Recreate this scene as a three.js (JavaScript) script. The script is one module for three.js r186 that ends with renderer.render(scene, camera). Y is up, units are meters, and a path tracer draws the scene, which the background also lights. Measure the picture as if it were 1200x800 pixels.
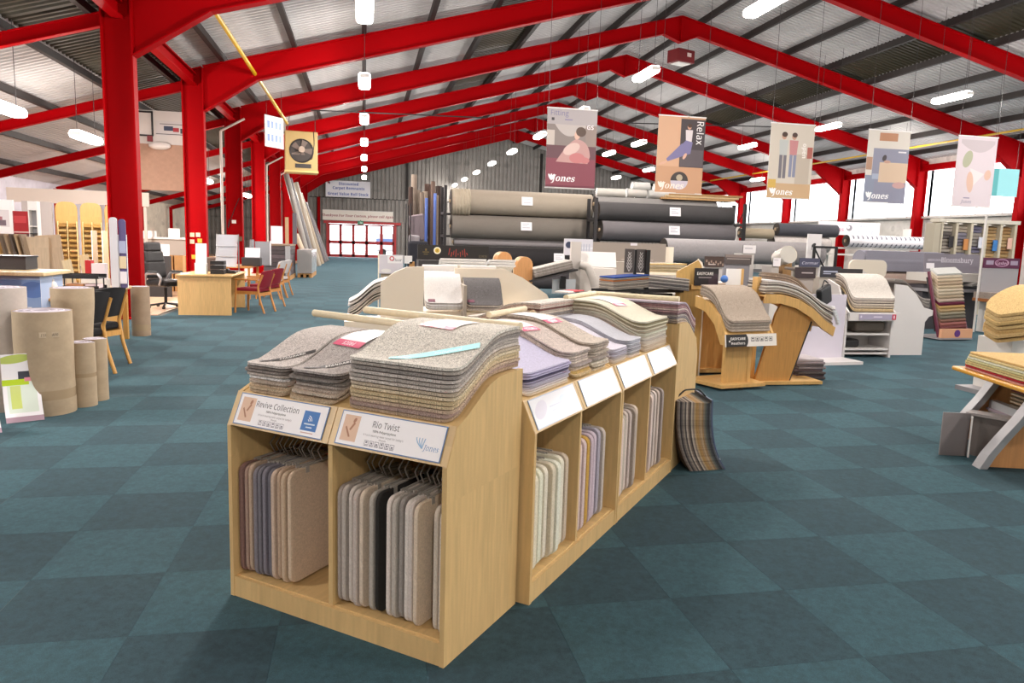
import * as THREE from 'three';
import { RoundedBoxGeometry } from 'three/addons/geometries/RoundedBoxGeometry.js';
import { mergeGeometries } from 'three/addons/utils/BufferGeometryUtils.js';
import { RectAreaLightUniformsLib } from 'three/addons/lights/RectAreaLightUniformsLib.js';

// ---------- camera, sky, exposure ----------
const CAM = { f: 860.4, phi: 0.2012, al: 0.1343, roll: 0.0304, h: 1.5 };
const scene = new THREE.Scene();
const camera = new THREE.PerspectiveCamera(2 * Math.atan(400 / CAM.f) * 180 / Math.PI, 1.5, 0.05, 250);
camera.rotation.order = 'YXZ';
camera.position.set(0, CAM.h, 0);
camera.rotation.set(-CAM.al, -CAM.phi, CAM.roll);
scene.background = new THREE.Color().setRGB(3.4, 3.5, 3.65);            // bright overcast sky
const renderer = new THREE.WebGLRenderer({ antialias: true });
renderer.toneMapping = THREE.LinearToneMapping;
renderer.toneMappingExposure = 1.85;
renderer.shadowMap.enabled = true;
RectAreaLightUniformsLib.init();
const LAMP_DOWN = 68, LAMP_UP = 6, LAMP_SIDE = 11.5, LAMP_COLOR = 0xfff6ee;

// ---------- helpers ----------
let seed = 7;
const rnd = () => { seed = (seed + 0x6D2B79F5) | 0; let t = Math.imul(seed ^ (seed >>> 15), 1 | seed); t = (t + Math.imul(t ^ (t >>> 7), 61 | t)) ^ t; return ((t ^ (t >>> 14)) >>> 0) / 4294967296; };
const rr = (a, b) => a + (b - a) * rnd();
const pick = (a) => a[Math.floor(rnd() * a.length)];
// a pixel of the 1200 x 800 frame -> direction (u to the right across the hall, h up, s along the hall)
function ray(x, y) {
  const x0 = x - 600, y0 = y - 400, c = Math.cos(CAM.roll), n = Math.sin(CAM.roll);
  const X = (x0 * c + y0 * n) / CAM.f, Y = -(-x0 * n + y0 * c) / CAM.f;
  const h = Y * Math.cos(CAM.al) - Math.sin(CAM.al), zf = Math.cos(CAM.al) + Y * Math.sin(CAM.al);
  return [zf * Math.sin(CAM.phi) + X * Math.cos(CAM.phi), h, zf * Math.cos(CAM.phi) - X * Math.sin(CAM.phi)];
}
const FL = (x, y, h = 0) => { const r = ray(x, y), t = (h - CAM.h) / r[1]; return [r[0] * t, r[2] * t]; };       // [u, s] at height h
const AS = (x, y, s) => { const r = ray(x, y), t = s / r[2]; return [r[0] * t, CAM.h + r[1] * t]; };              // [u, h] at distance s along the hall
const taken = {};
function numbered(n) { const k = taken[n] = (taken[n] ?? -1) + 1; return k ? n + '_' + String(k).padStart(3, '0') : n; }
function fin(o) { o.traverse((m) => { if (m.isMesh) { m.castShadow = true; m.receiveShadow = true; } }); return o; }
function tag(o, label, category, group, kind) { if (label) o.userData.label = label; if (category) o.userData.category = category; if (group) o.userData.group = group; if (kind) o.userData.kind = kind; return o; }
function thing(name, label, category, [u, y, s] = [0, 0, 0], turn = 0, group) {
  const g = new THREE.Group(); g.name = numbered(name); g.position.set(u, y, -s); g.rotation.y = turn; scene.add(g); return tag(g, label, category, group);
}
function struct(name) { const g = new THREE.Group(); g.name = name; scene.add(g); g.userData.kind = 'structure'; return g; }
const V = (x, y, z) => new THREE.Vector3(x, y, z);
function xf(g, x = 0, y = 0, z = 0, rx = 0, ry = 0, rz = 0) { if (rx) g.rotateX(rx); if (rz) g.rotateZ(rz); if (ry) g.rotateY(ry); return g.translate(x, y, z); }
const bx = (w, h, d, ...t) => xf(new THREE.BoxGeometry(w, h, d), ...t);
const rb = (w, h, d, r, ...t) => xf(new RoundedBoxGeometry(w, h, d, 2, r), ...t);
const cy = (r0, r1, h, n, ...t) => xf(new THREE.CylinderGeometry(r0, r1, h, n), ...t);
const sp = (r, n, ...t) => xf(new THREE.SphereGeometry(r, n, Math.max(6, n >> 1)), ...t);
const tube = (pts, r, n = 6, k) => new THREE.TubeGeometry(new THREE.CatmullRomCurve3(pts.map((p) => V(...p)), false, 'catmullrom', 0.15), k ?? pts.length * 4, r, n, false);
function bar(a, b, r, n = 6) { const A = V(...a), B = V(...b), d = B.clone().sub(A), g = new THREE.CylinderGeometry(r, r, d.length(), n); g.applyQuaternion(new THREE.Quaternion().setFromUnitVectors(V(0, 1, 0), d.clone().normalize())); return g.translate((A.x + B.x) / 2, (A.y + B.y) / 2, (A.z + B.z) / 2); }
function beam(a, b, w, h) { const A = V(...a), B = V(...b), d = B.clone().sub(A), g = new THREE.BoxGeometry(w, h, d.length()); const m = new THREE.Matrix4().lookAt(A, B, V(0, 1, 0)); g.applyMatrix4(m); return g.translate((A.x + B.x) / 2, (A.y + B.y) / 2, (A.z + B.z) / 2); }
function poly(pts) { const s = new THREE.Shape(); pts.forEach(([x, y], i) => i ? s.lineTo(x, y) : s.moveTo(x, y)); return s; }
const ext = (pts, d, bev = 0, ...t) => xf(new THREE.ExtrudeGeometry(pts instanceof THREE.Shape ? pts : poly(pts), { depth: d, bevelEnabled: bev > 0, bevelSize: bev, bevelThickness: bev, bevelSegments: 1, curveSegments: 8 }), ...t);
function rrect(w, h, r, x = -w / 2, y = 0) {
  const s = new THREE.Shape(); s.moveTo(x + r, y); s.lineTo(x + w - r, y); s.quadraticCurveTo(x + w, y, x + w, y + r); s.lineTo(x + w, y + h - r); s.quadraticCurveTo(x + w, y + h, x + w - r, y + h);
  s.lineTo(x + r, y + h); s.quadraticCurveTo(x, y + h, x, y + h - r); s.lineTo(x, y + r); s.quadraticCurveTo(x, y, x + r, y); return s;
}
const plain = (g) => { const q = g.index ? g.toNonIndexed() : g; for (const k of Object.keys(q.attributes)) if (!['position', 'normal', 'uv'].includes(k)) q.deleteAttribute(k); return q; };
const mg = (list) => { const l = [].concat(list).map(plain); return l.length === 1 ? l[0] : mergeGeometries(l); };
function muv(g) {                                                       // texture coordinates in metres, by the way each face points
  const p = g.attributes.position, n = g.attributes.normal, uv = new Float32Array(p.count * 2);
  for (let i = 0; i < p.count; i++) {
    const ax = Math.abs(n.getX(i)), ay = Math.abs(n.getY(i)), az = Math.abs(n.getZ(i));
    if (ay >= ax && ay >= az) { uv[2 * i] = p.getX(i); uv[2 * i + 1] = p.getZ(i); } else if (ax >= az) { uv[2 * i] = p.getZ(i); uv[2 * i + 1] = p.getY(i); } else { uv[2 * i] = p.getX(i); uv[2 * i + 1] = p.getY(i); }
  }
  g.setAttribute('uv', new THREE.BufferAttribute(uv, 2)); return g;
}
function mk(name, geos, mat, parent = scene, keepUV = false) {
  const g = mg(geos); if (!keepUV) muv(g);
  const m = new THREE.Mesh(g, mat); m.name = parent === scene ? numbered(name) : name; m.castShadow = m.receiveShadow = true; parent.add(m); return m;
}
function share(name, geo, mat, parent) { const m = new THREE.Mesh(geo, mat); m.name = parent === scene ? numbered(name) : name; m.castShadow = m.receiveShadow = true; parent.add(m); return m; }

// ---------- textures ----------
function noiseTex(n, rep, fn, srgb = true) {
  const d = new Uint8Array(n * n * 4);
  for (let y = 0; y < n; y++) for (let x = 0; x < n; x++) { const c = fn(x, y), v = Array.isArray(c) ? c : [c, c, c]; for (let k = 0; k < 3; k++) d[(y * n + x) * 4 + k] = Math.max(0, Math.min(255, v[k])); d[(y * n + x) * 4 + 3] = 255; }
  const t = new THREE.DataTexture(d, n, n); t.wrapS = t.wrapT = THREE.RepeatWrapping; t.magFilter = THREE.LinearFilter; t.minFilter = THREE.LinearMipmapLinearFilter; t.generateMipmaps = true;
  if (srgb) t.colorSpace = THREE.SRGBColorSpace; t.repeat.set(1 / rep, 1 / rep); t.needsUpdate = true; return t;
}
function lattice(n, cells) { const g = Array.from({ length: cells * cells }, rnd); return (x, y) => { const fx = x / n * cells, fy = y / n * cells, i = Math.floor(fx), j = Math.floor(fy), a = fx - i, b = fy - j, s = a * a * (3 - 2 * a), t = b * b * (3 - 2 * b), G = (p, q) => g[((q + cells) % cells) * cells + (p + cells) % cells]; return (G(i, j) * (1 - s) + G(i + 1, j) * s) * (1 - t) + (G(i, j + 1) * (1 - s) + G(i + 1, j + 1) * s) * t; }; }
const L8 = lattice(256, 8), L32 = lattice(256, 32), L64 = lattice(256, 64), L4 = lattice(256, 4);
const TX = {
  pile: noiseTex(256, 0.3, (x, y) => 222 + 22 * L64(x, y) + 24 * (rnd() - 0.5)),
  heather: noiseTex(256, 0.5, (x, y) => { const r = rnd(); const b = 212 + 26 * L64(x, y) + (r < 0.18 ? -88 : r > 0.75 ? 30 : 0); return [b, b * 0.99, b * 0.98]; }),
  floor: noiseTex(512, 0.9, (x, y) => 188 + 26 * L64(x / 2, y / 2) + 26 * L32(x / 2, y / 2) + 60 * (rnd() - 0.5)),
  wood: noiseTex(256, 0.6, (x, y) => { const v = 226 + 16 * L64(x * 1.0, y / 12) + 12 * L32(x, y / 20) + 7 * (rnd() - 0.5); return [v, v * 0.985, v * 0.95]; }),
  dirt: noiseTex(256, 3.1, (x, y) => 222 + 24 * L8(x, y) + 12 * L32(x, y) - (L8(y, x) > 0.8 ? 22 : 0)),
  roof: noiseTex(256, 4.3, (x, y) => 214 + 26 * L8(x, y) + 14 * L32(x, y) + 8 * (rnd() - 0.5)),
  paper: noiseTex(256, 0.5, (x, y) => { const v = 232 + 12 * L8(x, y) + 8 * L32(x, y) + 6 * (rnd() - 0.5); return [v, v * 0.99, v * 0.97]; }),
};
TX.bump = noiseTex(256, 0.12, () => 255 * rnd(), false);
TX.bumpBig = noiseTex(256, 0.5, (x, y) => 255 * (0.6 * L64(x, y) + 0.4 * rnd()), false);
const mats = {};
function mat(color, o = {}) { const k = color + JSON.stringify(o, (q, v) => v?.isTexture ? v.uuid : v); return mats[k] ??= new THREE.MeshStandardMaterial({ color, roughness: 0.6, ...o }); }
const bright = (c) => { const q = new THREE.Color(c).multiplyScalar(1.15); return '#' + q.setRGB(Math.min(0.92, q.r), Math.min(0.92, q.g), Math.min(0.92, q.b)).getHexString(); };
const carpet = (c) => mat(bright(c), { roughness: 1, map: TX.pile, bumpMap: TX.bump, bumpScale: 0.00008 });
const fleck = (c) => mat(bright(c), { roughness: 1, map: TX.heather, bumpMap: TX.bump, bumpScale: 0.0001 });
const MT = {
  maple: mat('#e4c48e', { roughness: 0.42, map: TX.wood }), oak: mat('#d6a35c', { roughness: 0.4, map: TX.wood }), beech: mat('#dda75a', { roughness: 0.38, map: TX.wood }), cream: mat('#fff4e0', { roughness: 0.45 }),
  red: new THREE.MeshPhysicalMaterial({ color: '#980208', roughness: 0.55, specularIntensity: 0.08 }), redTrim: mat('#b01219', { roughness: 0.4 }), purlin: mat('#231d1b', { roughness: 0.7, map: TX.dirt }), roofSheet: mat('#c6c4c4', { roughness: 0.75, map: TX.roof }),
  rooflight: mat('#352f1e', { roughness: 0.6, map: TX.dirt }), clad: mat('#8f8b86', { roughness: 0.5, map: TX.dirt }), white: mat('#f1efec', { roughness: 0.5 }), offwhite: mat('#dedbd6', { roughness: 0.6 }),
  black: mat('#141315', { roughness: 0.45 }), dark: mat('#2b2829', { roughness: 0.5 }), grey: mat('#8c8a8d', { roughness: 0.5 }), steel: mat('#9a9a9c', { roughness: 0.35, metalness: 0.8 }), chrome: mat('#cfcfd2', { roughness: 0.2, metalness: 1 }),
  kraft: mat('#b9a488', { roughness: 0.8, map: TX.paper }), paperRoll: mat('#b8a68d', { roughness: 0.75, map: TX.paper }), card: mat('#b98c58', { roughness: 0.8, map: TX.paper }), glass: new THREE.MeshPhysicalMaterial({ color: 0xffffff, roughness: 0.02, transmission: 1, thickness: 0, ior: 1.45 }),
  film: new THREE.MeshPhysicalMaterial({ color: '#eef0f2', roughness: 0.22, transmission: 0.72, thickness: 0, ior: 1.3 }), yellow: mat('#c9a01c', { roughness: 0.4 }), leather: mat('#1a1718', { roughness: 0.42, bumpMap: TX.bumpBig, bumpScale: 0.003 }), redFabric: mat('#8d1028', { roughness: 0.95, map: TX.pile }),
  blackFabric: mat('#1b1a1d', { roughness: 0.95, map: TX.pile }),
};
function canvas(w, h, draw) { const c = document.createElement('canvas'); c.width = w; c.height = h; const g = c.getContext('2d'); g.fillStyle = '#fff'; g.fillRect(0, 0, w, h); draw(g, w, h); const t = new THREE.CanvasTexture(c); t.colorSpace = THREE.SRGBColorSpace; t.generateMipmaps = true; t.minFilter = THREE.LinearMipmapLinearFilter; return t; }
const print = (t, o = {}) => new THREE.MeshStandardMaterial({ map: t, roughness: 0.5, ...o });
// a flat printed board: a thin box whose front (+z) wears the print
function board(name, w, h, t, tex, parent, at = [0, 0, 0], rot = [0, 0, 0], edge = MT.white, opt) {
  const g = new THREE.BoxGeometry(w, h, t), m = new THREE.Mesh(g, [edge, edge, edge, edge, tex.isTexture ? print(tex, opt) : tex, edge]);
  m.name = parent === scene ? numbered(name) : name; m.position.set(...at); m.rotation.set(...rot); m.castShadow = m.receiveShadow = true; parent.add(m); return m;
}
function txt(g, s, x, y, px, color, font = 'sans-serif', align = 'center', weight = '') { g.fillStyle = color; g.font = `${weight} ${px}px ${font}`.trim(); g.textAlign = align; g.textBaseline = 'middle'; g.fillText(s, x, y); }

// ---------- the hall ----------
const BAY = 5.45, S0 = 13.64, frameS = (i) => S0 + BAY * (i - 1);         // frames i = -3 ... 9; frame 9 stands at the far gable
const RIDGE = 10.52, RH = 9.24, LS = 0.272, RS = 0.24, LW = -11.25, RW = 25.5, S_FAR = frameS(9) + 0.15, S_NEAR = -9;
const topH = (u) => u < -4.2 ? 5.0 - 0.297 * (-4.2 - u) : u < RIDGE ? RH - LS * (RIDGE - u) : RH - RS * (u - RIDGE);   // top of the rafters
// floor of half-metre carpet tiles laid chequerwise
{
  const fl = struct('floor');
  mk('floor_slab', [bx(RW - LW + 0.8, 0.2, S_FAR - S_NEAR + 0.8, (RW + LW) / 2, -0.108, -(S_FAR + S_NEAR) / 2)], mat('#5c5c58', { roughness: 0.9 }), fl);
  const T = 0.54, cols = ['#2b4a54', '#345963'], tm = cols.map((c) => new THREE.MeshPhysicalMaterial({ color: c, roughness: 1, map: TX.floor, bumpMap: TX.bump, bumpScale: 0.00008, sheen: 0.45, sheenColor: new THREE.Color('#78b4cc'), sheenRoughness: 0.5 }));
  const g1 = muv(plain(bx(T - 0.001, 0.008, T - 0.001))), list = [];
  const lam = (u, s) => u < -3.62 && s > 14.2;
  for (let i = -24; i < 45; i++) for (let j = -21; j < 102; j++) {
    const u = 1.3 + T * (i + 0.5), s = 2.25 + T * (j + 0.5); if (u < LW || u > RW || s < S_NEAR || s > S_FAR || lam(u, s)) continue;
    list.push([u, s, ((i + j) % 2 + 2) % 2, Math.hypot(u, s)]);
  }
  const vis = (u, s) => { const a = Math.atan2(u, s) - CAM.phi; return s > 1.4 && a > -0.64 && a < 0.64; };
  list.sort((p, q) => p[3] - q[3]);
  const near = list.filter((p) => vis(p[0], p[1])).slice(0, 300), set = new Set(near);
  for (const [u, s, k] of near) { const m = share('carpet_tile', g1, tm[k], fl); m.position.set(u, -0.004, -s); m.rotation.y = k * Math.PI / 2; }
  const geos = []; const C = cols.map((c) => new THREE.Color(c)), colr = [];
  for (const p of list) if (!set.has(p)) { const g = plain(new THREE.PlaneGeometry(T - 0.001, T - 0.001).rotateX(-Math.PI / 2)); g.translate(p[0], 0, -p[1]); geos.push(g); for (let q = 0; q < 6; q++) colr.push(...C[p[2]].toArray()); }
  const far = muv(mergeGeometries(geos)); far.setAttribute('color', new THREE.Float32BufferAttribute(colr, 3));
  const fm = new THREE.Mesh(far, new THREE.MeshPhysicalMaterial({ vertexColors: true, roughness: 1, map: TX.floor, sheen: 0.45, sheenColor: new THREE.Color('#78b4cc'), sheenRoughness: 0.5 })); fm.name = 'carpet_tile_field'; fm.userData.kind = 'stuff'; fm.receiveShadow = fm.castShadow = true; fl.add(fm);
  // pale laminate boards in the side aisle
  const lm = [mat('#d8b8a0', { roughness: 0.35, map: TX.wood }), mat('#d2b198', { roughness: 0.35, map: TX.wood })], lg = muv(plain(bx(0.19, 0.012, 1.25)));
  const rest = [];
  for (let i = 0; i < 38; i++) for (let j = 0; j < 34; j++) {
    const u = -3.76 - i * 0.192, s = 14.86 + j * 1.252 + (i % 3) * 0.4; if (u < LW || s > S_FAR - 0.7) continue;
    if (s < 20.5 && i < 12) { const m = share('floor_plank', lg, lm[(i + j) % 2], fl); m.position.set(u, 0, -s); } else rest.push(bx(0.19, 0.012, 1.25, u, 0, -s));
  }
  mk('floor_plank_field', rest, lm[0], fl).userData.kind = 'stuff';
}
// portal frames
const FW = 0.22;
function iSection(outline, flanges, w = FW, tk = 0.028) {                  // a web plate cut to an outline, with flange strips along polylines
  const g = [ext(outline, 0.02, 0, 0, 0, -0.01)];
  for (const fl of flanges) for (let i = 0; i + 1 < fl.length; i++) { const a = fl[i], b = fl[i + 1]; g.push(beam([a[0], a[1], 0], [b[0], b[1], 0], w, tk)); }
  return g;
}
function beamV(a, b, w, tk) { return beam([a[0], a[1], 0], [b[0] + 1e-4, b[1], 0], w, tk); }
for (let i = -2; i <= 8; i++) {
  const fr = thing('steel_frame', 'red painted steel portal frame spanning the hall roof', 'steel frame', [0, 0, frameS(i)], 0, 'red steel portal frames'); fr.userData.kind = 'structure';
  const col = (u0, u1, hi, h1) => [ext([[u0 + 0.03, 0], [u1 - 0.03, 0], [u1 - 0.03, h1 - 0.04], [u0 + 0.03, hi - 0.04]], 0.02, 0, 0, 0, -0.01), bx(0.028, hi, FW, u0 + 0.014, hi / 2, 0), bx(0.028, h1 - 0.03, FW, u1 - 0.014, (h1 - 0.03) / 2, 0), beam([u0 + 0.03, hi - 0.02, 0], [u1 - 0.03, h1 - 0.02, 0], FW, 0.028), bx(u1 - u0 + 0.1, 0.03, FW + 0.14, (u0 + u1) / 2, 0.015, 0)];
  mk('column', col(-4.2, -3.72, topH(-4.19), topH(-3.72)), MT.red, fr); mk('column', col(24.76, 25.24, topH(24.76), topH(25.24)), MT.red, fr);
  const D = 0.45;
  const Lb = [[-3.719, 4.35], [-2.5, 5.15], [9.9, topH(9.9) - D], [RIDGE, RH - 0.85]], Lt = [[-3.719, topH(-3.72)], [RIDGE, RH]];
  mk('rafter', iSection([...Lb, ...Lt.slice().reverse()], [Lb, Lt]), MT.red, fr);
  const Rb = [[24.759, 4.5], [23.2, topH(23.2) - D - 0.08], [11.15, topH(11.15) - D], [RIDGE, RH - 0.85]], Rt = [[24.759, topH(24.76)], [RIDGE, RH]];
  mk('rafter', iSection([...Rb, ...Rt.slice().reverse()], [Rb, Rt]), MT.red, fr);
  mk('apex_plate', [bx(0.03, 0.86, FW, RIDGE, RH - 0.43, 0)], MT.red, fr);
  const lt = [[-4.2, topH(-4.21)], [-11.0, topH(-11.0)]], lb = lt.map(([u, h]) => [u, h - 0.21]);
  mk('lean_to_rafter', iSection([...lb, ...lt.slice().reverse()], [lb, lt], 0.12, 0.016), MT.red, fr);
  mk('lean_to_post', [bx(0.16, topH(-11) - 0.05, 0.1, -11.0, topH(-11) / 2 - 0.02, 0)], MT.red, fr);
}
// purlins, eaves beams, roof sheets
const roof = struct('ceiling');
{
  const z0 = -S_NEAR, len = S_FAR - S_NEAR, zc = -(S_FAR + S_NEAR) / 2;
  const pur = (u, m = MT.purlin, w = 0.07, h = 0.2) => { const sl = u < -4.2 ? 0.297 : u < RIDGE ? LS : -RS; mk('purlin', [bx(w, h, len, u, topH(u) + 0.015 + h / 2, zc), bx(w * 1.6, 0.012, len, u + 0.02, topH(u) + 0.02, zc)], m, roof).userData.label = 'dark painted roof purlin'; };
  for (let k = -2; k <= 6; k++) { const u = 14.55 + 1.63 * k; if (u > RIDGE) pur(u); }
  for (let k = 0; k < 9; k++) { const u = 9.75 - 1.63 * k; if (u > -4) pur(u); }
  for (const u of [-4.4, -5.64, -7.05, -8.6, -10.1]) pur(u, MT.purlin, 0.06, 0.16);
  for (const [u, h] of [[-3.95, 5.18], [25.0, 5.52]]) mk('eaves_beam', [bx(0.18, 0.03, len, u, h, zc), bx(0.18, 0.03, len, u, h - 0.24, zc), bx(0.02, 0.24, len, u, h - 0.12, zc)], MT.red, roof);
  const sheet = (u0, u1, s0, s1, m, name) => {                          // a corrugated sheet, ribs down the slope
    const P = 0.18, prof = [[0, 0], [0.32, 0], [0.42, 1], [0.9, 1]], xs = []; for (let s = s0; s < s1 - 1e-3; s += P) for (const [a, b] of prof) if (s + a * P < s1) xs.push([s + a * P, b * 0.035]); xs.push([s1, 0]);
    const pos = [], idx = []; const rows = [u0, u1];
    for (const u of rows) for (const [s, b] of xs) pos.push(u, topH(u === -4.2 ? (u0 < -4.3 || u1 < -4.3 ? -4.2001 : -4.199) : u) + 0.22 + b, -s);
    const n = xs.length; for (let k = 0; k + 1 < n; k++) idx.push(k, k + 1, n + k, k + 1, n + k + 1, n + k);
    const g = new THREE.BufferGeometry(); g.setAttribute('position', new THREE.Float32BufferAttribute(pos, 3)); g.setIndex(idx); const q = g.toNonIndexed(); q.computeVertexNormals(); q.setAttribute('uv', new THREE.Float32BufferAttribute(new Float32Array(q.attributes.position.count * 2), 2));
    m.side = THREE.DoubleSide; const o = mk(name, [q], m, roof); return o;
  };
  for (let i = -3; i <= 8; i++) {
    const s0 = Math.max(S_NEAR, frameS(i)), s1 = Math.min(S_FAR, frameS(i + 1)); if (s1 - s0 < 0.1) continue;
    sheet(-4.2, 3.22, s0, s1, MT.roofSheet, 'roof_sheet'); sheet(3.22, 4.86, s0, s1, MT.rooflight, 'rooflight'); sheet(4.86, RIDGE, s0, s1, MT.roofSheet, 'roof_sheet');
    sheet(RIDGE, 16.18, s0, s1, MT.roofSheet, 'roof_sheet'); sheet(16.18, 17.81, s0, s1, MT.rooflight, 'rooflight'); sheet(17.81, RW, s0, s1, MT.roofSheet, 'roof_sheet');
    sheet(-5.64, -4.2, s0, s1, MT.rooflight, 'rooflight'); sheet(LW, -5.64, s0, s1, MT.roofSheet, 'roof_sheet');
  }
  const skin = (u0, u1, a, b) => ext([[u0, a + 0.3], [u1, b + 0.3], [u1, b + 0.38], [u0, a + 0.38]], len + 0.6, 0, 0, 0, -S_FAR - 0.3);
  mk('roof_outer_skin', [skin(-4.2, RIDGE, topH(-4.19), RH), skin(RIDGE, RW + 0.4, RH, topH(RW + 0.4)), skin(LW - 0.4, -4.2, topH(LW - 0.4), topH(-4.21)), bx(0.06, 0.45, len + 0.6, -4.2, 5.45, zc)], mat('#6f6d6a'), roof);
}
// walls
{
  const len = S_FAR - S_NEAR, zc = -(S_FAR + S_NEAR) / 2, gab = (u0, u1, b, z, pitch, m, name, parent, slopeTop = 0.2, off = 0) => {   // vertical ribbed cladding up to the roof, thickness 6 cm
    const pts = []; for (let u = u0; u < u1 - 1e-6; u += pitch) for (const [a, d] of [[0, 0], [0.3, 0], [0.36, 0.075], [0.92, 0.075]]) if (u + a * pitch < u1) pts.push([u + a * pitch, d]); pts.push([u1, 0]);
    const top = (u) => typeof slopeTop === 'function' ? slopeTop(u) : topH(u) + slopeTop, q = [];
    for (let k = 0; k + 1 < pts.length; k++) { const [a, da] = pts[k], [c, dc] = pts[k + 1], ha = top(a), hc = top(c), za = z + off + da, zb = z + off + dc; q.push(a, b, za, c, b, zb, c, hc, zb, a, b, za, c, hc, zb, a, ha, za); }
    const g = new THREE.BufferGeometry(); g.setAttribute('position', new THREE.Float32BufferAttribute(q, 3)); g.computeVertexNormals(); g.setAttribute('uv', new THREE.Float32BufferAttribute(new Float32Array(q.length / 3 * 2), 2));
    m.side = THREE.DoubleSide; return mk(name, [g], m, parent);
  };
  const wf = struct('wall_far'), z = -S_FAR;
  gab(LW, -2.75, 0, z, 0.3, MT.clad, 'cladding_panel', wf, () => 2.75); gab(2.4, RW, 0, z, 0.3, MT.clad, 'cladding_panel', wf, () => 2.75);
  gab(LW, 2.9, 2.7, z, 0.3, MT.clad, 'cladding_panel', wf, (u) => Math.min(4.5, topH(u) + 0.2)); gab(2.9, RW, 2.7, z, 0.3, MT.clad, 'cladding_panel', wf, (u) => 4.5);
  gab(-4.2, RIDGE, 4.42, z, 0.3, MT.clad, 'cladding_panel', wf, 0.2, 0.05); gab(RIDGE, RW, 4.42, z, 0.3, MT.clad, 'cladding_panel', wf, 0.2, 0.05);
  mk('backing', [bx(RW - LW, 7, 0.1, (RW + LW) / 2, 6.26, z - 0.1), bx(-2.75 - LW, 2.8, 0.1, (LW - 2.75) / 2, 1.4, z - 0.1), bx(RW - 2.4, 2.8, 0.1, (RW + 2.4) / 2, 1.4, z - 0.1)], mat('#77736d'), wf);
  mk('sheeting_rail', [bx(RW + 4, 0.08, 0.05, (RW - 4) / 2, 4.42, z + 0.06)], MT.purlin, wf);
  mk('gable_post', [bx(0.16, 4.2, 0.2, 3.2, 6.6, z + 0.16)], MT.purlin, wf); mk('gable_post', [bx(0.16, 4, 0.2, 13.6, 6.4, z + 0.16)], MT.purlin, wf); mk('gable_post', [bx(0.2, 4.4, 0.2, -3.3, 2.2, z + 0.2)], MT.red, wf);
  const wl = struct('wall_left');
  mk('wall_panel', [bx(0.2, 3.3, 36 - S_NEAR, LW - 0.1, 1.65, -(36 + S_NEAR) / 2)], mat('#c9c8d4', { roughness: 0.85, map: TX.dirt }), wl);
  mk('wall_panel', [bx(0.2, 3.3, S_FAR - 36, LW - 0.1, 1.65, -(36 + S_FAR) / 2)], mat('#e5dccb', { roughness: 0.85, map: TX.dirt }), wl);
  const wn = struct('wall_near'); mk('wall_panel', [ext([[LW, 0], [RW, 0], [RW, topH(RW) + 0.2], [RIDGE, RH + 0.2], [-4.2, topH(-4.19) + 0.2], [-4.2, 5.2], [LW, topH(LW) + 0.2]], 0.2, 0, 0, 0, -S_NEAR)], mat('#cfccc6', { roughness: 0.8 }), wn);
  // right wall: panelled below, a band of glazing above
  const wr = struct('wall_right'), lo = mat('#d9d5cf', { roughness: 0.7, map: TX.dirt });
  mk('lower_wall', [bx(0.2, 3.2, len, RW + 0.1, 1.6, zc)], lo, wr); mk('window_ledge', [bx(0.35, 0.09, len, RW - 0.12, 3.2, zc)], mat('#b9b6b2'), wr); mk('head_wall', [bx(0.2, 0.7, len, RW + 0.1, 5.72, zc)], lo, wr);
  for (let i = -3; i <= 8; i++) {
    const s0 = Math.max(S_NEAR, frameS(i)) , s1 = Math.min(S_FAR, frameS(i + 1)), w = s1 - s0, n = 4; if (w < 1) continue;
    const win = struct('window_' + (i + 4)), fm = MT.white, gs = [];
    for (let k = 0; k <= n; k++) gs.push(bx(0.09, 2.2, 0.07, RW + 0.08, 4.3, -(s0 + w * k / n)));
    gs.push(bx(0.09, 0.07, w, RW + 0.08, 3.25, -(s0 + w / 2)), bx(0.09, 0.07, w, RW + 0.08, 5.36, -(s0 + w / 2)));
    mk('window_frame', gs, fm, win); for (let k = 0; k < n; k++) mk('pane', [bx(0.008, 2.05, w / n - 0.08, RW + 0.08, 4.3, -(s0 + w * (k + 0.5) / n))], MT.glass, win);
  }
}
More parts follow.
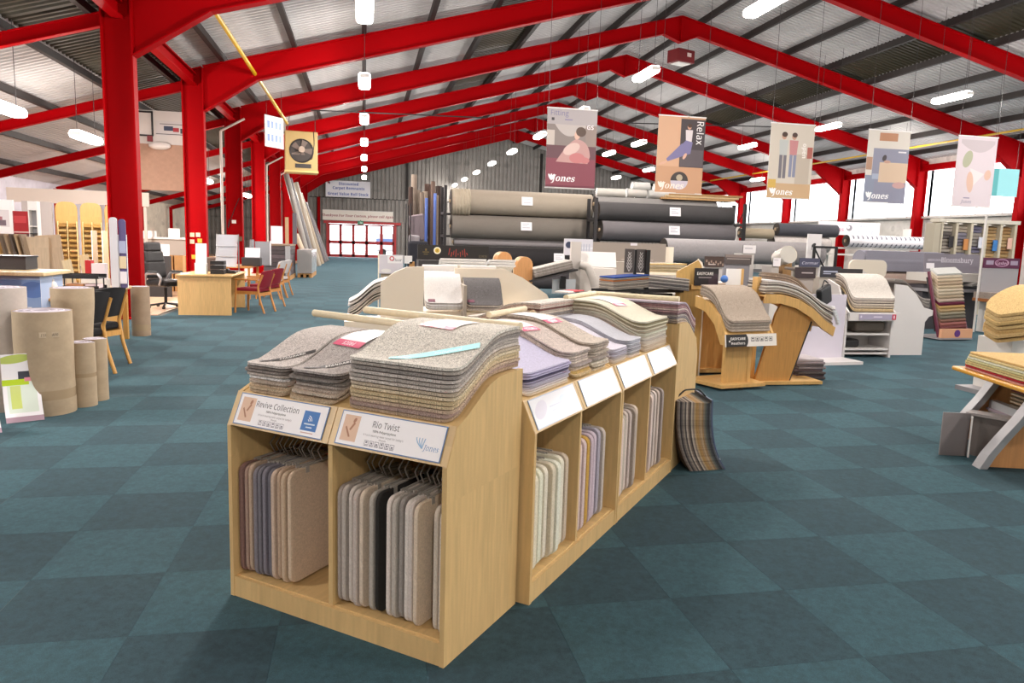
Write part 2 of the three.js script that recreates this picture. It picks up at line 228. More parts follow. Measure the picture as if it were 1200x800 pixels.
// entrance: red framed glazed doors in the far gable
{
  const d = struct('door_1'), z = -S_FAR + 0.06, R_ = MT.redTrim, y = (h) => h;
  mk('header', [bx(5.7, 0.2, 0.25, -0.1, 2.6, z + 0.1)], R_, d).userData.label = 'red header beam';
  mk('side_post', [bx(0.16, 2.55, 0.16, 2.33, 1.27, z + 0.05)], R_, d); mk('side_post', [bx(0.16, 2.55, 0.16, -2.68, 1.27, z + 0.05)], R_, d);
  const xs = [-2.6, -1.72, -0.78, 0.2, 1.3, 2.25];
  for (let k = 0; k < 5; k++) {
    const a = xs[k], b = xs[k + 1], w = b - a, leaf = new THREE.Group(); leaf.name = 'door_leaf'; leaf.position.set((a + b) / 2, 0, z); d.add(leaf);
    mk('leaf_frame', [bx(0.11, 2.45, 0.07, -w / 2 + 0.055, 1.25, 0), bx(0.11, 2.45, 0.07, w / 2 - 0.055, 1.25, 0), bx(w, 0.11, 0.07, 0, 2.43, 0), bx(w, 0.24, 0.07, 0, 1.12, 0), bx(w, 0.2, 0.07, 0, 0.11, 0)], R_, leaf);
    mk('pane', [bx(w - 0.19, 1.17, 0.01, 0, 1.81, 0)], MT.glass, leaf); mk('pane', [bx(w - 0.19, 0.8, 0.01, 0, 0.6, 0)], MT.glass, leaf);
  }
  const out = struct('ground_outside'); mk('forecourt', [bx(30, 0.1, 22, 0, -0.1, z - 11.3)], mat('#9c9a96', { roughness: 0.9 }), out);
  const v = thing('parked_van', 'pale blue and white van parked outside the entrance doors', 'van', [2.3, 0, S_FAR + 5.5], 0);
  mk('body', [rb(2.6, 1.5, 1.8, 0.15, 0, 1.15, 0)], mat('#e6ebf2', { roughness: 0.3 }), v); mk('stripe', [bx(2.62, 0.4, 1.82, 0, 1.25, 0)], mat('#6f93cf', { roughness: 0.3 }), v);
  for (const sx of [-0.8, 0.8]) mk('wheel', [cy(0.32, 0.32, 1.84, 20, sx, 0.32, 0, Math.PI / 2)], MT.black, v);
}
// pendant lamps: opal battens glowing below and above
{
  const glow = new THREE.MeshStandardMaterial({ color: 0xffffff, emissive: LAMP_COLOR, emissiveIntensity: 9 }), geo = muv(mg([rb(0.27, 0.16, 1.24, 0.07)])), caps = muv(mg([bx(0.2, 0.08, 0.03, 0, 0, 0.63)]));
  const lamp = (u, h, s, group, label) => {
    const g = thing('pendant_lamp', label, 'lamp', [u, h, s], 0, group), top = topH(u) + 0.2 - h;
    share('diffuser', geo, glow, g); for (const z of [1, -1]) { share('end_cap', caps, MT.white, g).rotation.y = z > 0 ? 0 : Math.PI; mk('suspension_wire', [bar([0, 0.05, z * 0.5], [0, top, z * 0.5], 0.006, 5)], MT.dark, g); }
    for (const [p, y, r] of [[LAMP_DOWN, -0.085, -Math.PI / 2], [LAMP_UP, 0.085, Math.PI / 2]]) { const L = new THREE.RectAreaLight(LAMP_COLOR, p, 0.26, 1.2); L.position.set(0, y, 0); L.rotation.x = r; L.name = 'lamp_light'; L.castShadow = true; g.add(L); }
    const P = new THREE.PointLight(LAMP_COLOR, LAMP_SIDE, 0, 2); P.position.set(0, -0.19, 0); P.castShadow = true; P.shadow.radius = 6; P.name = 'lamp_glow'; g.add(P);
  };
  for (const k of [-3, -1, 0, 1, 2, 3, 4, 5, 6]) lamp(0, 5.0, 12.14 + BAY * k, 'pendant lamps over the left aisle', 'glowing white pendant lamp in the row over the open left aisle');
  for (const k of [-3, -2, -1, 0, 1, 2, 3, 4, 5, 6, 7, 8]) { const s = 11.86 + BAY * k; if (s < 56) lamp(6.6, 5.58, s, 'pendant lamps over the sample displays', 'glowing white pendant lamp in the row over the sample islands'); }
  for (let k = -3; k <= 6; k++) lamp(15.6, 5.74, 17.9 + BAY * k, 'pendant lamps right of the ridge', 'glowing white pendant lamp in the row to the right of the ridge');
  for (const s of [29.5, 33.3]) lamp(11.1, 5.7, s, 'pendant lamps under the ridge', 'glowing white pendant lamp hung on a long wire under the ridge');
  for (const s of [16, 27.5, 38.5]) lamp(21.6, 5.4, s, 'pendant lamps near the right windows', 'glowing white pendant lamp close to the right hand windows');
  for (const s of [2, 7, 13.2, 16.8, 25, 28.5, 38]) lamp(-5.55, 3.35, s, 'pendant lamps in the side aisle', 'glowing white lamp under the low side aisle roof');
}

function colourName(c) { const h = {}; new THREE.Color(c).getHSL(h, THREE.SRGBColorSpace); const l = h.l, d = l < 0.2 ? 'black' : l < 0.36 ? 'dark' : l < 0.5 ? 'mid' : l < 0.64 ? 'soft' : l < 0.76 ? 'pale' : 'very pale', deg = h.h * 360; if (d === 'black') return 'near black'; return d + ' ' + (h.s < 0.055 ? 'grey' : h.s < 0.12 ? (deg > 200 && deg < 330 ? 'lilac grey' : 'warm grey') : deg < 18 || deg > 330 ? 'rose brown' : deg < 34 ? (l < 0.5 ? 'brown' : 'beige') : deg < 48 ? (l < 0.5 ? 'olive brown' : 'sand') : deg < 75 ? 'sage' : deg < 200 ? 'green grey' : deg < 245 ? 'blue grey' : 'lavender'); }
const colourLabel = (c, label, top) => { const i = label.indexOf('carpet sample'); return colourName(c) + ' ' + (top ? 'topmost ' : '') + (i < 0 ? label : label.slice(i)); };

// ---------- carpet samples ----------
// a sample lying in a pile: x across, front edge at z = 0, running back to z = -len, draped over prof(b)
const drapeCache = {};
function drape(w, len, t, key, prof, r = 0.045, both = false) {
  return drapeCache[[w.toFixed(3), len.toFixed(3), t, key, both]] ??= (() => {
    const nz = 14, g = new THREE.BoxGeometry(w, t, len, 4, 1, nz), p = g.attributes.position;
    const row = (k) => k <= 3 ? r * [0, 0.12, 0.4, 1][k] : k >= nz - 3 && both ? len - r * [0, 0.12, 0.4, 1][nz - k] : r + (len - r * (both ? 2 : 1)) * (k - 3) / (nz - 3 - (both ? 3 : 0));
    for (let i = 0; i < p.count; i++) {
      const k = Math.round((0.5 - p.getZ(i) / len) * nz), b = row(k); let e = b < r ? r - Math.sqrt(Math.max(0, r * r - (r - b) ** 2)) : 0; if (both && len - b < r) e = r - Math.sqrt(Math.max(0, r * r - (r - len + b) ** 2));
      const lip = Math.abs(p.getY(i)) * 0; p.setXYZ(i, p.getX(i) * (1 - 2 * e / w), p.getY(i) + prof(b) + lip, -b);
    }
    g.computeVertexNormals(); return muv(plain(g));
  })();
}
const HALF = Math.PI / 2;
const sh = (c, k) => { const q = new THREE.Color(c).multiplyScalar(k); return '#' + q.setRGB(Math.min(0.9, q.r), Math.min(0.9, q.g), Math.min(0.9, q.b)).getHexString(); };
// maps a point given in a unit's own frame (x right, y up, z towards its front) into the hall
const W = (U, x, y, z) => [U.u + Math.cos(U.t) * x + Math.sin(U.t) * z, y, U.s - (-Math.sin(U.t) * x + Math.cos(U.t) * z)];
const HUES = { beige: ['#bfae9b', '#c9bba9', '#b5a390', '#d2c6b6'], grey: ['#8f8a86', '#a5a09b', '#7a7674', '#b9b4ae'] };
// a pile of draped samples on a unit; colours run from the bottom sample to the top one
function pile(U, x, w, cols, { key = 'unit', prof = unitProf, len = 0.5, t = 0.0064, gap = 0.0042, b0 = 0.07, y0 = 0, jx = 0.004, jz = 0.006, jr = 0.006, label, group, kind = fleck, top, both = false, squash = 0.22, base = 0.86, lag = 0.07 } = {}) {
  const out = [], N = Math.max(1, cols.length - 1); let y = y0 + t / 2 + 0.002;
  cols.forEach((c, i) => {
    const last = i === cols.length - 1, m = share('carpet_sample', drape(w, len, t, squash ? key + i + '/' + N : key, squash ? (b) => (prof(Math.max(0, b - lag * i / N)) - base) * (1 - squash * i / N) : prof, Math.min(0.045, w * 0.16), both), (last && top) ? top : kind(sh(c, 1.25)), scene);
    const q0 = last && top ? 0 : 1, dx = q0 * rr(-jx, jx), dz = q0 * rr(-jz, jz); m.position.set(...((q) => [q[0], q[1], -q[2]])(W(U, x + dx, y + (squash ? base : 0), -b0 + dz))); m.rotation.y = U.t + q0 * rr(-jr, jr);
    tag(m, colourLabel(c, label, last), 'carpet sample', group); y += t + gap; out.push(m);
  });
  out.y = y - t / 2 - gap; out.sc = 1 - squash; out.lag = squash ? lag : 0; out.base = base; return out;
}
const lerpPts = (pts) => (b) => { if (b <= pts[0][0]) return pts[0][1]; for (let i = 0; i + 1 < pts.length; i++) if (b <= pts[i + 1][0]) { const f = (b - pts[i][0]) / (pts[i + 1][0] - pts[i][0]), s = f; return pts[i][1] + (pts[i + 1][1] - pts[i][1]) * s; } return pts[pts.length - 1][1]; };
const smoothPts = (pts) => { const c = new THREE.CatmullRomCurve3(pts.map(([b, h]) => V(b, h, 0)), false, 'catmullrom', 0.4), q = c.getPoints(60).map((p) => [p.x, p.y]); return lerpPts(q); };
const PROFILE = [[0.06, 0.86], [0.12, 0.885], [0.2, 0.93], [0.28, 0.975], [0.35, 0.995], [0.43, 1.0], [0.545, 1.0]];
const sideTop = smoothPts(PROFILE), unitProf = (b) => sideTop(b + 0.07);   // b runs from the pile's front edge

// ---------- the maple sample island ----------
const ISL = { u: 0.28, s: 2.41, e1: [0.776, -0.63], e2: [0.63, 0.776] };
const isl = (a, b) => [ISL.u + ISL.e1[0] * a + ISL.e2[0] * b, ISL.s + ISL.e1[1] * a + ISL.e2[1] * b];
const DEP = 0.55;
function mapleUnit(u, s, t, w, label, signs, opts = {}) {
  const U = { u, s, t, w }, g = thing('sample_cabinet', label, 'cabinet', [u, 0, s], t, 'maple sample cabinets of the island'), tk = 0.02;
  const sidePts = [[0, 0], [DEP, 0], [DEP, 1.0], ...PROFILE.slice(0, -1).reverse(), [0.0, 0.73]];
  const side = (x) => { const e = ext(sidePts, tk); e.rotateY(HALF); e.translate(x - tk / 2, 0, 0); return e; };           // outline depth b -> -z
  for (const x of [-w / 2 + tk / 2, 0, w / 2 - tk / 2]) { const divider = x === 0; if (!divider) mk('side_panel', [side(x)], MT.maple, g); else mk('divider', [bx(tk, 0.66, DEP - 0.03, 0, 0.42, -DEP / 2)], MT.maple, g); }
  mk('back_panel', [bx(w - 2 * tk, 0.9, 0.012, 0, 0.54, -DEP + 0.01)], MT.maple, g);
  mk('kickboard', [bx(w - 2 * tk, 0.085, 0.018, 0, 0.0425, -0.012)], MT.maple, g); mk('floor_board', [bx(w - 2 * tk, 0.016, DEP - 0.03, 0, 0.082, -DEP / 2 - 0.005)], MT.maple, g);
  // curved top board under the piles
  const top = PROFILE.map(([b, h]) => [b, h - 0.004]), cur = ext([...top, ...top.slice().reverse().map(([b, h]) => [b, h - 0.012])], w - 2 * tk); cur.rotateY(HALF); cur.translate(-w / 2 + tk, 0, 0); mk('top_board', [cur], MT.maple, g);
  // sloping fascia with a glazed sign in each half
  const tilt = -Math.atan2(0.06, 0.13), fl = Math.hypot(0.06, 0.13);
  for (const k of [0, 1]) {
    const cx = (k - 0.5) * (w / 2), sw = w / 2 - 0.045;
    const f = mk('fascia', [bx(w / 2 - 0.004, fl, 0.014, 0, 0, 0)], MT.maple, g); f.position.set(cx, 0.796, -0.036); f.rotation.x = tilt;
    const b = board('sign_plate', sw - 0.02, fl - 0.014, 0.004, signs[k], f, [0, 0.001, 0.0095], [0, 0, 0], mat('#6f86a6', { roughness: 0.3 }), { roughness: opts.gloss ?? 0.55 }); b.userData.label = opts.signLabel?.[k] ?? 'glossy printed range sign';
  }
  mk('hanging_rail', [cy(0.008, 0.008, w - 2 * tk, 8, 0, 0.66, -0.25, 0, 0, HALF)], MT.steel, g);
  return U;
}
// samples hung on hooked hangers inside a unit
const hangGeo = {};
function hangSample(U, x, c, { h = 0.46, d = 0.39, t = 0.017, y0 = 0.1, b0 = 0.05, turn = 0, label, group }) {
  const G = thing('hanging_carpet_sample', colourLabel(c, label), 'carpet sample', (([u, y, s]) => [u, y, s])(W(U, x, 0, -b0 - d / 2)), U.t + turn, group), k = [h, d, t] + '';
  const geo = hangGeo[k] ??= (() => { const e = new THREE.ExtrudeGeometry(rrect(d, h, 0.04), { depth: t - 0.008, bevelEnabled: true, bevelSize: 0.004, bevelThickness: 0.004, bevelSegments: 2, curveSegments: 5 }); e.translate(0, 0, -t / 2 + 0.004); e.rotateY(HALF); return muv(plain(e)); })();
  const m = share('carpet', geo, carpet(sh(c, 1.5)), G); m.position.y = y0;
  const hg = hangGeo.hook ??= muv(mg([bx(0.006, 0.012, 0.24, 0, 0.0, 0), bx(0.02, 0.028, 0.02, 0, -0.01, 0.1), bx(0.02, 0.028, 0.02, 0, -0.01, -0.1), tube([[0, 0, 0.0], [0, 0.05, 0.03], [0, 0.075, 0.0], [0, 0.095, -0.015], [0, 0.115, 0.01]], 0.0035, 5, 8)]));
  const hk = share('hanger', hg, mat('#a59f97', { roughness: 0.35 }), G); hk.position.y = y0 + h + 0.005;
  return G;
}
// signs
const icons = (g, x, y, n, s, col) => { g.strokeStyle = col; g.fillStyle = col; g.lineWidth = s * 0.09; for (let i = 0; i < n; i++) { const X = x + i * s * 1.35; g.strokeRect(X, y, s, s * 0.8); g.fillRect(X + s * 0.25, y + s * (0.15 + 0.1 * (i % 3)), s * 0.5, s * 0.35); g.fillRect(X - s * 0.05, y + s * 0.95, s * 1.1, s * 0.12); } };
const rangeSign = (title, badge) => canvas(768, 200, (g, w, h) => {
  g.fillStyle = '#5d7fae'; g.fillRect(0, 0, w, h); g.fillStyle = '#fbf9fb'; g.fillRect(6, 6, w - 12, h - 12);
  g.fillStyle = '#e3bfa4'; g.fillRect(30, 24, 120, 150); g.fillStyle = '#a8704f'; g.beginPath(); g.ellipse(112, 52, 10, 16, 0.5, 0, 7); g.fill(); g.beginPath(); g.moveTo(110, 62); g.lineTo(84, 108); g.lineTo(96, 112); g.lineTo(122, 70); g.fill(); g.beginPath(); g.moveTo(60, 90); g.lineTo(102, 148); g.lineTo(90, 152); g.lineTo(52, 98); g.fill();
  txt(g, title, 345, 56, 50, '#3a3338', 'sans-serif', 'center', ''); txt(g, '100% Polypropylene', 345, 94, 18, '#55504f', 'sans-serif', 'center', 'bold'); txt(g, 'A hard wearing twist carpet for today\'s', 345, 120, 17, '#8a8588', 'sans-serif'); txt(g, 'lifestyle', 345, 138, 15, '#8a8588', 'sans-serif');
  icons(g, 222, 152, 6, 28, '#77737f');
  if (badge === 'square') { g.fillStyle = '#2f74bd'; g.fillRect(580, 44, 128, 118); g.strokeStyle = '#fff'; g.lineWidth = 5; for (const r of [14, 26, 38]) { g.beginPath(); g.arc(620, 110, r, -1.4, -0.2); g.stroke(); } g.fillStyle = '#dce9f6'; g.fillRect(600, 118, 88, 8); g.fillRect(620, 138, 50, 7); g.fillStyle = '#cfa9a0'; g.fillRect(590, 172, 100, 6); }
  else { g.strokeStyle = '#8fb4d8'; g.lineWidth = 6; for (const a of [-0.9, -0.45, 0, 0.45]) { g.beginPath(); g.moveTo(630, 140); g.quadraticCurveTo(615 + 40 * a, 110, 620 + 45 * a, 84); g.stroke(); } txt(g, 'Jones', 690, 132, 40, '#6d8fbd', 'serif', 'center', 'italic'); }
});
const signRevive = rangeSign('Revive Collection', 'square'), signRio = rangeSign('Rio Twist', 'logo');
const paleSign = (v) => canvas(512, 140, (g, w, h) => { g.fillStyle = '#c9d4e4'; g.fillRect(0, 0, w, h); g.fillStyle = '#f3f4f8'; g.fillRect(5, 5, w - 10, h - 10); g.fillStyle = v ? '#d5e1f3' : '#dde8f5'; g.beginPath(); g.ellipse(v ? 400 : 380, v ? 40 : 90, 90, 50, 0.4, 0, 7); g.fill(); g.fillStyle = '#e6e3ee'; g.beginPath(); g.ellipse(v ? 120 : 90, v ? 100 : 60, 70, 36, -0.3, 0, 7); g.fill(); g.fillStyle = '#d9dde8'; g.fillRect(180, 60, 150, 7); g.fillRect(200, 82, 110, 6); });
const pale0 = paleSign(0), pale1 = paleSign(1);
const T1 = Math.atan2(-0.63, 0.776), T2 = Math.atan2(0.776, 0.63);
const at = (a, b) => { const [u, s] = isl(a, b); return [u, s]; };
const U1 = mapleUnit(...at(-0.53, 0), T1, 1.06, 'maple sample cabinet with the Revive Collection and Rio Twist signs', [signRevive, signRio], { signLabel: ['framed sign reading Revive Collection', 'framed sign reading Rio Twist'] });
const U2 = mapleUnit(...at(0.057, 0.56 + 0.535), T2, 1.06, 'maple sample cabinet topped by a lavender pile, next to the Rio Twist end', [pale0, pale1], { gloss: 0.12 });
const U3 = mapleUnit(...at(0.057, 1.63 + 0.545), T2, 1.08, 'maple sample cabinet topped by a sage cream pile, beside the samples on the floor', [pale1, pale0], { gloss: 0.12 });
const U4 = mapleUnit(...at(-1.06, 0.56 + 0.535), T2 + Math.PI, 1.06, 'maple sample cabinet backing onto the lavender pile cabinet', [pale0, pale1]);
const U5 = mapleUnit(...at(-1.06, 1.63 + 0.545), T2 + Math.PI, 1.08, 'maple sample cabinet backing onto the sage pile cabinet', [pale0, pale1]);
const U6 = mapleUnit(...at(-0.5, 2.735 + 0.55), T1 + Math.PI, 1.1, 'maple sample cabinet closing the far end of the island', [pale0, pale1]);
// piles on the front cabinet
const rio = pile(U1, 0.262, 0.475, ['#ad9780', '#a58f86', '#bda893', '#cbb897', '#c3b08e', '#d0c3a8', '#b9ab98', '#c4bcb4', '#a9a29c', '#bdb6b0', '#8d8784', '#a8a19b', '#b7aca0'], { t: 0.0108, gap: 0.0046, label: 'thick beige twist carpet sample in the pile above the Rio Twist sign', group: 'samples piled above the Rio Twist sign', top: fleck('#ece4dc') });
const revL = pile(U1, -0.395, 0.225, ['#b59f84', '#bfab90', '#c9b8a2', '#b0a294', '#dcd7d2', '#b5aca4', '#8a827d', '#7d7672', '#8f8884'], { len: 0.52, t: 0.0095, gap: 0.0042, jx: 0.02, jz: 0.016, jr: 0.03, label: 'grey fleck carpet sample in the narrow pile above the Revive Collection sign', group: 'samples in the outer Revive pile', top: fleck('#d3ccc8') });
const revR = pile(U1, -0.14, 0.25, ['#baa58a', '#bfac94', '#c3b4a4', '#ab9e92', '#a39a92', '#8f8883', '#847d79', '#756f6c', '#7f7976'], { len: 0.52, t: 0.0095, gap: 0.0042, jx: 0.018, jz: 0.016, jr: 0.03, label: 'charcoal fleck carpet sample in the narrow pile next to the Rio Twist pile', group: 'samples in the inner Revive pile', top: fleck('#bdb6b3') });
// a strip or card that follows the top sample of a pile
function strip(U, pileTop, x0, b0, x1, b1, w, m, name, parent, lift = 0.0035, n = 14) {
  const pos = [], uv = [], idx = []; const dx = x1 - x0, db = b1 - b0, L = Math.hypot(dx, db), nx = -db / L * w / 2, nb = dx / L * w / 2;
  for (let i = 0; i <= n; i++) for (const s of [1, -1]) { const f = i / n, x = x0 + dx * f + nx * s, b = b0 + db * f + nb * s; pos.push(x, pileTop.y + pileTop.base + (unitProf(Math.max(0, b - 0.07 - pileTop.lag)) - pileTop.base) * pileTop.sc + lift, -b); uv.push(f, s > 0 ? 1 : 0); }
  for (let i = 0; i < n; i++) { const k = 2 * i; idx.push(k, k + 1, k + 2, k + 1, k + 3, k + 2); }
  const g = new THREE.BufferGeometry(); g.setAttribute('position', new THREE.Float32BufferAttribute(pos, 3)); g.setAttribute('uv', new THREE.Float32BufferAttribute(uv, 2)); g.setIndex(idx); g.computeVertexNormals(); m.side = THREE.DoubleSide;
  const o = mk(name, [g], m, parent, true);
  if (parent === scene) { o.position.set(U.u, 0, -U.s); o.rotation.y = U.t; } return o;
}
const inUnit = (o, U, sample) => { sample.updateMatrixWorld(true); const mU = new THREE.Matrix4().compose(V(U.u, 0, -U.s), new THREE.Quaternion().setFromAxisAngle(V(0, 1, 0), U.t), V(1, 1, 1)); const m = sample.matrixWorld.clone().invert().multiply(mU); o.geometry.applyMatrix4(m); sample.add(o); };
{
  const tq = print(canvas(512, 48, (g, w, h) => { g.fillStyle = '#7fdfe3'; g.fillRect(0, 0, w, h); txt(g, 'Stainguard', 330, 25, 30, '#c9f4f5', 'serif', 'center', 'italic'); }));
  const bw = print(canvas(512, 48, (g, w, h) => { g.fillStyle = '#24211f'; g.fillRect(0, 0, w, h); txt(g, 'STANDARD', 300, 26, 46, '#ece8e2', 'sans-serif', 'center', 'bold'); }));
  const dummy = new THREE.Group();
  let o = strip(U1, rio, 0.19, 0.12, 0.485, 0.28, 0.036, tq, 'ribbon', dummy); inUnit(o, U1, rio.at(-1)); o.userData.label = 'turquoise diagonal ribbon';
  o = strip(U1, revL, -0.46, 0.11, -0.285, 0.25, 0.022, bw, 'ribbon', dummy); inUnit(o, U1, revL.at(-1)); o.userData.label = 'black ribbon with white capitals';
  o = strip(U1, revR, -0.21, 0.1, -0.025, 0.24, 0.024, bw, 'ribbon', dummy); inUnit(o, U1, revR.at(-1)); o.userData.label = 'black ribbon with white capitals';
  const pc = print(canvas(400, 320, (g, w, h) => { g.fillStyle = '#f7f2f4'; g.fillRect(0, 0, w, h); g.fillStyle = '#dd5078'; g.fillRect(0, 0, w * 0.17, h); g.save(); g.translate(w * 0.085, h / 2); g.rotate(-HALF); txt(g, 'PRICE', 0, 0, 50, '#f9dbe4', 'sans-serif', 'center', 'bold'); g.restore(); g.fillStyle = '#d8cfd6'; for (let i = 0; i < 4; i++) g.fillRect(120 + i * 52, 60, 12, 190 - (i % 2) * 50); }), { roughness: 0.4 });
  const card = (U, pl, x, bf, bb, w, label) => tag(strip(U, pl, x, bf, x + 0.02, bb, w, pc, 'price_card', scene, 0.0045), label, 'price card', 'pink edged price cards');
  card(U1, revR, -0.17, 0.3, 0.555, 0.15, 'white price card with pink edge on the inner Revive pile');
  card(U1, rio, 0.225, 0.37, 0.55, 0.17, 'white price card with pink edge on the Rio Twist pile');
  // piles on the second and third cabinets (x runs along e2 from the cabinet's middle)
  const c2 = (b) => b - (0.56 + 0.535), c3 = (b) => b - (1.63 + 0.545);
  const lav = pile(U2, c2(0.855), 0.47, ['#c7b49c', '#d3c6bb', '#c9bfc0', '#b9b0bd', '#aaa2b4', '#8f88a0', '#4b4560', '#a9a2bd', '#b5aecb', '#c2bcd8'], { kind: carpet, label: 'lavender plush carpet sample in the pile nearest the Rio Twist end', group: 'lavender samples', top: carpet('#cfcbe4'), jx: 0.01 });
  const pea = pile(U2, c2(1.225), 0.235, ['#c2a878', '#cfb88f', '#c3a566', '#cbb9a4', '#bfae9f', '#b3a7a4', '#d2c6bc', '#c6b9b1', '#cdbfb5', '#b6aaa3', '#d3c8c0'], { t: 0.0088, gap: 0.0034, jr: 0.02, jx: 0.01, jz: 0.014, label: 'pinkish beige carpet sample in the pile beside the lavender one', group: 'pinkish beige samples', top: fleck('#dccfc8') });
  const bei = pile(U2, c2(1.475), 0.235, ['#c8b9a0', '#b7a994', '#cbbfae', '#d6cbbd', '#b1a79d', '#a79d95', '#c3b9ae', '#bdb1a5', '#cfc4b8', '#b9aca0', '#a59a90', '#d2c7ba'], { t: 0.009, gap: 0.0036, jr: 0.02, jx: 0.008, jz: 0.014, label: 'oatmeal carpet sample in the pile under the second price card', group: 'oatmeal samples', top: fleck('#d8cdc2') });
  const pl4 = pile(U3, c3(1.775), 0.245, ['#c3b2a0', '#cdbdae', '#bfb2ac', '#b2a8ac', '#bdb6c4', '#a8a1ac', '#c9c4d2', '#d3cfdc'], { kind: carpet, jr: 0.02, jx: 0.01, label: 'pale lilac carpet sample in the low pile left of the grey one', group: 'pale lilac samples', top: carpet('#dcd8e4') });
  const gr5 = pile(U3, c3(2.03), 0.245, ['#c6b6a6', '#bcb0a6', '#a9a3a3', '#b6b2b6', '#9c999e', '#b1afb6', '#a3a2aa', '#bcbcc4', '#aeaeb8', '#c0c0ca'], { kind: carpet, jr: 0.015, label: 'cool grey carpet sample in the pile next to the sage one', group: 'cool grey samples', top: carpet('#c6c7d0') });
  const sag = pile(U3, c3(2.45), 0.5, ['#b9a58e', '#c8b59f', '#bba893', '#d0c2b0', '#c3b6a8', '#b0a79e', '#cbc3b6', '#bcb4a4', '#d6cfbf', '#a39a86', '#cfc8b4', '#8d8268', '#c9c2a8', '#7d7458', '#d9d3bd'], { kind: carpet, t: 0.009, gap: 0.0036, label: 'sage cream carpet sample in the wide pile at the end of the island', group: 'sage cream samples', top: carpet('#dfdac6') });
  card(U2, pea, c2(1.17), 0.32, 0.56, 0.16, 'white price card with pink edge on the pinkish beige pile'); card(U2, bei, c2(1.44), 0.32, 0.56, 0.16, 'white price card with pink edge on the oatmeal pile'); card(U3, sag, c3(2.42), 0.3, 0.5, 0.17, 'white price card with pink edge on the sage cream pile');
  // the hidden side and the far end
  pile(U5, 0.2, 0.5, ['#b9aca0', '#a39890', '#8f8a88', '#c3b9ae', '#b1a69d', '#d0c6bb', '#a99f97', '#8b8684', '#c9beb2', '#b4a89d', '#6e4a44', '#cfc4ba', '#bfa79c', '#d9d0c8'], { t: 0.0095, gap: 0.0042, label: 'carpet sample with reddish edge in the pile behind the sage one', group: 'samples behind the sage pile', top: fleck('#e0d8d0') });
  pile(U5, -0.31, 0.42, ['#9a938c', '#8e8883', '#a7a09a', '#8b8580', '#b2aba5', '#918b86', '#a39c96', '#8a8480', '#b5aea8', '#9c9590'], { t: 0.0095, gap: 0.0042, label: 'grey ribbed carpet sample in the pile behind the lilac one', group: 'grey samples on the hidden side', top: fleck('#d9d4ce') });
  pile(U4, -0.25, 0.44, ['#c6bbb0', '#a59c95', '#b8ada3', '#cbc1b6', '#b0a69c', '#d2c8be', '#bfb4a9', '#d6ccc2'], { t: 0.009, gap: 0.004, label: 'cream carpet sample in the pile behind the lavender one', group: 'cream samples on the hidden side', top: fleck('#e2dad2') });
  pile(U4, 0.27, 0.44, ['#c6bbb0', '#a59c95', '#b8ada3', '#cbc1b6', '#b0a69c', '#d2c8be'], { t: 0.0085, gap: 0.0036, label: 'stone carpet sample in the pile behind the Rio Twist pile', group: 'stone samples on the hidden side', top: fleck('#d8cfc6') });
  const U6l = pile(U6, -0.28, 0.5, ['#a89a8e', '#c2b4a6', '#8e8a90', '#b3aaa6', '#7f6a70', '#a88a90', '#c9b9b4', '#b08f92', '#8a6a70', '#c8b0ae'], { len: 0.54, t: 0.0095, gap: 0.0042, b0: 0.0, prof: (b) => sideTop(b) - 0.0, key: 'far', squash: 0, label: 'mauve and grey carpet sample in the pile at the far end of the island', group: 'mauve samples at the far end', top: carpet('#b9aebc') });
  pile(U6, 0.27, 0.48, ['#a89a8e', '#c2b4a6', '#b3aaa6', '#c9b9b4', '#b8a8a0', '#c8b8ae'], { t: 0.009, gap: 0.004, label: 'stone carpet sample in the far end pile on the aisle side', group: 'stone samples at the far end', top: carpet('#d5cdc4') });
  // wooden rails lying behind the piles
  const rod = (a0, b0, a1, b1, y0, y1, r, label) => { const p = isl(a0, b0), q = isl(a1, b1), o = mk('wooden_rod', [bar([p[0], y0, -p[1]], [q[0], y1, -q[1]], r, 14)], mat('#f7ecd0', { roughness: 0.5, map: TX.wood }), scene); return tag(o, label, 'rod', 'cream wooden rods'); };
  rod(-1.2, 0.66, -0.62, 0.6, 1.13, 1.125, 0.017, 'cream wooden rod behind the two narrow Revive piles'); rod(-1.0, 0.8, -0.03, 0.575, 1.15, 1.165, 0.017, 'cream wooden rod behind the Rio Twist pile');
  rod(-0.52, 0.66, -0.56, 1.12, 1.095, 1.1, 0.016, 'cream wooden rod along the middle of the island behind the lavender pile'); rod(-0.53, 1.2, -0.555, 1.66, 1.13, 1.13, 0.016, 'cream wooden rod behind the oatmeal pile'); rod(-0.53, 1.7, -0.555, 2.16, 1.105, 1.105, 0.016, 'cream wooden rod behind the cool grey pile');
  rod(-0.54, 2.2, -0.56, 2.74, 1.165, 1.165, 0.018, 'cream wooden rod behind the sage cream pile'); rod(-0.62, 2.79, 0.03, 2.765, 1.16, 1.16, 0.018, 'cream wooden rod above the mauve far end pile');
  const rt = isl(-0.72, 2.72); const rc = thing('price_card', 'red edged price card lying behind the sage cream pile', 'price card', [rt[0], 1.175, rt[1]], T2); mk('card_print', [bx(0.2, 0.006, 0.1, 0, 0, 0)], mat('#c82f3a'), rc); mk('card_margin', [bx(0.1, 0.008, 0.1, -0.14, 0, 0)], MT.white, rc);
  // hung samples
  const hang = (U, xs, label, group, o = {}) => xs.forEach(([x, c, turn = 0]) => hangSample(U, x, c, { label, group, turn: turn + rr(-0.015, 0.015), b0: 0.022 + rr(0, 0.02), y0: 0.098 + rr(0, 0.01), ...o }));
  const run = (x0, step, cols) => cols.map((c, i) => [x0 + i * step, c, 0]);
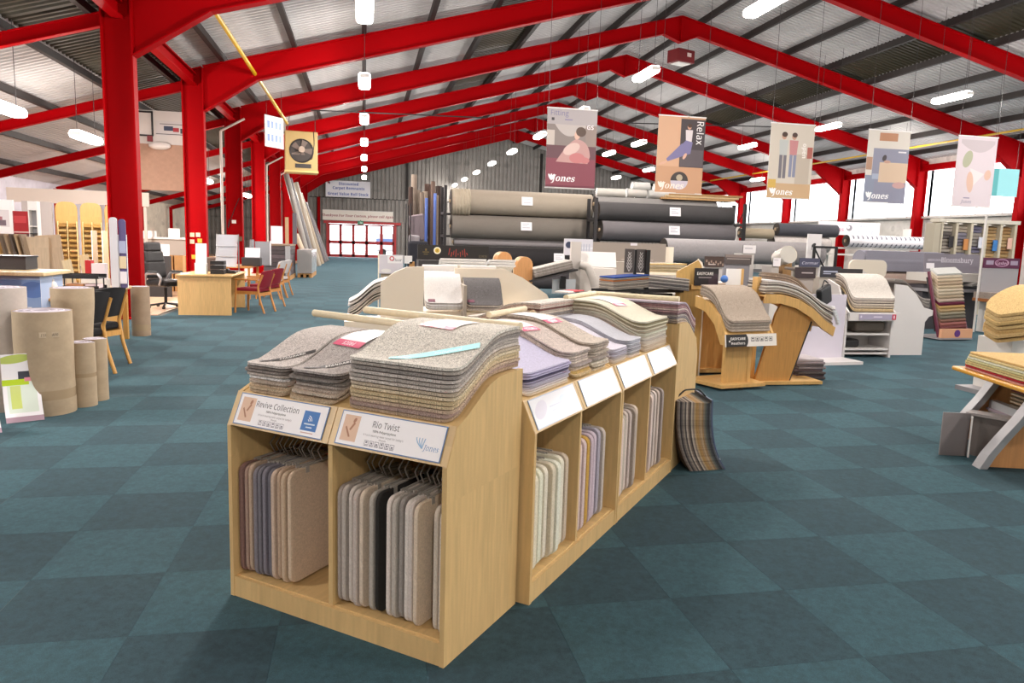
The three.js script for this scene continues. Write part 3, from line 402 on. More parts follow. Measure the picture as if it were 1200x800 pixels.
  hang(U1, [...run(-0.495, 0.026, ['#7a5f58', '#8f786c', '#a08b78', '#6f6a70', '#666268', '#706c74', '#5f5c64', '#b09c8a', '#a38d78', '#ab9680', '#b3a08a']), [-0.03, '#b9aca2', 0.05]], 'carpet sample on a hanger in the compartment under the Revive Collection sign', 'samples hung under the Revive Collection sign');
  hang(U1, [...run(0.03, 0.026, ['#8f867e', '#9f968e', '#b1a8a0', '#a99f97', '#b9aa98']), [0.185, '#9b948c', 0], [0.21, '#23211f', 0], ...run(0.262, 0.025, ['#c1b8b0', '#a29a92', '#857e78', '#c3bab2', '#b4abA3', '#bfb09c']), [0.445, '#b0a698', 0.1], [0.475, '#c2b7aa', 0.1]], 'carpet sample on a hanger in the compartment under the Rio Twist sign', 'samples hung under the Rio Twist sign');
  hang(U2, run(-0.485, 0.055, ['#b3a393', '#c9b9a4', '#d3c4ae', '#c6baa9', '#b9b09b', '#d0c3b2', '#c9bdab', '#a89a88']), 'cream carpet sample on a hanger under the lavender pile', 'samples hung under the lavender pile', { h: 0.43, t: 0.034 });
  hang(U2, run(0.045, 0.055, ['#bba9a4', '#b3a29e', '#a8863e', '#a6969e', '#a99ca4', '#8f8a94', '#a39a92']), 'lilac or mustard carpet sample on a hanger under the oatmeal pile', 'samples hung under the oatmeal pile', { h: 0.46, t: 0.034 });
  hang(U3, run(-0.495, 0.055, ['#9c949c', '#b9a9a2', '#a09688', '#b3a79e', '#a39791', '#94897f', '#b1a396']), 'carpet sample on a hanger under the grey pile', 'samples hung under the grey pile', { h: 0.47, t: 0.034 });
  hang(U3, run(0.05, 0.055, ['#a99a9a', '#b6a79f', '#9b918d', '#b0a39c', '#a89b92', '#8f857e']), 'carpet sample on a hanger under the sage pile', 'samples hung under the sage pile', { h: 0.5, t: 0.034 });
  // samples standing on the carpet by the end of the island
  const f0 = FL(795, 550), cols = ['#6d5f58', '#8d857e', '#3f3d42', '#7b7370', '#a39a8e', '#5d595a', '#c9beb0', '#82766e', '#4f4a4a', '#d3c9ba', '#9a8f84', '#c9b08a', '#b8945e', '#c09a68', '#b59a78', '#c7b190', '#a98c68', '#8d8576', '#6a706a', '#4e5256', '#3d4045', '#6b717a'];
  const sg = (() => { const g = new THREE.BoxGeometry(0.0105, 0.48, 0.36, 1, 10, 1), p = g.attributes.position; for (let i = 0; i < p.count; i++) { const f = 0.5 - p.getY(i) / 0.48; p.setX(i, p.getX(i) + 0.11 * f * f * f + 0.01 * f); p.setY(i, p.getY(i) + 0.24); } g.computeVertexNormals(); return muv(plain(g)); })();
  cols.forEach((c, i) => { const m = share('carpet_sample', sg, fleck(c), scene); m.position.set(f0[0] - 0.03 + i * 0.0118, 0.002, -f0[1] - 0.14 - i * 0.001); m.rotation.y = -0.12; m.scale.y = 1 - 0.002 * i; tag(m, 'bowed carpet sample standing on the floor by the end of the island', 'carpet sample', 'samples standing on the floor'); });
  const cv = share('sample_cover', sg, print(canvas(256, 256, (g, w, h) => { g.fillStyle = '#55617e'; g.fillRect(0, 0, w, h); g.fillStyle = '#d8dce8'; for (let i = 0; i < 7; i++) { g.save(); g.translate(30 + 34 * i, 200 - (i * 53) % 120); g.rotate(0.6); g.fillRect(0, 0, 46, 12); g.restore(); } g.fillStyle = '#f0f0f4'; g.fillRect(20, 215, 200, 24); })), scene); cv.position.set(f0[0] - 0.03 + cols.length * 0.0118, 0.002, -f0[1] - 0.163); cv.rotation.y = -0.12; tag(cv, 'blue and white printed cover sheet on the samples standing on the floor', 'cover sheet');
  const hd = mk('carry_strap', [tube([[f0[0] - 0.02, 0.49, -f0[1] - 0.05], [f0[0] + 0.05, 0.535, -f0[1] - 0.08], [f0[0] + 0.16, 0.535, -f0[1] - 0.1], [f0[0] + 0.235, 0.47, -f0[1] - 0.12]], 0.006, 6)], MT.black, scene); tag(hd, 'black carrying strap over the samples standing on the floor', 'strap');
}

// ---------- left side: rolls, desks, chairs ----------
// a standing roll wrapped in paper: lathe with a spiral end
function paperRoll(u, s, r, h, label, { waist = 0, tape = 0, mark = 0, m = MT.paperRoll, group } = {}) {
  const g = thing('paper_roll', label, 'roll', [u, 0, s], 0, group), pts = [];
  for (let i = 0; i <= 16; i++) { const f = i / 16; pts.push(new THREE.Vector2(r * (1 - waist * Math.sin(Math.PI * Math.min(1, f * 1.05)) ** 2) * (1 + 0.008 * Math.sin(9 * f + u * 7)), h * f)); }
  mk('wrapping', [new THREE.LatheGeometry(pts, 40)], m, g);
  const sp_ = []; for (let i = 0; i <= 70; i++) { const a = i / 70 * Math.PI * 6, q = r * (0.96 - 0.72 * i / 70); sp_.push([q * Math.cos(a), 0, q * Math.sin(a)]); }
  const re = mk('rolled_end', [cy(r * 0.99, r * 0.99, 0.012, 40, 0, h - 0.012, 0)], mat('#8f8894', { roughness: 0.8 }), g), sp2 = mk('spiral_edge', [tube(sp_, 0.006, 4, 140)], mat('#b9b2bb', { roughness: 0.7 }), re); sp2.position.y = h - 0.004;
  if (tape) { const tp = mk('packing_tape', [new THREE.CylinderGeometry(r * 1.004, r * 1.006, 0.09, 40, 1, true)], mat('#a89478', { roughness: 0.2 }), g); tp.position.y = tape; }
  if (mark) { const b = Math.atan2(-u, s), lb = board('written_mark', 0.14, 0.045, 0.001, canvas(256, 80, (q, w, hh) => { q.fillStyle = '#b9a78e'; q.fillRect(0, 0, w, hh); txt(q, '118 x 400', 128, 42, 50, '#2b2622', 'serif', 'center', 'italic'); }), g, [Math.sin(b + 0.18) * r * 1.0, mark, Math.cos(b + 0.18) * r * 1.0], [0, b + 0.18, 0], MT.paperRoll); lb.userData.label = 'handwritten size in black marker'; }
  return g;
}
paperRoll(-2.56, 6.57, 0.21, 0.84, 'large paper wrapped roll with handwritten size standing by the leaflets', { tape: 0.16, mark: 0.66 });
paperRoll(-2.36, 6.79, 0.105, 0.55, 'short slim paper wrapped roll beside the large marked roll', { tape: 0.3 });
paperRoll(-2.33, 7.02, 0.095, 0.55, 'short slim paper wrapped roll next to the oak chair leg', {});
paperRoll(-2.61, 7.36, 0.175, 0.97, 'waisted paper roll standing behind the two short slim rolls', { waist: 0.14 });
paperRoll(-2.93, 6.72, 0.19, 1.01, 'tall pale roll behind the bright leaflets', { m: mat('#c3bab4', { roughness: 0.7, map: TX.paper }) });
paperRoll(-3.16, 11.42, 0.125, 0.71, 'kraft paper roll standing against the first red column', { tape: 0.12, m: mat('#a8937d', { roughness: 0.75, map: TX.paper }) });
{ // printed vinyl leaflets bowed against the roll
  const sheet = (u, s, w, h, draw, label, t) => { const g = new THREE.PlaneGeometry(w, h, 4, 14), p = g.attributes.position; for (let i = 0; i < p.count; i++) { const f = 0.5 - p.getY(i) / h; p.setZ(i, 0.02 + 0.16 * f * f * f); p.setY(i, (1 - f) * h * 0.985 + 0.004); } g.computeVertexNormals(); const m = print(canvas(256, 512, draw), { roughness: 0.25, side: THREE.DoubleSide }); const o = mk('printed_leaflet', [g], m, scene, true); o.position.set(u, 0, -s); o.rotation.y = t; return tag(o, label, 'leaflet', 'bowed leaflets on the floor'); };
  sheet(-2.66, 6.36, 0.25, 0.52, (g, w, h) => { g.fillStyle = '#f1f0f4'; g.fillRect(0, 0, w, h); g.fillStyle = '#b9c96a'; g.beginPath(); g.ellipse(90, 40, 120, 34, -0.1, 0, 7); g.fill(); g.fillStyle = '#3a3f4c'; g.fillRect(110, 140, 130, 80); g.fillStyle = '#d8e4d8'; g.fillRect(30, 210, 200, 240); g.fillStyle = '#b7d51f'; g.fillRect(0, 200, 180, 46); g.fillStyle = '#c9d67a'; g.fillRect(50, 250, 70, 170); g.fillStyle = '#e08fa0'; g.fillRect(150, 190, 60, 30); g.fillStyle = '#a88f9c'; g.fillRect(0, h - 36, w, 36); }, 'bowed glossy leaflet with lime green print leaning on the pale roll', 0.5);
  sheet(-2.78, 5.98, 0.2, 0.44, (g, w, h) => { g.fillStyle = '#ece8ee'; g.fillRect(0, 0, w, h); g.fillStyle = '#6f5a68'; g.fillRect(0, 0, w, 120); g.fillStyle = '#a88f9c'; g.fillRect(0, h - 36, w, 36); }, 'bowed leaflet with mauve border on the floor by the lime green one', 0.55);
}
function chair(u, s, t, frame, seat, label, group, h = 0.86, arms = true) {
  const g = thing('armchair', label, 'chair', [u, 0, s], t, group), w = 0.52, d = 0.5;
  for (const sx of [-1, 1]) {
    mk('leg', [tube([[sx * w / 2, 0, d / 2 - 0.02], [sx * w / 2, 0.3, d / 2 - 0.03], [sx * w / 2, 0.62, d / 2 - 0.05]], 0.02, 8)], frame, g);
    mk('leg', [tube([[sx * (w / 2 - 0.02), 0, -d / 2 - 0.1], [sx * (w / 2 - 0.02), 0.24, -d / 2 - 0.02], [sx * (w / 2 - 0.02), 0.5, -d / 2 + 0.02], [sx * (w / 2 - 0.02), h - 0.06, -d / 2 - 0.08]], 0.02, 8)], frame, g);
    if (arms) mk('armrest', [rb(0.05, 0.03, d - 0.02, 0.012, sx * w / 2, 0.64, 0)], frame, g);
    mk('side_rail', [bx(0.024, 0.06, d - 0.02, sx * (w / 2 - 0.01), 0.39, 0)], frame, g);
  }
  mk('cross_rail', [bx(w - 0.04, 0.06, 0.024, 0, 0.39, d / 2 - 0.03)], frame, g); mk('cross_rail', [bx(w - 0.04, 0.06, 0.024, 0, 0.36, -d / 2)], frame, g);
  mk('seat', [rb(w - 0.05, 0.08, d - 0.03, 0.03, 0, 0.44, 0)], seat, g);
  const b = new THREE.BoxGeometry(w - 0.07, 0.3, 0.045, 8, 6, 1), p = b.attributes.position; for (let i = 0; i < p.count; i++) { const x = p.getX(i) / (w / 2), y = p.getY(i) / 0.15; p.setZ(i, p.getZ(i) - 0.05 * (1 - x * x) - 0.05 * y); p.setY(i, p.getY(i) + (y > 0 ? 0.03 * (1 - x * x) * y : 0)); } b.computeVertexNormals(); b.translate(0, h - 0.16, -d / 2 - 0.01); mk('backrest', [b], seat, g);
}
chair(-2.98, 8.2, -1.95, MT.oak, MT.blackFabric, 'oak armchair with black upholstery beside the short slim rolls', 'oak chairs with black seats', 0.86);
chair(-3.02, 8.85, -1.95, MT.oak, MT.blackFabric, 'oak armchair with black upholstery tucked behind its twin at the table', 'oak chairs with black seats', 0.86);
const redOak = mat('#c98a4a', { roughness: 0.4, map: TX.wood });
chair(-2.12, 15.0, -1.9, redOak, MT.redFabric, 'wooden armchair with crimson seat and back at the maple desk', 'crimson chairs at the desk', 0.8);
chair(-2.05, 16.1, -1.9, redOak, MT.redFabric, 'wooden armchair with crimson seat and back behind its twin', 'crimson chairs at the desk', 0.8);
chair(-2.2, 18.3, -1.8, redOak, mat('#b9b4b4', { roughness: 0.9 }), 'wooden chair with pale grey back by the wrapped pallets', 'grey backed wooden chairs', 0.88, false);
chair(-2.16, 19.2, -1.8, redOak, mat('#b9b4b4', { roughness: 0.9 }), 'wooden chair with pale grey back nearer the wrapped pallets', 'grey backed wooden chairs', 0.88, false);
// counter with blue poster, and the long table
{
  const c = thing('service_counter', 'counter with pale wooden top and blue poster front', 'counter', [-4.3, 0, 8.95], 0);
  mk('body', [bx(1.85, 0.99, 0.6, 0, 0.5, 0)], mat('#a9bcdc', { roughness: 0.4 }), c); mk('worktop', [rb(2.0, 0.045, 0.74, 0.012, 0, 1.015, 0.02)], mat('#e8d2a8', { roughness: 0.35, map: TX.wood }), c);
  const po = board('poster', 0.9, 0.84, 0.006, canvas(512, 480, (g, w, h) => { const l = g.createLinearGradient(0, 0, 0, h); l.addColorStop(0, '#7fa2d6'); l.addColorStop(1, '#c4d5ea'); g.fillStyle = l; g.fillRect(0, 0, w, h); g.fillStyle = '#dfe8f4'; for (let i = 0; i < 9; i++) { g.beginPath(); g.ellipse((i * 97) % 512, 330 + (i * 41) % 120, 90, 22, 0.1, 0, 7); g.fill(); } g.fillStyle = '#5f83c4'; g.beginPath(); g.ellipse(470, 60, 70, 50, 0, 0, 7); g.fill(); txt(g, 'breathe', 330, 215, 120, '#f6f9ff', 'serif', 'center', 'italic'); }), c, [0.48, 0.53, 0.305], [0, 0, 0]); po.userData.label = 'sky blue poster with white script';
  const k = thing('black_tray', 'black box edge standing on the counter top', 'box', [-4.0, 1.04, 9.1]); mk('box_body', [bx(0.75, 0.13, 0.3, 0, 0.065, 0)], MT.dark, k); mk('box_lid', [bx(0.77, 0.02, 0.32, 0, 0.14, 0)], MT.black, k);
  const t = thing('long_table', 'pale wooden table behind the black upholstered chairs', 'table', [-3.75, 0, 10.35], 0); mk('tabletop', [rb(1.15, 0.04, 1.5, 0.01, 0, 0.72, 0)], mat('#e2c08e', { roughness: 0.35, map: TX.wood }), t); for (const [x, z] of [[-0.5, -0.68], [0.5, -0.68], [-0.5, 0.68], [0.5, 0.68]]) mk('leg', [bx(0.06, 0.7, 0.06, x, 0.35, z)], MT.oak, t); mk('modesty_panel', [bx(0.02, 0.45, 1.3, 0.42, 0.46, 0)], MT.oak, t);
  const b = thing('sanitizer_bottle', 'white pump bottle of hand sanitizer beside the blue poster', 'bottle', [-3.38, 0.74, 8.98]); mk('bottle', [new THREE.LatheGeometry([[0, 0], [0.045, 0], [0.048, 0.02], [0.048, 0.13], [0.03, 0.165], [0.016, 0.18], [0.016, 0.19]].map((p) => new THREE.Vector2(...p)), 20)], mat('#efe9e4', { roughness: 0.3 }), b); mk('bottle_label', [cy(0.0488, 0.0488, 0.07, 20, 0, 0.075, 0)], mat('#e9d6c4'), b); mk('pump', [cy(0.006, 0.006, 0.05, 8, 0, 0.21, 0), rb(0.05, 0.014, 0.018, 0.004, -0.015, 0.238, 0), cy(0.018, 0.018, 0.02, 12, 0, 0.19, 0)], MT.white, b);
  const sh_ = thing('side_shelf', 'small oak shelf carrying the sanitizer bottle', 'shelf', [-3.34, 0, 8.98]); mk('shelf_board', [bx(0.34, 0.03, 0.28, 0, 0.725, 0)], MT.oak, sh_); mk('shelf_post', [bx(0.05, 0.71, 0.05, -0.05, 0.355, 0)], MT.oak, sh_);
  const tr = thing('letter_tray', 'black two tier letter tray on the long table', 'tray', [-3.42, 0.742, 10.05]); for (const y of [0.02, 0.16]) mk('tray', [bx(0.42, 0.012, 0.3, 0, y, 0), bx(0.42, 0.05, 0.01, 0, y + 0.02, 0.15), bx(0.42, 0.05, 0.01, 0, y + 0.02, -0.15), bx(0.01, 0.05, 0.3, -0.21, y + 0.02, 0)], MT.black, tr); for (const [x, z] of [[-0.18, 0.13], [0.18, 0.13], [-0.18, -0.13], [0.18, -0.13]]) mk('tray_riser', [cy(0.008, 0.008, 0.14, 6, x, 0.09, z)], MT.black, tr);
  const pp = thing('paper_stack', 'loose papers and a pink folder inside the letter tray', 'papers', [-3.42, 0.772, 10.05]); mk('folder', [bx(0.2, 0.05, 0.2, -0.08, 0.03, 0)], mat('#c98a5c'), pp); mk('paper', [bx(0.14, 0.05, 0.2, 0.11, 0.03, 0)], mat('#e3c9c9'), pp);
  const ck = thing('red_box', 'small white and red carton behind the letter tray', 'box', [-3.45, 0.742, 10.55]); mk('carton', [bx(0.16, 0.2, 0.12, 0.05, 0.1 + 0.12, 0)], mat('#e6d9dc'), ck); mk('carton_end', [bx(0.07, 0.24, 0.12, -0.07, 0.12 + 0.12, 0)], mat('#b3121c'), ck); mk('carton_base', [bx(0.3, 0.12, 0.16, 0, 0.06, 0)], MT.offwhite, ck);
  const bs = thing('brochure_holder', 'tall white leaflet holder with rounded fins beside the first red column', 'holder', [-3.16, 0.742, 10.6]); mk('fin', [ext(rrect(0.09, 0.92, 0.04), 0.02, 0.003, -0.05, 0, 0.06)], mat('#cfd0d6'), bs); mk('fin', [ext(rrect(0.08, 0.9, 0.04), 0.02, 0.003, 0.045, 0, 0.02)], mat('#59507e'), bs); mk('leaflet_back', [bx(0.16, 0.7, 0.03, 0.0, 0.35, -0.02)], MT.white, bs);
  for (let i = 0; i < 3; i++) mk('leaflet', [bx(0.085, 0.16, 0.008, 0.045, 0.14 + i * 0.2, 0.055)], mat(['#e8e4ea', '#d9c9a8', '#a8b0cc'][i]), bs);
}
// wall of wood samples in the side aisle
{
  const wood = ['#b39152', '#a8854c', '#b99c66', '#9c7a44'];
  for (let k = 0; k < 3; k++) {
    const g = thing('wood_sample_tower', 'tall honey coloured sample tower with rounded top and two columns of slots', 'display tower', [-6.85 + k * 0.48, 0, 19.2 + k * 0.15], 0.25, 'wood sample towers'); mk('back_board', [ext(rrect(0.44, 2.12, 0.18), 0.04, 0.004)], mat('#b8924e', { roughness: 0.45, map: TX.wood }), g);
    for (const sx of [-0.08, 0.12]) for (let j = 0; j < 12; j++) { mk('slot_sample', [bx(0.15, 0.022, 0.16, sx, 0.32 + j * 0.115, 0.12, 0.35)], mat(wood[(j + k) % 4], { map: TX.wood }), g); }
    for (const sx of [-0.17, 0.02, 0.21]) mk('slot_divider', [bx(0.014, 1.5, 0.14, sx, 0.92, 0.1)], mat('#e8cf9a', { map: TX.wood }), g);
  }
  const fa = mk('fascia_board', [bx(3.2, 0.34, 0.06, -6.9, 2.28, -20.2), bx(0.06, 2.1, 0.06, -8.4, 1.05, -20.2), bx(0.06, 2.1, 0.06, -5.4, 1.05, -20.2)], mat('#c9beb4', { roughness: 0.7 }), scene); tag(fa, 'pale grey fascia on posts above the wood sample towers', 'fascia');
  const gb = thing('room_divider', 'plain grey room divider left of the wood sample towers', 'panel', [-7.35, 0, 18.9]); mk('panel_face', [bx(0.62, 2.1, 0.05, 0, 1.05, 0)], mat('#96908e', { roughness: 0.8 }), gb); mk('panel_foot', [bx(0.62, 0.05, 0.4, 0, 0.025, 0)], MT.grey, gb);
  for (let i = 0; i < 5; i++) { const o = thing('flooring_board', 'long flooring board leaning beside the wood sample towers', 'board', [-5.75 + i * 0.13, 0, 17.6 + i * 0.25], 0.3, 'boards leaning by the towers'); const bd = mk('plank', [bx(0.1, 1.5, 0.02, 0, 0.75, 0)], mat(['#8d7a66', '#a08c74', '#73675c', '#b09a80', '#6b6058'][i], { map: TX.wood }), o); bd.rotation.x = -0.18; mk('plank_edge', [bx(0.012, 1.5, 0.024, -0.055, 0.75, 0)], MT.offwhite, o).rotation.x = -0.18; }
  // large boards in front
  const lb = (u, s, w, h, c, rz, label) => { const o = thing('sample_board', label, 'board', [u, 0, s], 0.2, 'large leaning boards'); const b = mk('board_face', [bx(w, h, 0.03, 0, h / 2, 0)], mat(c, { roughness: 0.6, map: TX.wood }), o); b.rotation.set(-0.06, 0, rz); mk('board_foot', [bx(w * 0.7, 0.04, 0.25, 0, 0.02, -0.05)], MT.grey, o); };
  lb(-5.0, 12.6, 0.42, 1.36, '#c9b49c', 0, 'plain pinkish beige board behind the counter'); lb(-4.7, 12.75, 0.34, 1.4, '#bfa890', 0.1, 'tilted marbled board wrapped in film by the counter'); lb(-4.35, 13.3, 0.14, 1.1, '#d8bf98', 0.16, 'narrow pale board leaning beside the marbled one'); lb(-4.2, 12.2, 0.12, 1.05, '#e0cca8', 0.18, 'narrow cream board leaning nearest the letter tray');
  const fr = thing('sample_fan', 'row of upright laminate samples on the counter', 'samples', [-5.35, 1.04, 12.6]); const fs = thing('display_plinth', 'grey plinth under the upright laminate samples', 'plinth', [-5.45, 0, 12.6]); mk('plinth_body', [bx(0.9, 1.0, 0.4, 0, 0.5, 0)], mat('#7d7672'), fs); mk('plinth_top', [bx(0.94, 0.035, 0.44, 0, 1.02, 0)], MT.grey, fs);
  for (let i = 0; i < 11; i++) { const b = mk('laminate_strip', [bx(0.028, 0.36, 0.2, 0, 0.18, 0)], mat(['#6f5f50', '#a08a70', '#57493f', '#b59a78', '#8c7a66', '#b98f50'][i % 6], { map: TX.wood }), fr); b.position.x = -0.4 + i * 0.07; b.rotation.z = 0.2; }
  const art = (u, w, h0, h1, s, draw, label, edge) => { const o = thing('framed_poster', label, 'poster', [u, 0, s]); mk('stand_post', [bx(0.04, h0, 0.04, 0, h0 / 2, -0.04)], MT.grey, o); board('poster_face', w, h1 - h0, 0.04, canvas(256, 320, draw), o, [0, (h0 + h1) / 2, 0], [0, 0, 0], edge); };
  art(-5.6, 0.42, 1.36, 1.92, 13, (g, w, h) => { g.fillStyle = '#f4f2f2'; g.fillRect(0, 0, w, h); g.fillStyle = '#dcd6d8'; g.fillRect(70, 90, 150, 150); g.fillStyle = '#7b6a74'; g.fillRect(100, 180, 90, 50); g.fillStyle = '#a87078'; g.fillRect(120, 150, 40, 30); }, 'white framed poster behind the counter', MT.white);
  art(-5.29, 0.22, 1.36, 1.75, 13, (g, w, h) => { g.fillStyle = '#a3121c'; g.fillRect(0, 0, w, h); g.fillStyle = '#c43a40'; g.fillRect(20, 60, 200, 90); g.fillStyle = '#d8c8c4'; g.fillRect(0, 260, w, 14); g.fillStyle = '#5b3a38'; g.fillRect(0, 285, w, 35); }, 'red poster beside the white framed one', mat('#8c1118'));
  const ss = thing('slotted_shelf', 'narrow white slotted shelf beside the red poster', 'shelf', [-5.1, 0, 13]); mk('shelf_side', [bx(0.012, 1.9, 0.12, -0.06, 0.95, 0)], MT.white, ss); mk('shelf_side', [bx(0.012, 1.9, 0.12, 0.06, 0.95, 0)], MT.white, ss); mk('shelf_back', [bx(0.12, 1.9, 0.01, 0, 0.95, -0.055)], mat('#9b9ba0'), ss); mk('shelf_header', [bx(0.13, 0.14, 0.13, 0, 1.84, 0)], MT.white, ss); for (let i = 0; i < 9; i++) mk('shelf_board', [bx(0.12, 0.014, 0.12, 0, 0.6 + i * 0.115, 0)], i % 2 ? MT.dark : MT.white, ss);
  // hanging bulkhead with posters
  const bh = thing('hanging_bulkhead', 'pinkish board bulkhead hung high between the first two red columns', 'bulkhead', [-5.1, 0, 20.6]); mk('lower_board', [bx(1.5, 1.15, 0.06, 0, 3.12, 0)], mat('#b5917c', { roughness: 0.7, map: TX.paper }), bh); mk('upper_board', [bx(1.5, 0.85, 0.06, 0, 4.1, -0.03)], mat('#cfc8c2', { roughness: 0.6 }), bh);
  const f1 = mk('poster_frame', [bx(0.5, 0.04, 0.03, -0.4, 4.48, 0.02), bx(0.5, 0.04, 0.03, -0.4, 3.9, 0.02), bx(0.04, 0.6, 0.03, -0.16, 4.2, 0.02)], MT.black, bh); board('poster', 0.8, 0.36, 0.01, canvas(256, 128, (g, w, h) => { g.fillStyle = '#c9c4c2'; g.fillRect(0, 0, w, h); g.fillStyle = '#2b3550'; g.fillRect(60, 44, 70, 40); g.fillStyle = '#a3202c'; g.fillRect(130, 56, 45, 36); g.fillStyle = '#33414a'; g.fillRect(185, 60, 70, 44); g.fillStyle = '#3a3436'; g.fillRect(30, 24, 226, 5); g.fillRect(0, 112, 256, 6); }), bh, [0.32, 4.1, 0.01], [0, 0, 0]);
  const ov = mk('oval_lamp', [sp(0.24, 20)], mat('#d6d0ca', { roughness: 0.4 }), bh); ov.scale.set(1.1, 0.45, 0.5); ov.position.set(0.02, 3.65, 0.12); mk('hanging_chain', [bar([-0.6, 4.5, -0.03], [-0.6, topH(-5.7) + 0.2, -0.03], 0.012, 5), ], MT.dark, bh); mk('hanging_chain', [bar([0.6, 4.5, -0.03], [0.6, topH(-4.5) + 0.2, -0.03], 0.012, 5)], MT.dark, bh); mk('wall_tag', [bx(0.12, 0.14, 0.06, -0.22, 3.82, 0.05)], mat('#7b2a30'), bh);
}
// maple desk with office chair and clutter
{
  const dm = mat('#e3be84', { roughness: 0.42, map: TX.wood }), d = thing('office_desk', 'maple desk with solid end panel by the second red column', 'desk', [-2.86, 0, 15.1]); mk('desktop', [rb(0.96, 0.035, 1.72, 0.008, 0, 0.725, 0)], dm, d); mk('end_panel', [bx(0.92, 0.71, 0.03, 0, 0.355, 0.8)], dm, d); mk('end_panel', [bx(0.92, 0.71, 0.03, 0, 0.355, -0.8)], dm, d); mk('modesty_panel', [bx(0.02, 0.5, 1.56, 0.1, 0.44, 0)], dm, d);
  const c = thing('office_chair', 'black leather office chair with high padded back behind the maple desk', 'office chair', [-3.85, 0, 15.6], 1.05);
  const cb = mk('base', [0, 1, 2, 3, 4].map((k) => { const a = k * 1.2566; return bar([0, 0.1, 0], [0.3 * Math.cos(a), 0.06, 0.3 * Math.sin(a)], 0.02, 6); }).concat([cy(0.03, 0.03, 0.3, 10, 0, 0.25, 0)]), MT.black, c); for (let k = 0; k < 5; k++) { const a = k * 1.2566; mk('castor', [cy(0.03, 0.03, 0.03, 12, 0.3 * Math.cos(a), 0.03, 0.3 * Math.sin(a), HALF)], MT.dark, cb); }
  mk('seat', [rb(0.52, 0.13, 0.5, 0.05, 0, 0.5, 0)], MT.leather, c); const bk = mk('backrest', [rb(0.5, 0.34, 0.12, 0.05, 0, 0.75, -0.24, -0.12), rb(0.46, 0.24, 0.12, 0.05, 0, 1.0, -0.27, -0.14), rb(0.4, 0.2, 0.12, 0.05, 0, 1.19, -0.3, -0.16)], MT.leather, c);
  for (const sx of [-1, 1]) { const ar = mk('armrest', [tube([[sx * 0.27, 0.47, 0.12], [sx * 0.31, 0.6, 0.2], [sx * 0.31, 0.7, 0.1], [sx * 0.31, 0.68, -0.15], [sx * 0.28, 0.55, -0.22]], 0.025, 8)], mat('#a9a9ad', { roughness: 0.3, metalness: 0.6 }), c); mk('arm_pad', [rb(0.06, 0.03, 0.26, 0.012, sx * 0.31, 0.72, 0)], MT.black, ar); }
  const ph = thing('paper_holder', 'white upright paper holder on the maple desk', 'holder', [-2.97, 0.743, 14.62]); mk('sheet', [bx(0.19, 0.56, 0.02, 0, 0.28, 0, -0.08)], mat('#e9e9ef', { roughness: 0.4 }), ph); mk('foot', [bx(0.2, 0.2, 0.14, 0, 0.1, 0.02)], MT.white, ph);
  const ft = thing('file_tray', 'black file tray on the maple desk end', 'tray', [-2.68, 0.743, 14.65]); for (let i = 0; i < 3; i++) mk('tray', [bx(0.24, 0.07, 0.24, 0, 0.04 + i * 0.085, 0)], MT.black, ft);
  const st = thing('leaflet_rack', 'clear acrylic leaflet rack on the maple desk', 'rack', [-2.68, 0.743, 15.5]); for (let i = 0; i < 3; i++) { mk('pocket', [bx(0.4, 0.26, 0.012, 0.02, 0.62 - i * 0.2, i * 0.06, -0.5)], MT.film, st); mk('leaflet', [bx(0.3, 0.24, 0.008, 0.02, 0.62 - i * 0.2, -0.012 + i * 0.06, -0.5)], mat(['#c9cad6', '#b9b6c0', '#d8d3da'][i]), st); } mk('rack_frame', [bx(0.02, 0.75, 0.02, -0.19, 0.37, -0.1), bx(0.02, 0.75, 0.02, 0.22, 0.37, -0.1), bx(0.44, 0.03, 0.3, 0.02, 0.015, 0)], MT.steel, st);
  const pr = thing('desk_phone', 'dark telephone and calculator at the far end of the maple desk', 'phone', [-2.5, 0.743, 14.95]); mk('base', [rb(0.18, 0.05, 0.2, 0.015, 0, 0.028, 0)], MT.dark, pr); mk('handset', [rb(0.05, 0.04, 0.2, 0.015, -0.06, 0.07, 0)], MT.black, pr);
  const pot = thing('brown_box', 'brown carton between the maple desk and the red column', 'box', [-2.95, 0.743, 15.6]); mk('carton', [bx(0.22, 0.26, 0.22, 0, 0.13, 0)], mat('#5a4a44'), pot); mk('flap', [bx(0.24, 0.02, 0.24, 0, 0.27, 0)], mat('#75625a'), pot);
  const notes = ['#e8c9a0', '#e3c7b0', '#f2b233', '#e0b79a', '#f0a428'], np = [[224, 275], [231, 275], [233, 282], [224, 283], [226, 301]]; np.forEach(([x, y], i) => { const [u, h] = AS(x, y, 18.96), o = mk('sticky_note', [bx(0.1, 0.1, 0.004)], mat(notes[i]), scene); o.position.set(Math.max(-4.1, u), h, -19.068); tag(o, ['peach sticky note high on the second red column', 'pale pink sticky note on the second red column', 'bright orange sticky note on the second red column', 'tan sticky note below the peach one', 'amber sticky note low on the second red column'][i], 'sticky note', 'sticky notes on the column'); });
  // second table and what stands behind
  const t2 = thing('side_table', 'small oak table between the crimson and grey backed chairs', 'table', [-2.98, 0, 18.7]); mk('tabletop', [bx(0.8, 0.035, 1.5, 0, 0.735, 0)], redOak, t2); for (const [x, z] of [[-0.36, -0.7], [0.36, -0.7], [-0.36, 0.7], [0.36, 0.7]]) mk('leg', [bx(0.05, 0.72, 0.05, x, 0.36, z)], redOak, t2);
  const pt = thing('printer', 'grey desktop printer on the small oak table', 'printer', [-2.62, 0.753, 18.5]); mk('body', [rb(0.42, 0.2, 0.36, 0.02, 0, 0.1, 0)], MT.dark, pt); mk('paper_tray', [bx(0.34, 0.26, 0.02, 0, 0.3, -0.12, -0.35)], mat('#c9c9cf'), pt);
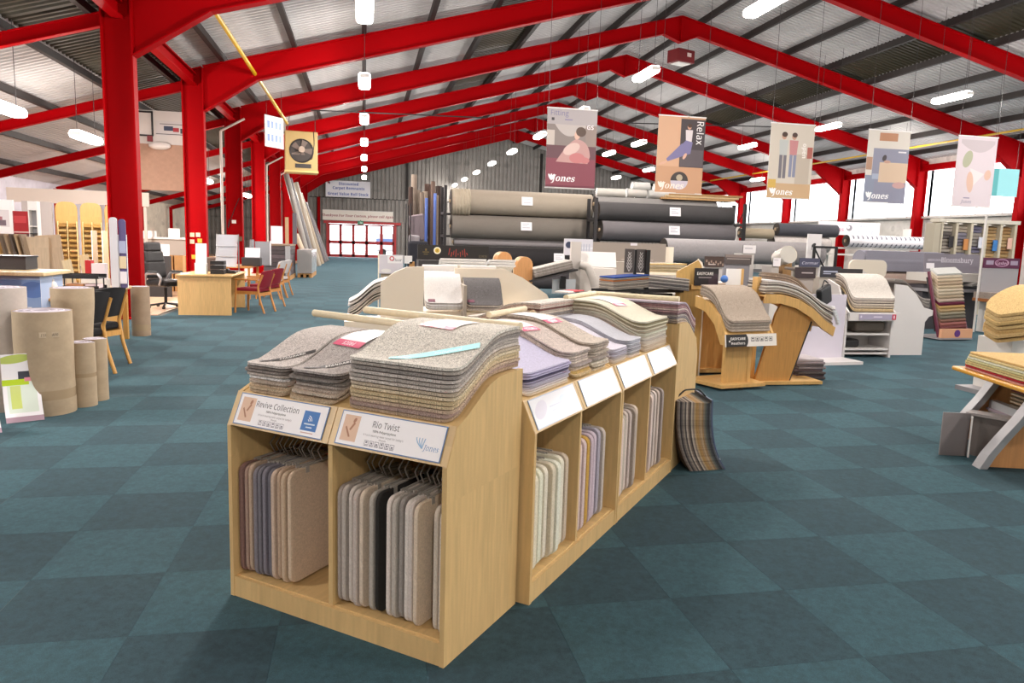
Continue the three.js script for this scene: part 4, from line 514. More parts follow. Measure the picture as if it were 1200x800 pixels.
  const mo = thing('perspex_display', 'smoked acrylic sample display on the oak table', 'display', [-2.5, 0.753, 19.1]); mk('upright', [bx(0.06, 0.62, 0.3, -0.2, 0.31, 0)], mat('#77777b', { roughness: 0.3 }), mo); mk('panel', [bx(0.34, 0.58, 0.03, 0.05, 0.29, 0.05)], mat('#8b8d92', { roughness: 0.25 }), mo); mk('edge', [bx(0.03, 0.6, 0.06, 0.24, 0.3, 0.05)], mat('#d6d8dc', { roughness: 0.2 }), mo);
  for (let i = 0; i < 6; i++) { const o = thing('carton', 'brown cardboard carton stacked behind the office chair', 'box', [-4.95 + (i % 3) * 0.5, Math.floor(i / 3) * 0.46, 20.1], 0, 'cartons behind the office chair'); mk('box', [bx(0.46, 0.45, 0.4, 0, 0.225, 0)], MT.card, o); mk('tape', [bx(0.06, 0.452, 0.402, 0, 0.226, 0)], mat('#c9a878', { roughness: 0.3 }), o); }
  const ws = thing('white_shelf', 'pale shelf with white goods above the cartons', 'shelf', [-5.0, 0, 20.9]); mk('shelf_body', [bx(1.7, 1.3, 0.3, 0, 0.65, 0)], mat('#b8ada2'), ws); mk('shelf_top', [bx(1.8, 0.05, 0.4, 0, 1.33, 0)], MT.white, ws); mk('white_goods', [bx(0.3, 0.16, 0.2, -0.5, 1.43, 0)], MT.white, ws); mk('white_goods', [bx(0.24, 0.24, 0.2, 0.1, 1.47, 0)], MT.white, ws);
  const dk = thing('dark_board', 'black board standing behind the office chair', 'board', [-4.6, 0, 18.2]); mk('board_face', [bx(0.5, 0.95, 0.05, 0, 0.475, 0)], MT.dark, dk); mk('notice', [bx(0.2, 0.26, 0.01, 0.12, 1.08, 0)], MT.white, dk); mk('notice_post', [bx(0.03, 0.25, 0.03, 0.12, 1.0, -0.02)], MT.dark, dk);
  // things on the columns further back
  const pipe = (i, o) => { const p = mk('white_conduit', [bar([-4.3, 0.02, -frameS(i) + 0.14], [-4.3, 4.6, -frameS(i) + 0.14], 0.04, 10), bar([-4.3, 4.6, -frameS(i) + 0.14], [-3.6, 5.0, -frameS(i) + 0.14], 0.035, 8)], mat('#cfc4bc', { roughness: 0.5 }), scene); tag(p, o, 'pipe', 'white pipes on the columns'); };
  pipe(3, 'white rainwater pipe on the column behind the leaflet rack'); pipe(5, 'white rainwater pipe on the column by the wrapped pallets'); pipe(6, 'white rainwater pipe on the column by the leaning rolls');
  const bb = thing('blue_roll_stand', 'tall blue wrapped roll beside the third red column', 'roll', [-4.3, 0, 27]); mk('roll', [cy(0.14, 0.14, 2.75, 18, 0, 1.375, 0)], mat('#1f34a8', { roughness: 0.35 }), bb); mk('strap', [cy(0.145, 0.145, 0.1, 18, 0, 2.1, 0)], MT.dark, bb);
  const sg = thing('round_sign', 'white sign with red prohibition ring on the cream wall', 'sign', [-6.05, 0, 29.2]); mk('sign_post', [bx(0.05, 1.75, 0.05, 0, 0.875, -0.05)], MT.red, sg); board('sign_face', 0.55, 0.6, 0.02, canvas(128, 140, (g) => { g.fillStyle = '#f4efe9'; g.fillRect(0, 0, 128, 140); g.strokeStyle = '#c2202a'; g.lineWidth = 9; g.beginPath(); g.arc(64, 62, 40, 0, 7); g.moveTo(36, 34); g.lineTo(92, 90); g.stroke(); g.fillStyle = '#2b2626'; g.fillRect(60, 42, 8, 40); g.fillStyle = '#c2202a'; g.fillRect(20, 116, 88, 12); }), sg, [0, 2.05, 0], [0, 0, 0]);
  const sw = thing('switch_panel', 'wooden switch panel with cable on the third red column', 'panel', [-3.95, 1.35, 24.54]); mk('panel_board', [bx(0.42, 0.14, 0.05, 0, 0, 0.15)], mat('#5e4a30'), sw); mk('cable', [tube([[-0.15, 0.6, 0.14], [-0.2, 0.3, 0.15], [0.0, 0.9, 0.14], [0.15, 1.25, 0.14]], 0.012, 5)], MT.black, sw); mk('socket', [bx(0.12, 0.1, 0.04, -0.02, 0.52, 0.14)], MT.offwhite, sw);
}
// pallets, leaning rolls, heater
{
  const tower = (u, s, w, d, h, n, cols, label, wrap) => { const g = thing('wrapped_pallet', label, 'pallet', [u, 0, s]); mk('pallet_base', [bx(w, 0.03, d, 0, 0.13, 0), bx(0.1, 0.12, d, -w / 2 + 0.05, 0.06, 0), bx(0.1, 0.12, d, w / 2 - 0.05, 0.06, 0), bx(0.1, 0.12, d, 0, 0.06, 0)], MT.card, g); for (let i = 0; i < n; i++) mk('carton_layer', [bx(w - 0.02, (h - 0.15) / n - 0.012, d - 0.02, 0, 0.15 + (h - 0.15) / n * (i + 0.5), 0)], mat(cols[i % cols.length], { map: TX.paper }), g); if (wrap) { mk('stretch_film', [bx(w + 0.02, h - 0.16, d + 0.02, 0, 0.16 + (h - 0.15) / 2, 0)], MT.film, g); } else mk('film_edge', [bx(0.16, h - 0.15, 0.02, w / 2 - 0.07, 0.15 + (h - 0.15) / 2, d / 2 + 0.005)], MT.film, g); return g; };
  tower(-2.87, 26.9, 0.86, 2.1, 1.14, 7, ['#4a4246', '#5a5056', '#433c40'], 'pallet of dark flat cartons beside the grey backed chairs'); tower(-2.1, 28.9, 0.5, 2.6, 1.0, 5, ['#9a9088', '#8a827c'], 'film wrapped pallet next to the dark cartons', true);
  const tops = mk('brown_sheet', [bx(0.88, 0.05, 2.1, -2.87, 1.17, -26.9)], mat('#8d7a66', { map: TX.paper }), scene); tag(tops, 'brown lid lying on the pallet of dark cartons', 'lid');
  const nb = thing('notice_board', 'white notice leaning on the dark carton pallet', 'notice', [-3.05, 1.195, 27.6]); mk('notice_sheet', [bx(0.4, 0.62, 0.03, 0, 0.31, 0)], mat('#dfe0ec'), nb); mk('side_strip', [bx(0.12, 0.95, 0.04, 0.35, 0.47, 0)], mat('#a9926f'), nb); mk('side_strip', [bx(0.14, 1.1, 0.06, 0.62, 0.55, 0)], mat('#5f5a62'), nb);
  const cols = ['#8d8a86', '#6d6c70', '#a39a8c', '#7d7876', '#5f5b60', '#93846f', '#a59f98', '#77736f', '#55525a', '#9a8974', '#85807c', '#6b676a', '#8c8378'];
  cols.forEach((c, i) => { const s = 36.5 + i * 0.95, g = thing('leaning_roll', 'film wrapped vinyl roll leaning against the last red columns', 'roll', [-2.5 + (i % 3) * 0.14, 0, s], 0, 'vinyl rolls leaning by the columns'), h = 4.35 - i * 0.12, tp = [-1.15 + rr(-0.1, 0.1), h, -0.3]; mk('roll', [bar([0, 0.02, 0], tp, 0.13, 14)], mat(c, { roughness: 0.3, map: TX.paper }), g); mk('roll_end', [bar([tp[0] * 0.999, h - 0.004, tp[2]], [tp[0] * 1.004, h + 0.012, tp[2] * 1.004], 0.09, 12)], MT.dark, g); });
  const sh2 = thing('offcut_roll', 'short pale roll leaning on the film wrapped pallet', 'roll', [-2.35, 0, 31]); mk('roll', [bar([0.25, 0.05, 0], [-0.35, 1.55, -0.2], 0.1, 12)], mat('#c9b9a4', { map: TX.paper }), sh2); mk('roll_end', [bar([-0.35, 1.55, -0.2], [-0.354, 1.56, -0.2], 0.06, 12)], MT.dark, sh2);
  const ht = thing('warm_air_heater', 'yellow warm air heater with round fan hung near the columns', 'heater', [-2.0, 3.58, 25.4], 0.12), ym = mat('#b39a60', { roughness: 0.4, metalness: 0.1 });
  mk('cabinet', [rb(1.02, 1.26, 0.7, 0.02, 0, 0.65, -0.35)], ym, ht); mk('bottom_lip', [bx(1.06, 0.06, 0.76, 0, 0.0, -0.35)], mat('#d8bd7c'), ht); mk('fan_ring', [new THREE.TorusGeometry(0.36, 0.025, 8, 36).translate(0, 0.66, 0.01)], MT.dark, ht); const fw = mk('fan_well', [cy(0.35, 0.35, 0.02, 36, 0, 0.66, 0.004, HALF)], mat('#3a3330'), ht);
  for (let k = 0; k < 5; k++) { const b = mk('fan_blade', [ext([[0.05, -0.03], [0.32, -0.11], [0.34, 0.09], [0.05, 0.05]], 0.01)], mat('#6b5f58', { metalness: 0.4, roughness: 0.4 }), fw); b.position.set(0, 0.66, 0.02); b.rotation.z = k * 1.2566; b.rotation.x = 0.12; }
  mk('motor', [cy(0.1, 0.1, 0.14, 18, 0, 0.69, 0.09, HALF)], mat('#9a8a7c', { metalness: 0.5, roughness: 0.4 }), fw); mk('control_plate', [bx(0.5, 0.13, 0.02, 0.05, 0.18, 0.01)], MT.dark, ht); mk('hanger_rod', [bar([-0.45, 1.26, -0.35], [-0.25, 2.35, -0.35], 0.012)], MT.dark, ht); mk('hanger_rod', [bar([0.45, 1.26, -0.35], [0.45, 2.5, -0.35], 0.012)], MT.dark, ht); mk('power_cable', [tube([[0.38, 1.3, 0.02], [0.4, 0.9, 0.02], [0.33, 0.42, 0.03], [0.2, 0.4, 0.03]], 0.01, 5)], MT.black, ht); mk('flue', [bar([-0.55, 1.2, -0.4], [-0.62, 1.9, -0.4], 0.09, 12)], mat('#8d8478'), ht);
  const gp = mk('yellow_gas_pipe', [bar([...((q) => [q[0], q[1], -14.0])(AS(240, -4, 14.0))], [-2.42, 5.05, -25.2], 0.045, 10)], MT.yellow, scene); tag(gp, 'yellow gas pipe running down to the warm air heater', 'pipe');
  const gr = mk('yellow_gas_main', [bar([22.6, 5.95, 8], [22.6, 5.95, -50], 0.04, 8)], MT.yellow, scene); tag(gr, 'yellow gas pipe running along the right hand eaves', 'pipe');
  const hs = thing('hanging_sign', 'small white sign with blue lettering hung beside the heater', 'sign', [-2.5, 3.95, 22.3], 0.95); board('sign_face', 0.74, 0.86, 0.02, canvas(200, 230, (g, w, h) => { g.fillStyle = '#c3c3d0'; g.fillRect(0, 0, w, h); g.fillStyle = '#3f66b4'; for (let r = 0; r < 2; r++) for (let i = 0; i < 4; i++) g.fillRect(24 + i * 42, 40 + r * 95, 26, 52); }), hs, [0, 0.43, 0], [0, 0, 0]); for (const x of [-0.3, 0.3]) mk('sign_wire', [bar([x, 0.86, 0], [x, 1.6, 0], 0.005)], MT.dark, hs);
}

// ---------- middle of the hall ----------
const TZ = 0;                                                            // facing back towards the camera end of the hall
const arcProf = (h0, h1, len) => smoothPts([[0, h0], [len * 0.2, h0 + (h1 - h0) * 0.22], [len * 0.5, h0 + (h1 - h0) * 0.75], [len * 0.75, h1 - (h1 - h0) * 0.06], [len, h1]]);
let profN = 0;
function arcPile(u, s, t, x, w, cols, h0, h1, len, label, group, o = {}) { const p = arcProf(h0, h1, len); return pile({ u, s, t }, x, w, cols, { prof: p, key: 'arc' + profN++, len, b0: 0, label, group, jx: 0.006, jz: 0.008, squash: 0, ...o }); }
{ // cream sample display just behind the maple island
  const D = thing('cream_display', 'cream gabled sample display standing behind the maple island', 'display', [0.78, 0, 6.45]);
  const P = (x, y, s) => { const [u, h] = AS(x, y, s); return [u - 0.78, h]; };
  const L = [[446, 332], [452, 326], [462, 319], [476, 313], [497, 312]].map(([x, y]) => P(x, y, 6.3)), Rr = [[574, 315], [590, 315], [612, 325], [641, 345]].map(([x, y]) => P(x, y, 6.6));
  mk('gable_panel', [ext([[L[0][0], 0], [L[4][0], 0], ...L.slice().reverse()], 0.03, 0, 0, 0, 0.12)], MT.cream, D); mk('gable_panel', [ext([[Rr[0][0] - 0.32, 0], [Rr[3][0] + 0.05, 0], [Rr[3][0] + 0.05, Rr[3][1] - 0.1], ...Rr.slice().reverse(), [Rr[0][0] - 0.32, Rr[0][1]]], 0.03, 0, 0, 0, -0.18)], MT.cream, D);
  mk('body', [bx(1.1, 0.88, 0.5, 0.15, 0.44, -0.2)], MT.cream, D); mk('divider', [bx(0.025, 1.12, 0.5, 0.075, 0.56, -0.05)], mat('#b9aea0'), D);
  for (const [x0, x1] of [[-0.26, 0.06], [0.09, 0.42]]) mk('label_rail', [rb(x1 - x0, 0.06, 0.025, 0.006, (x0 + x1) / 2, 1.245, -0.29)], MT.white, D);
  mk('body', [bx(0.42, 0.8, 0.5, -0.75 + 0.02, 0.4, -0.06)], MT.cream, D);
  arcPile(0.78, 6.32, 0, -0.1, 0.33, ['#cfc9c4', '#d5d0cc', '#c6c1be', '#d9d5d1', '#cfcac7', '#dcd8d4'], 0.9, 1.16, 0.38, 'chalk white carpet sample in the cream gabled display', 'chalk white samples', { kind: carpet, top: carpet('#cdcac8') });
  arcPile(0.78, 6.32, 0, 0.26, 0.33, ['#b9aea4', '#a79d95', '#8d8681', '#c3b9ae', '#77716e'], 0.9, 1.13, 0.34, 'charcoal carpet sample in the cream gabled display', 'charcoal samples', { top: fleck('#686668') });
  for (const x of [-0.21, 0.13]) tag(mk('sample_badge', [bx(0.06, 0.004, 0.04, 0.78 + x, 0.985, -6.29, 0.5)], mat('#6e3a4c'), scene), x < 0 ? 'small maroon badge on the chalk white samples' : 'small maroon badge on the charcoal samples', 'badge');
  arcPile(-0.13, 6.68, -HALF, 0, 0.42, ['#a39a92', '#b3aba4', '#9a928b', '#c0b9b2', '#aaa29b', '#b9b2ab', '#a49c95', '#c8c2bc', '#b1aaa4', '#cfcac5', '#bdb7b2', '#d3cfcb', '#c4bfba', '#dedad6'], 0.79, 1.0, 0.42, 'pale ribbed carpet sample fanned at the aisle end of the cream display', 'pale ribbed samples at the aisle end', { kind: carpet, t: 0.0075, gap: 0.004, jz: 0.012, top: carpet('#e0dcd8') });
  ['#ddd6cf', '#cfd0d2', '#e6e1da'].forEach((c, i) => arcPile([0.83, 1.05, 1.31][i], 7.35, Math.PI, 0, [0.22, 0.22, 0.26][i], [c, c, c], 1.12, 1.26, 0.34, ['pale beige', 'icy grey', 'ivory'][i] + ' carpet sample on the far slope of the cream display', 'samples on the far slope', { kind: carpet, t: 0.02 }));
  mk('rear_body', [bx(0.95, 1.1, 0.4, 0.3, 0.55, -0.75)], MT.cream, D);
  // boards further on
  const hb = thing('brand_header', 'black header board with round yellow emblem and red print', 'sign board', [1.13, 0, 9.5]); board('header_face', 0.92, 0.19, 0.03, canvas(512, 110, (g, w, h) => { g.fillStyle = '#15110f'; g.fillRect(0, 0, w, h); g.fillStyle = '#6d5a2c'; g.fillRect(36, 50, 46, 6); g.fillRect(44, 66, 30, 5); g.fillRect(54, 28, 12, 16); g.fillStyle = '#e8dfc4'; g.beginPath(); g.arc(140, 40, 26, 0, 7); g.fill(); g.fillStyle = '#c9a838'; g.beginPath(); g.arc(140, 40, 17, 0, 7); g.fill(); txt(g, 'R', 140, 41, 22, '#2b2416', 'serif'); g.strokeStyle = '#a8372e'; g.lineWidth = 5; for (let i = 0; i < 9; i++) { g.beginPath(); g.moveTo(230 + i * 15, 20 + (i * 29) % 40); g.lineTo(222 + i * 17, 70 + (i * 13) % 26); g.stroke(); } txt(g, 'EDEN', 470, 76, 22, '#7a6a50', 'serif'); }), hb, [0, 1.34, 0], [0, 0, 0], MT.black); mk('display_body', [bx(0.9, 1.24, 0.35, 0, 0.62, -0.1)], MT.dark, hb);
  const wb = thing('leaflet_display', 'white display board with red and black logo at the aisle edge', 'display board', [0.43, 0, 12]); board('board_face', 0.38, 0.3, 0.04, canvas(160, 128, (g, w, h) => { g.fillStyle = '#ddd8de'; g.fillRect(0, 0, w, h); g.fillStyle = '#f6f4f4'; g.fillRect(56, 6, 98, 50); g.strokeStyle = '#d2343c'; g.lineWidth = 6; g.beginPath(); g.arc(84, 24, 13, 0, 7); g.stroke(); txt(g, 'Floor', 118, 34, 24, '#3c3440', 'serif', 'center', 'italic'); g.fillStyle = '#f2eeea'; g.beginPath(); g.ellipse(46, 108, 34, 14, 0, 0, 7); g.fill(); }), wb, [0, 1.09, 0], [0, 0, 0]); mk('stand_body', [bx(0.36, 0.94, 0.3, 0.02, 0.47, -0.16)], mat('#a89880'), wb); mk('corner_post', [bx(0.02, 1.26, 0.02, -0.2, 0.63, 0.02)], MT.cream, wb);
  const tb = thing('tan_carton', 'small white and tan carton beside the white display board', 'carton', [0.72, 0, 12]); mk('carton_white', [bx(0.12, 0.12, 0.1, -0.02, 1.17, 0)], MT.white, tb); mk('carton_tan', [bx(0.08, 0.14, 0.1, 0.04, 1.07, 0)], MT.card, tb); mk('shelf_post', [bx(0.1, 1.0, 0.08, 0.02, 0.5, -0.02)], MT.dark, tb);
  const dome = (w, h) => { const s = new THREE.Shape(); s.moveTo(-w / 2, 0); s.lineTo(w / 2, 0); s.lineTo(w / 2, h - w / 2); s.absarc(0, h - w / 2, w / 2, 0, Math.PI, false); s.lineTo(-w / 2, 0); return s; };
  [[1.71, 1.375], [1.93, 1.325]].forEach(([u, h], i) => { const g = thing('arched_board', i ? 'peach arched end board with pale edge beside the tilted samples' : 'peach arched end board nearest the charcoal samples', 'board', [u, 0, 9 - i * 0.2], 0.25, 'peach arched boards'); mk('board_face', [ext(dome(0.2, h), 0.1, 0.004, 0, 0, -0.1)], mat('#d8a06a', { roughness: 0.45, map: TX.wood }), g); mk('edge_band', [ext(dome(0.206, h + 0.003), 0.02, 0.002, 0, 0, -0.125)], mat('#e6cfae'), g); });
  // tilted sample block on a white post
  const ts = thing('tilt_stand', 'white post stand carrying a tilted block of samples', 'stand', [2.62, 0, 9]); mk('post', [bx(0.13, 1.53, 0.05, 0, 0.765, 0)], mat('#d3ccc6', { map: TX.dirt }), ts); mk('bracket', [bx(0.62, 0.02, 0.3, -0.33, 1.11, 0.1, 0, 0, 0.25)], MT.dark, ts); mk('prop', [bx(0.07, 0.16, 0.05, -0.18, 1.02, 0.1)], MT.black, ts); mk('foot', [bx(0.5, 0.03, 0.4, 0, 0.015, 0)], MT.grey, ts); mk('lower_leaf', [bx(0.3, 0.18, 0.02, -0.15, 0.97, 0.05)], mat('#d4dce2'), ts);
  for (let i = 0; i < 7; i++) { const o = mk('tilted_sample', [rb(0.5, 0.013, 0.3, 0.005)], fleck(['#8d8680', '#a39c95', '#b5aea8', '#9c958f', '#c3bdb7', '#aaa39d', '#d3cec9'][i]), scene); o.position.set(2.29 - 0.25 * i * 0.016, 1.145 + i * 0.0155, -8.9); o.rotation.z = 0.25; tag(o, 'grey carpet sample in the tilted block on the white post', 'carpet sample', 'samples in the tilted block'); }
  const wl = thing('white_lectern', 'white sloping lectern panel behind the blue topped samples', 'lectern', [2.94, 0, 9.1]); mk('panel', [bx(0.5, 0.2, 0.03, 0, 1.31, 0, -0.3)], MT.white, wl); mk('body', [bx(0.5, 1.2, 0.3, 0, 0.6, -0.1)], mat('#ded8d2'), wl); mk('curl', [tube([[-0.28, 1.25, 0.16], [-0.18, 1.22, 0.18], [-0.12, 1.1, 0.2], [-0.08, 0.98, 0.2]], 0.05, 8)], mat('#c4beb8'), wl);
  const pc = thing('photo_panel', 'small photo panel with blue figure on the white post stand', 'panel', [2.83, 0, 9.6]); board('photo', 0.4, 0.22, 0.02, canvas(160, 90, (g, w, h) => { g.fillStyle = '#c9c9d2'; g.fillRect(0, 0, w, h); g.fillStyle = '#d9dbe2'; g.fillRect(40, 44, 120, 10); g.fillStyle = '#2d3550'; g.beginPath(); g.arc(26, 34, 18, 0, 7); g.fill(); g.fillStyle = '#aeb4c4'; for (let i = 0; i < 7; i++) g.fillRect(46 + i * 15, 26, 8, 40); }), pc, [0, 1.46, 0], [0, 0, 0]); mk('panel_post', [bx(0.04, 1.36, 0.04, 0, 0.68, -0.03)], MT.grey, pc);
  // black cross stand with blue topped samples
  const bs = thing('black_cross_stand', 'black cross shaped sample stand with tall posts', 'stand', [3.12, 0, 8.0]); mk('post', [bx(0.03, 1.46, 0.03, -0.08, 0.73, 0)], MT.black, bs); mk('post', [bx(0.045, 1.46, 0.04, 0.05, 0.73, 0.05)], MT.black, bs); mk('shelf', [ext([[-0.62, 0], [0, -0.16], [0.5, 0.02], [0, 0.3]], 0.03).rotateX(-HALF).translate(0, 0.985, 0.1)], MT.black, bs); mk('panel', [bx(0.9, 0.95, 0.04, -0.05, 0.49, -0.02)], MT.black, bs); mk('panel', [bx(0.04, 0.95, 0.6, 0.02, 0.49, 0)], MT.black, bs);
  const fern = canvas(96, 160, (g, w, h) => { g.fillStyle = '#4a4442'; g.fillRect(0, 0, w, h); g.strokeStyle = '#c9c4c0'; g.lineWidth = 6; for (let i = 0; i < 6; i++) { g.beginPath(); g.moveTo(48, 150 - i * 22); g.lineTo(20 + i * 3, 110 - i * 18); g.moveTo(48, 150 - i * 22); g.lineTo(78 - i * 3, 112 - i * 18); g.stroke(); } });
  board('leaf_panel', 0.11, 0.27, 0.012, fern, bs, [-0.16, 1.33, 0.02], [0, 0, 0], MT.dark); board('leaf_panel', 0.11, 0.27, 0.012, fern, bs, [-0.02, 1.33, 0.02], [0, 0, 0], MT.dark);
  ['#8d857d', '#a2998f', '#7c756f', '#b0a79c', '#948b82', '#a7693f', '#9d948b', '#1f3f86'].forEach((c, i) => { const o = mk('stacked_sample', [rb(0.48, 0.015, 0.3, 0.005)], carpet(c), scene); o.position.set(2.9, 1.03 + i * 0.0185, -7.95); o.rotation.set(0, 0.25, 0.07); tag(o, i === 7 ? 'royal blue carpet sample topping the pile on the black stand' : 'neutral carpet sample under the royal blue one', 'carpet sample', i === 7 ? undefined : 'samples under the royal blue one'); });
  ['#6f6a68', '#8d8884', '#5a5758', '#a59f9a', '#77726f', '#c4bdb6', '#8a8480'].forEach((c, i) => { const o = mk('stacked_sample', [rb(0.46, 0.016, 0.3, 0.005)], carpet(c), scene); o.position.set(3.42, 1.035 + i * 0.0195, -7.95); o.rotation.set(0, -0.25, -0.07); tag(o, 'slate carpet sample in the pile right of the black posts', 'carpet sample', 'slate samples by the black posts'); });
  for (let i = 0; i < 5; i++) { const o = mk('stacked_sample', [rb(0.55, 0.012, 0.26, 0.004)], mat(['#d8c9a8', '#e3d3b0', '#cdbb98', '#e8dcc4', '#d9b978'][i], { map: TX.wood }), scene); o.position.set(3.62, 1.2 + i * 0.022, -8.6); o.rotation.set(0, -0.1, 0.03); tag(o, 'striped cream and honey sample behind the slate pile', 'sample', 'striped cream samples'); }
  const sb = thing('sample_shelf', 'low unit under the striped cream samples', 'unit', [3.62, 0, 8.6]); mk('unit_body', [bx(0.6, 1.16, 0.3, 0, 0.58, -0.02)], MT.offwhite, sb); mk('unit_top', [bx(0.62, 0.03, 0.32, 0, 1.175, -0.02)], MT.cream, sb);
  const mp = thing('maple_gable', 'angled maple gable panel next to the arched stands', 'panel', [3.72, 0, 8.0], -0.2); mk('panel', [ext([[-0.16, 0], [0.16, 0], [0.16, 1.12], [0.12, 1.3], [0.08, 1.36], [-0.16, 1.22]], 0.03)], mat('#dcb672', { roughness: 0.42, map: TX.wood }), mp); mk('panel_edge', [ext([[0.16, 0], [0.175, 0], [0.175, 1.13], [0.13, 1.33], [0.08, 1.375], [0.08, 1.36], [0.12, 1.3], [0.16, 1.12]], 0.034)], MT.cream, mp);
  const oh = thing('taupe_header', 'taupe header board reading ove beside the black posts', 'sign board', [3.6, 0, 10]); board('header_face', 1.3, 0.26, 0.03, canvas(512, 100, (g, w, h) => { g.fillStyle = '#9d9288'; g.fillRect(0, 0, w, h); txt(g, 'ove', 340, 54, 58, '#e8e2da', 'sans-serif'); g.fillStyle = '#b9aea4'; g.fillRect(250, 88, 190, 5); g.fillStyle = '#e2dde2'; g.fillRect(300, 0, 40, 14); }), oh, [0, 1.41, 0], [0, 0, 0], mat('#9d9288')); mk('display_body', [bx(1.3, 1.27, 0.4, 0, 0.635, -0.15)], mat('#aea397'), oh); mk('side_cheek', [bx(0.16, 1.5, 0.3, 0.72, 0.75, -0.2)], MT.cream, oh);
}
// ---------- carpet roll racks ----------
function carpetRoll(u0, u1, h, s, r, c, label, o = {}) {
  const g = thing('carpet_roll', label, 'carpet roll', [(u0 + u1) / 2, h, s], 0, o.group), len = u1 - u0, m = o.fl ? fleck(c) : carpet(c);
  mk('roll', [cy(r, r, len, 40, 0, 0, 0, 0, 0, HALF)], o.mat ?? m, g); for (const sx of [-1, 1]) { const re = mk('rolled_end', [cy(r * 0.97, r * 0.97, 0.012, 32, sx * (len / 2 + 0.004), 0, 0, 0, 0, HALF)], mat('#4a433e', { roughness: 0.9, map: TX.heather }), g); mk('core_tube', [cy(0.05, 0.05, 0.05, 14, sx * (len / 2 + 0.02), 0, 0, 0, 0, HALF)], MT.kraft, re); }
  if (o.flap) mk('loose_end', [bx(len, r * 1.5, 0.012, 0, -r * 0.75, r * 0.995)], m, g);
  if (o.card !== undefined) { const f = Math.atan2(0.18, 1), b = board('price_ticket', 0.32, 0.24, 0.004, ticket, g, [o.card - (u0 + u1) / 2, r * Math.sin(f), r * Math.cos(f) + 0.012], [-f, 0, 0]); }
  return g;
}
const ticket = canvas(96, 72, (g, w, h) => { g.fillStyle = '#e9e8ec'; g.fillRect(0, 0, w, h); g.fillStyle = '#b9b6c0'; g.fillRect(14, 14, 60, 6); g.fillRect(14, 30, 44, 5); g.fillRect(14, 44, 64, 8); });
{
  const rackM = mat('#2c2a2c', { roughness: 0.5, metalness: 0.4 });
  const rack = (u0, u1, s, d, hs, top, label) => { const g = thing('roll_rack', label, 'rack', [(u0 + u1) / 2, 0, s]), w = u1 - u0; for (const sx of [-1, 1]) for (const z of [d / 2, -d / 2]) mk('upright', [bx(0.08, top, 0.08, sx * w / 2, top / 2, z)], rackM, g); for (const h of hs) for (const sx of [-1, 1]) mk('cradle_arm', [bx(0.07, 0.08, d, sx * w / 2, h, 0)], rackM, g); for (const h of hs) mk('cross_beam', [bx(w, 0.06, 0.05, 0, h, -d / 2)], rackM, g); for (let i = 0; i < 3; i++) mk('brace', [bar([w / 2, 0.3 + i * 0.8, -d / 2], [w / 2, 1.0 + i * 0.8, d / 2], 0.015)], rackM, g); return g; };
  rack(2.2, 6.66, 21, 0.85, [0.25, 0.95, 1.62, 2.25], 3.0, 'black steel rack holding the beige and taupe rolls');
  carpetRoll(2.4, 6.5, 2.6, 21, 0.345, '#a89d8e', 'beige carpet roll on the top shelf of the left rack', { card: 4.53 }); carpetRoll(2.42, 6.52, 1.9, 21, 0.335, '#7d766f', 'taupe carpet roll under the beige one', { card: 4.53 }); carpetRoll(2.5, 6.5, 1.46, 21, 0.1, '#8f8a8c', 'thin grey carpet roll under the taupe one', {}); carpetRoll(2.5, 5.8, 1.05, 20.85, 0.3, '#2a282a', 'black carpet roll on the lower shelf of the left rack', { card: 5.5 }); carpetRoll(2.45, 6.5, 0.45, 21, 0.28, '#4c494c', 'charcoal carpet roll at the bottom of the left rack');
  const cov = thing('roll_sleeve', 'pale corrugated sleeve around the end of the beige roll', 'sleeve', [2.68, 2.55, 21]); mk('sleeve', [cy(0.375, 0.375, 0.5, 14, 0, 0.03, 0, 0, 0, HALF)], mat('#c3b8a6', { map: TX.paper }), cov); for (let i = 0; i < 6; i++) mk('sleeve_rib', [new THREE.TorusGeometry(0.378, 0.014, 5, 20).rotateY(HALF).translate(-0.22 + i * 0.088, 0.03, 0)], mat('#b9ad9a'), cov);
  rack(6.1, 10.45, 19.5, 0.65, [0.35, 1.0, 1.64, 2.17], 2.75, 'black steel rack holding the charcoal and slate rolls');
  carpetRoll(6.25, 10.2, 2.42, 19.5, 0.25, '#4a4849', 'charcoal carpet roll on the top shelf of the right rack', { card: 8.4 }); carpetRoll(6.35, 10.25, 1.91, 19.5, 0.27, '#716e70', 'slate carpet roll under the charcoal one', { card: 8.4 }); carpetRoll(6.3, 9.9, 2.62, 19.95, 0.22, '#8d8a88', 'pale grey roll lying behind the charcoal roll', {}); carpetRoll(6.3, 10.2, 1.22, 19.5, 0.2, '#5b5759', 'dark roll on the lower shelf of the right rack');
  [[6.75, 2.95, 0.8], [7.5, 2.97, 0.55], [8.15, 2.96, 0.62], [7.62, 3.16, 0.5], [8.25, 3.14, 0.44]].forEach(([u, h, len], i) => { const g = thing('wrapped_remnant', ['long cream', 'short ivory', 'film wrapped white', 'crumpled film wrapped', 'small pale'][i] + ' remnant roll lying on top of the right rack', 'remnant', [u, h, 19.95], 0.05 * (i % 3 - 1), 'remnants on the right rack'); mk('remnant_roll', [cy(0.11, 0.115, len, 18, 0, 0, 0, 0, 0, HALF)], mat(['#d9cfbe', '#e0d8ca', '#e8e4dc', '#e6e2da', '#d8cfc0'][i], { map: TX.paper }), g); mk('film', [cy(0.122, 0.125, len * 1.03, 12, 0, 0, 0, 0, 0, HALF)], MT.film, g); });
  for (let i = 0; i < 3; i++) { const b = mk('flat_board', [bx(2.2, 0.05, 0.5, 9.3 + i * 0.12, 2.86 + i * 0.06, -19.95)], mat(['#c9a070', '#d8bd94', '#b98f5e'][i], { map: TX.wood }), scene); tag(b, ['tan', 'pale', 'brown'][i] + ' flat board laid across the top of the right rack', 'board', 'boards on the right rack'); }
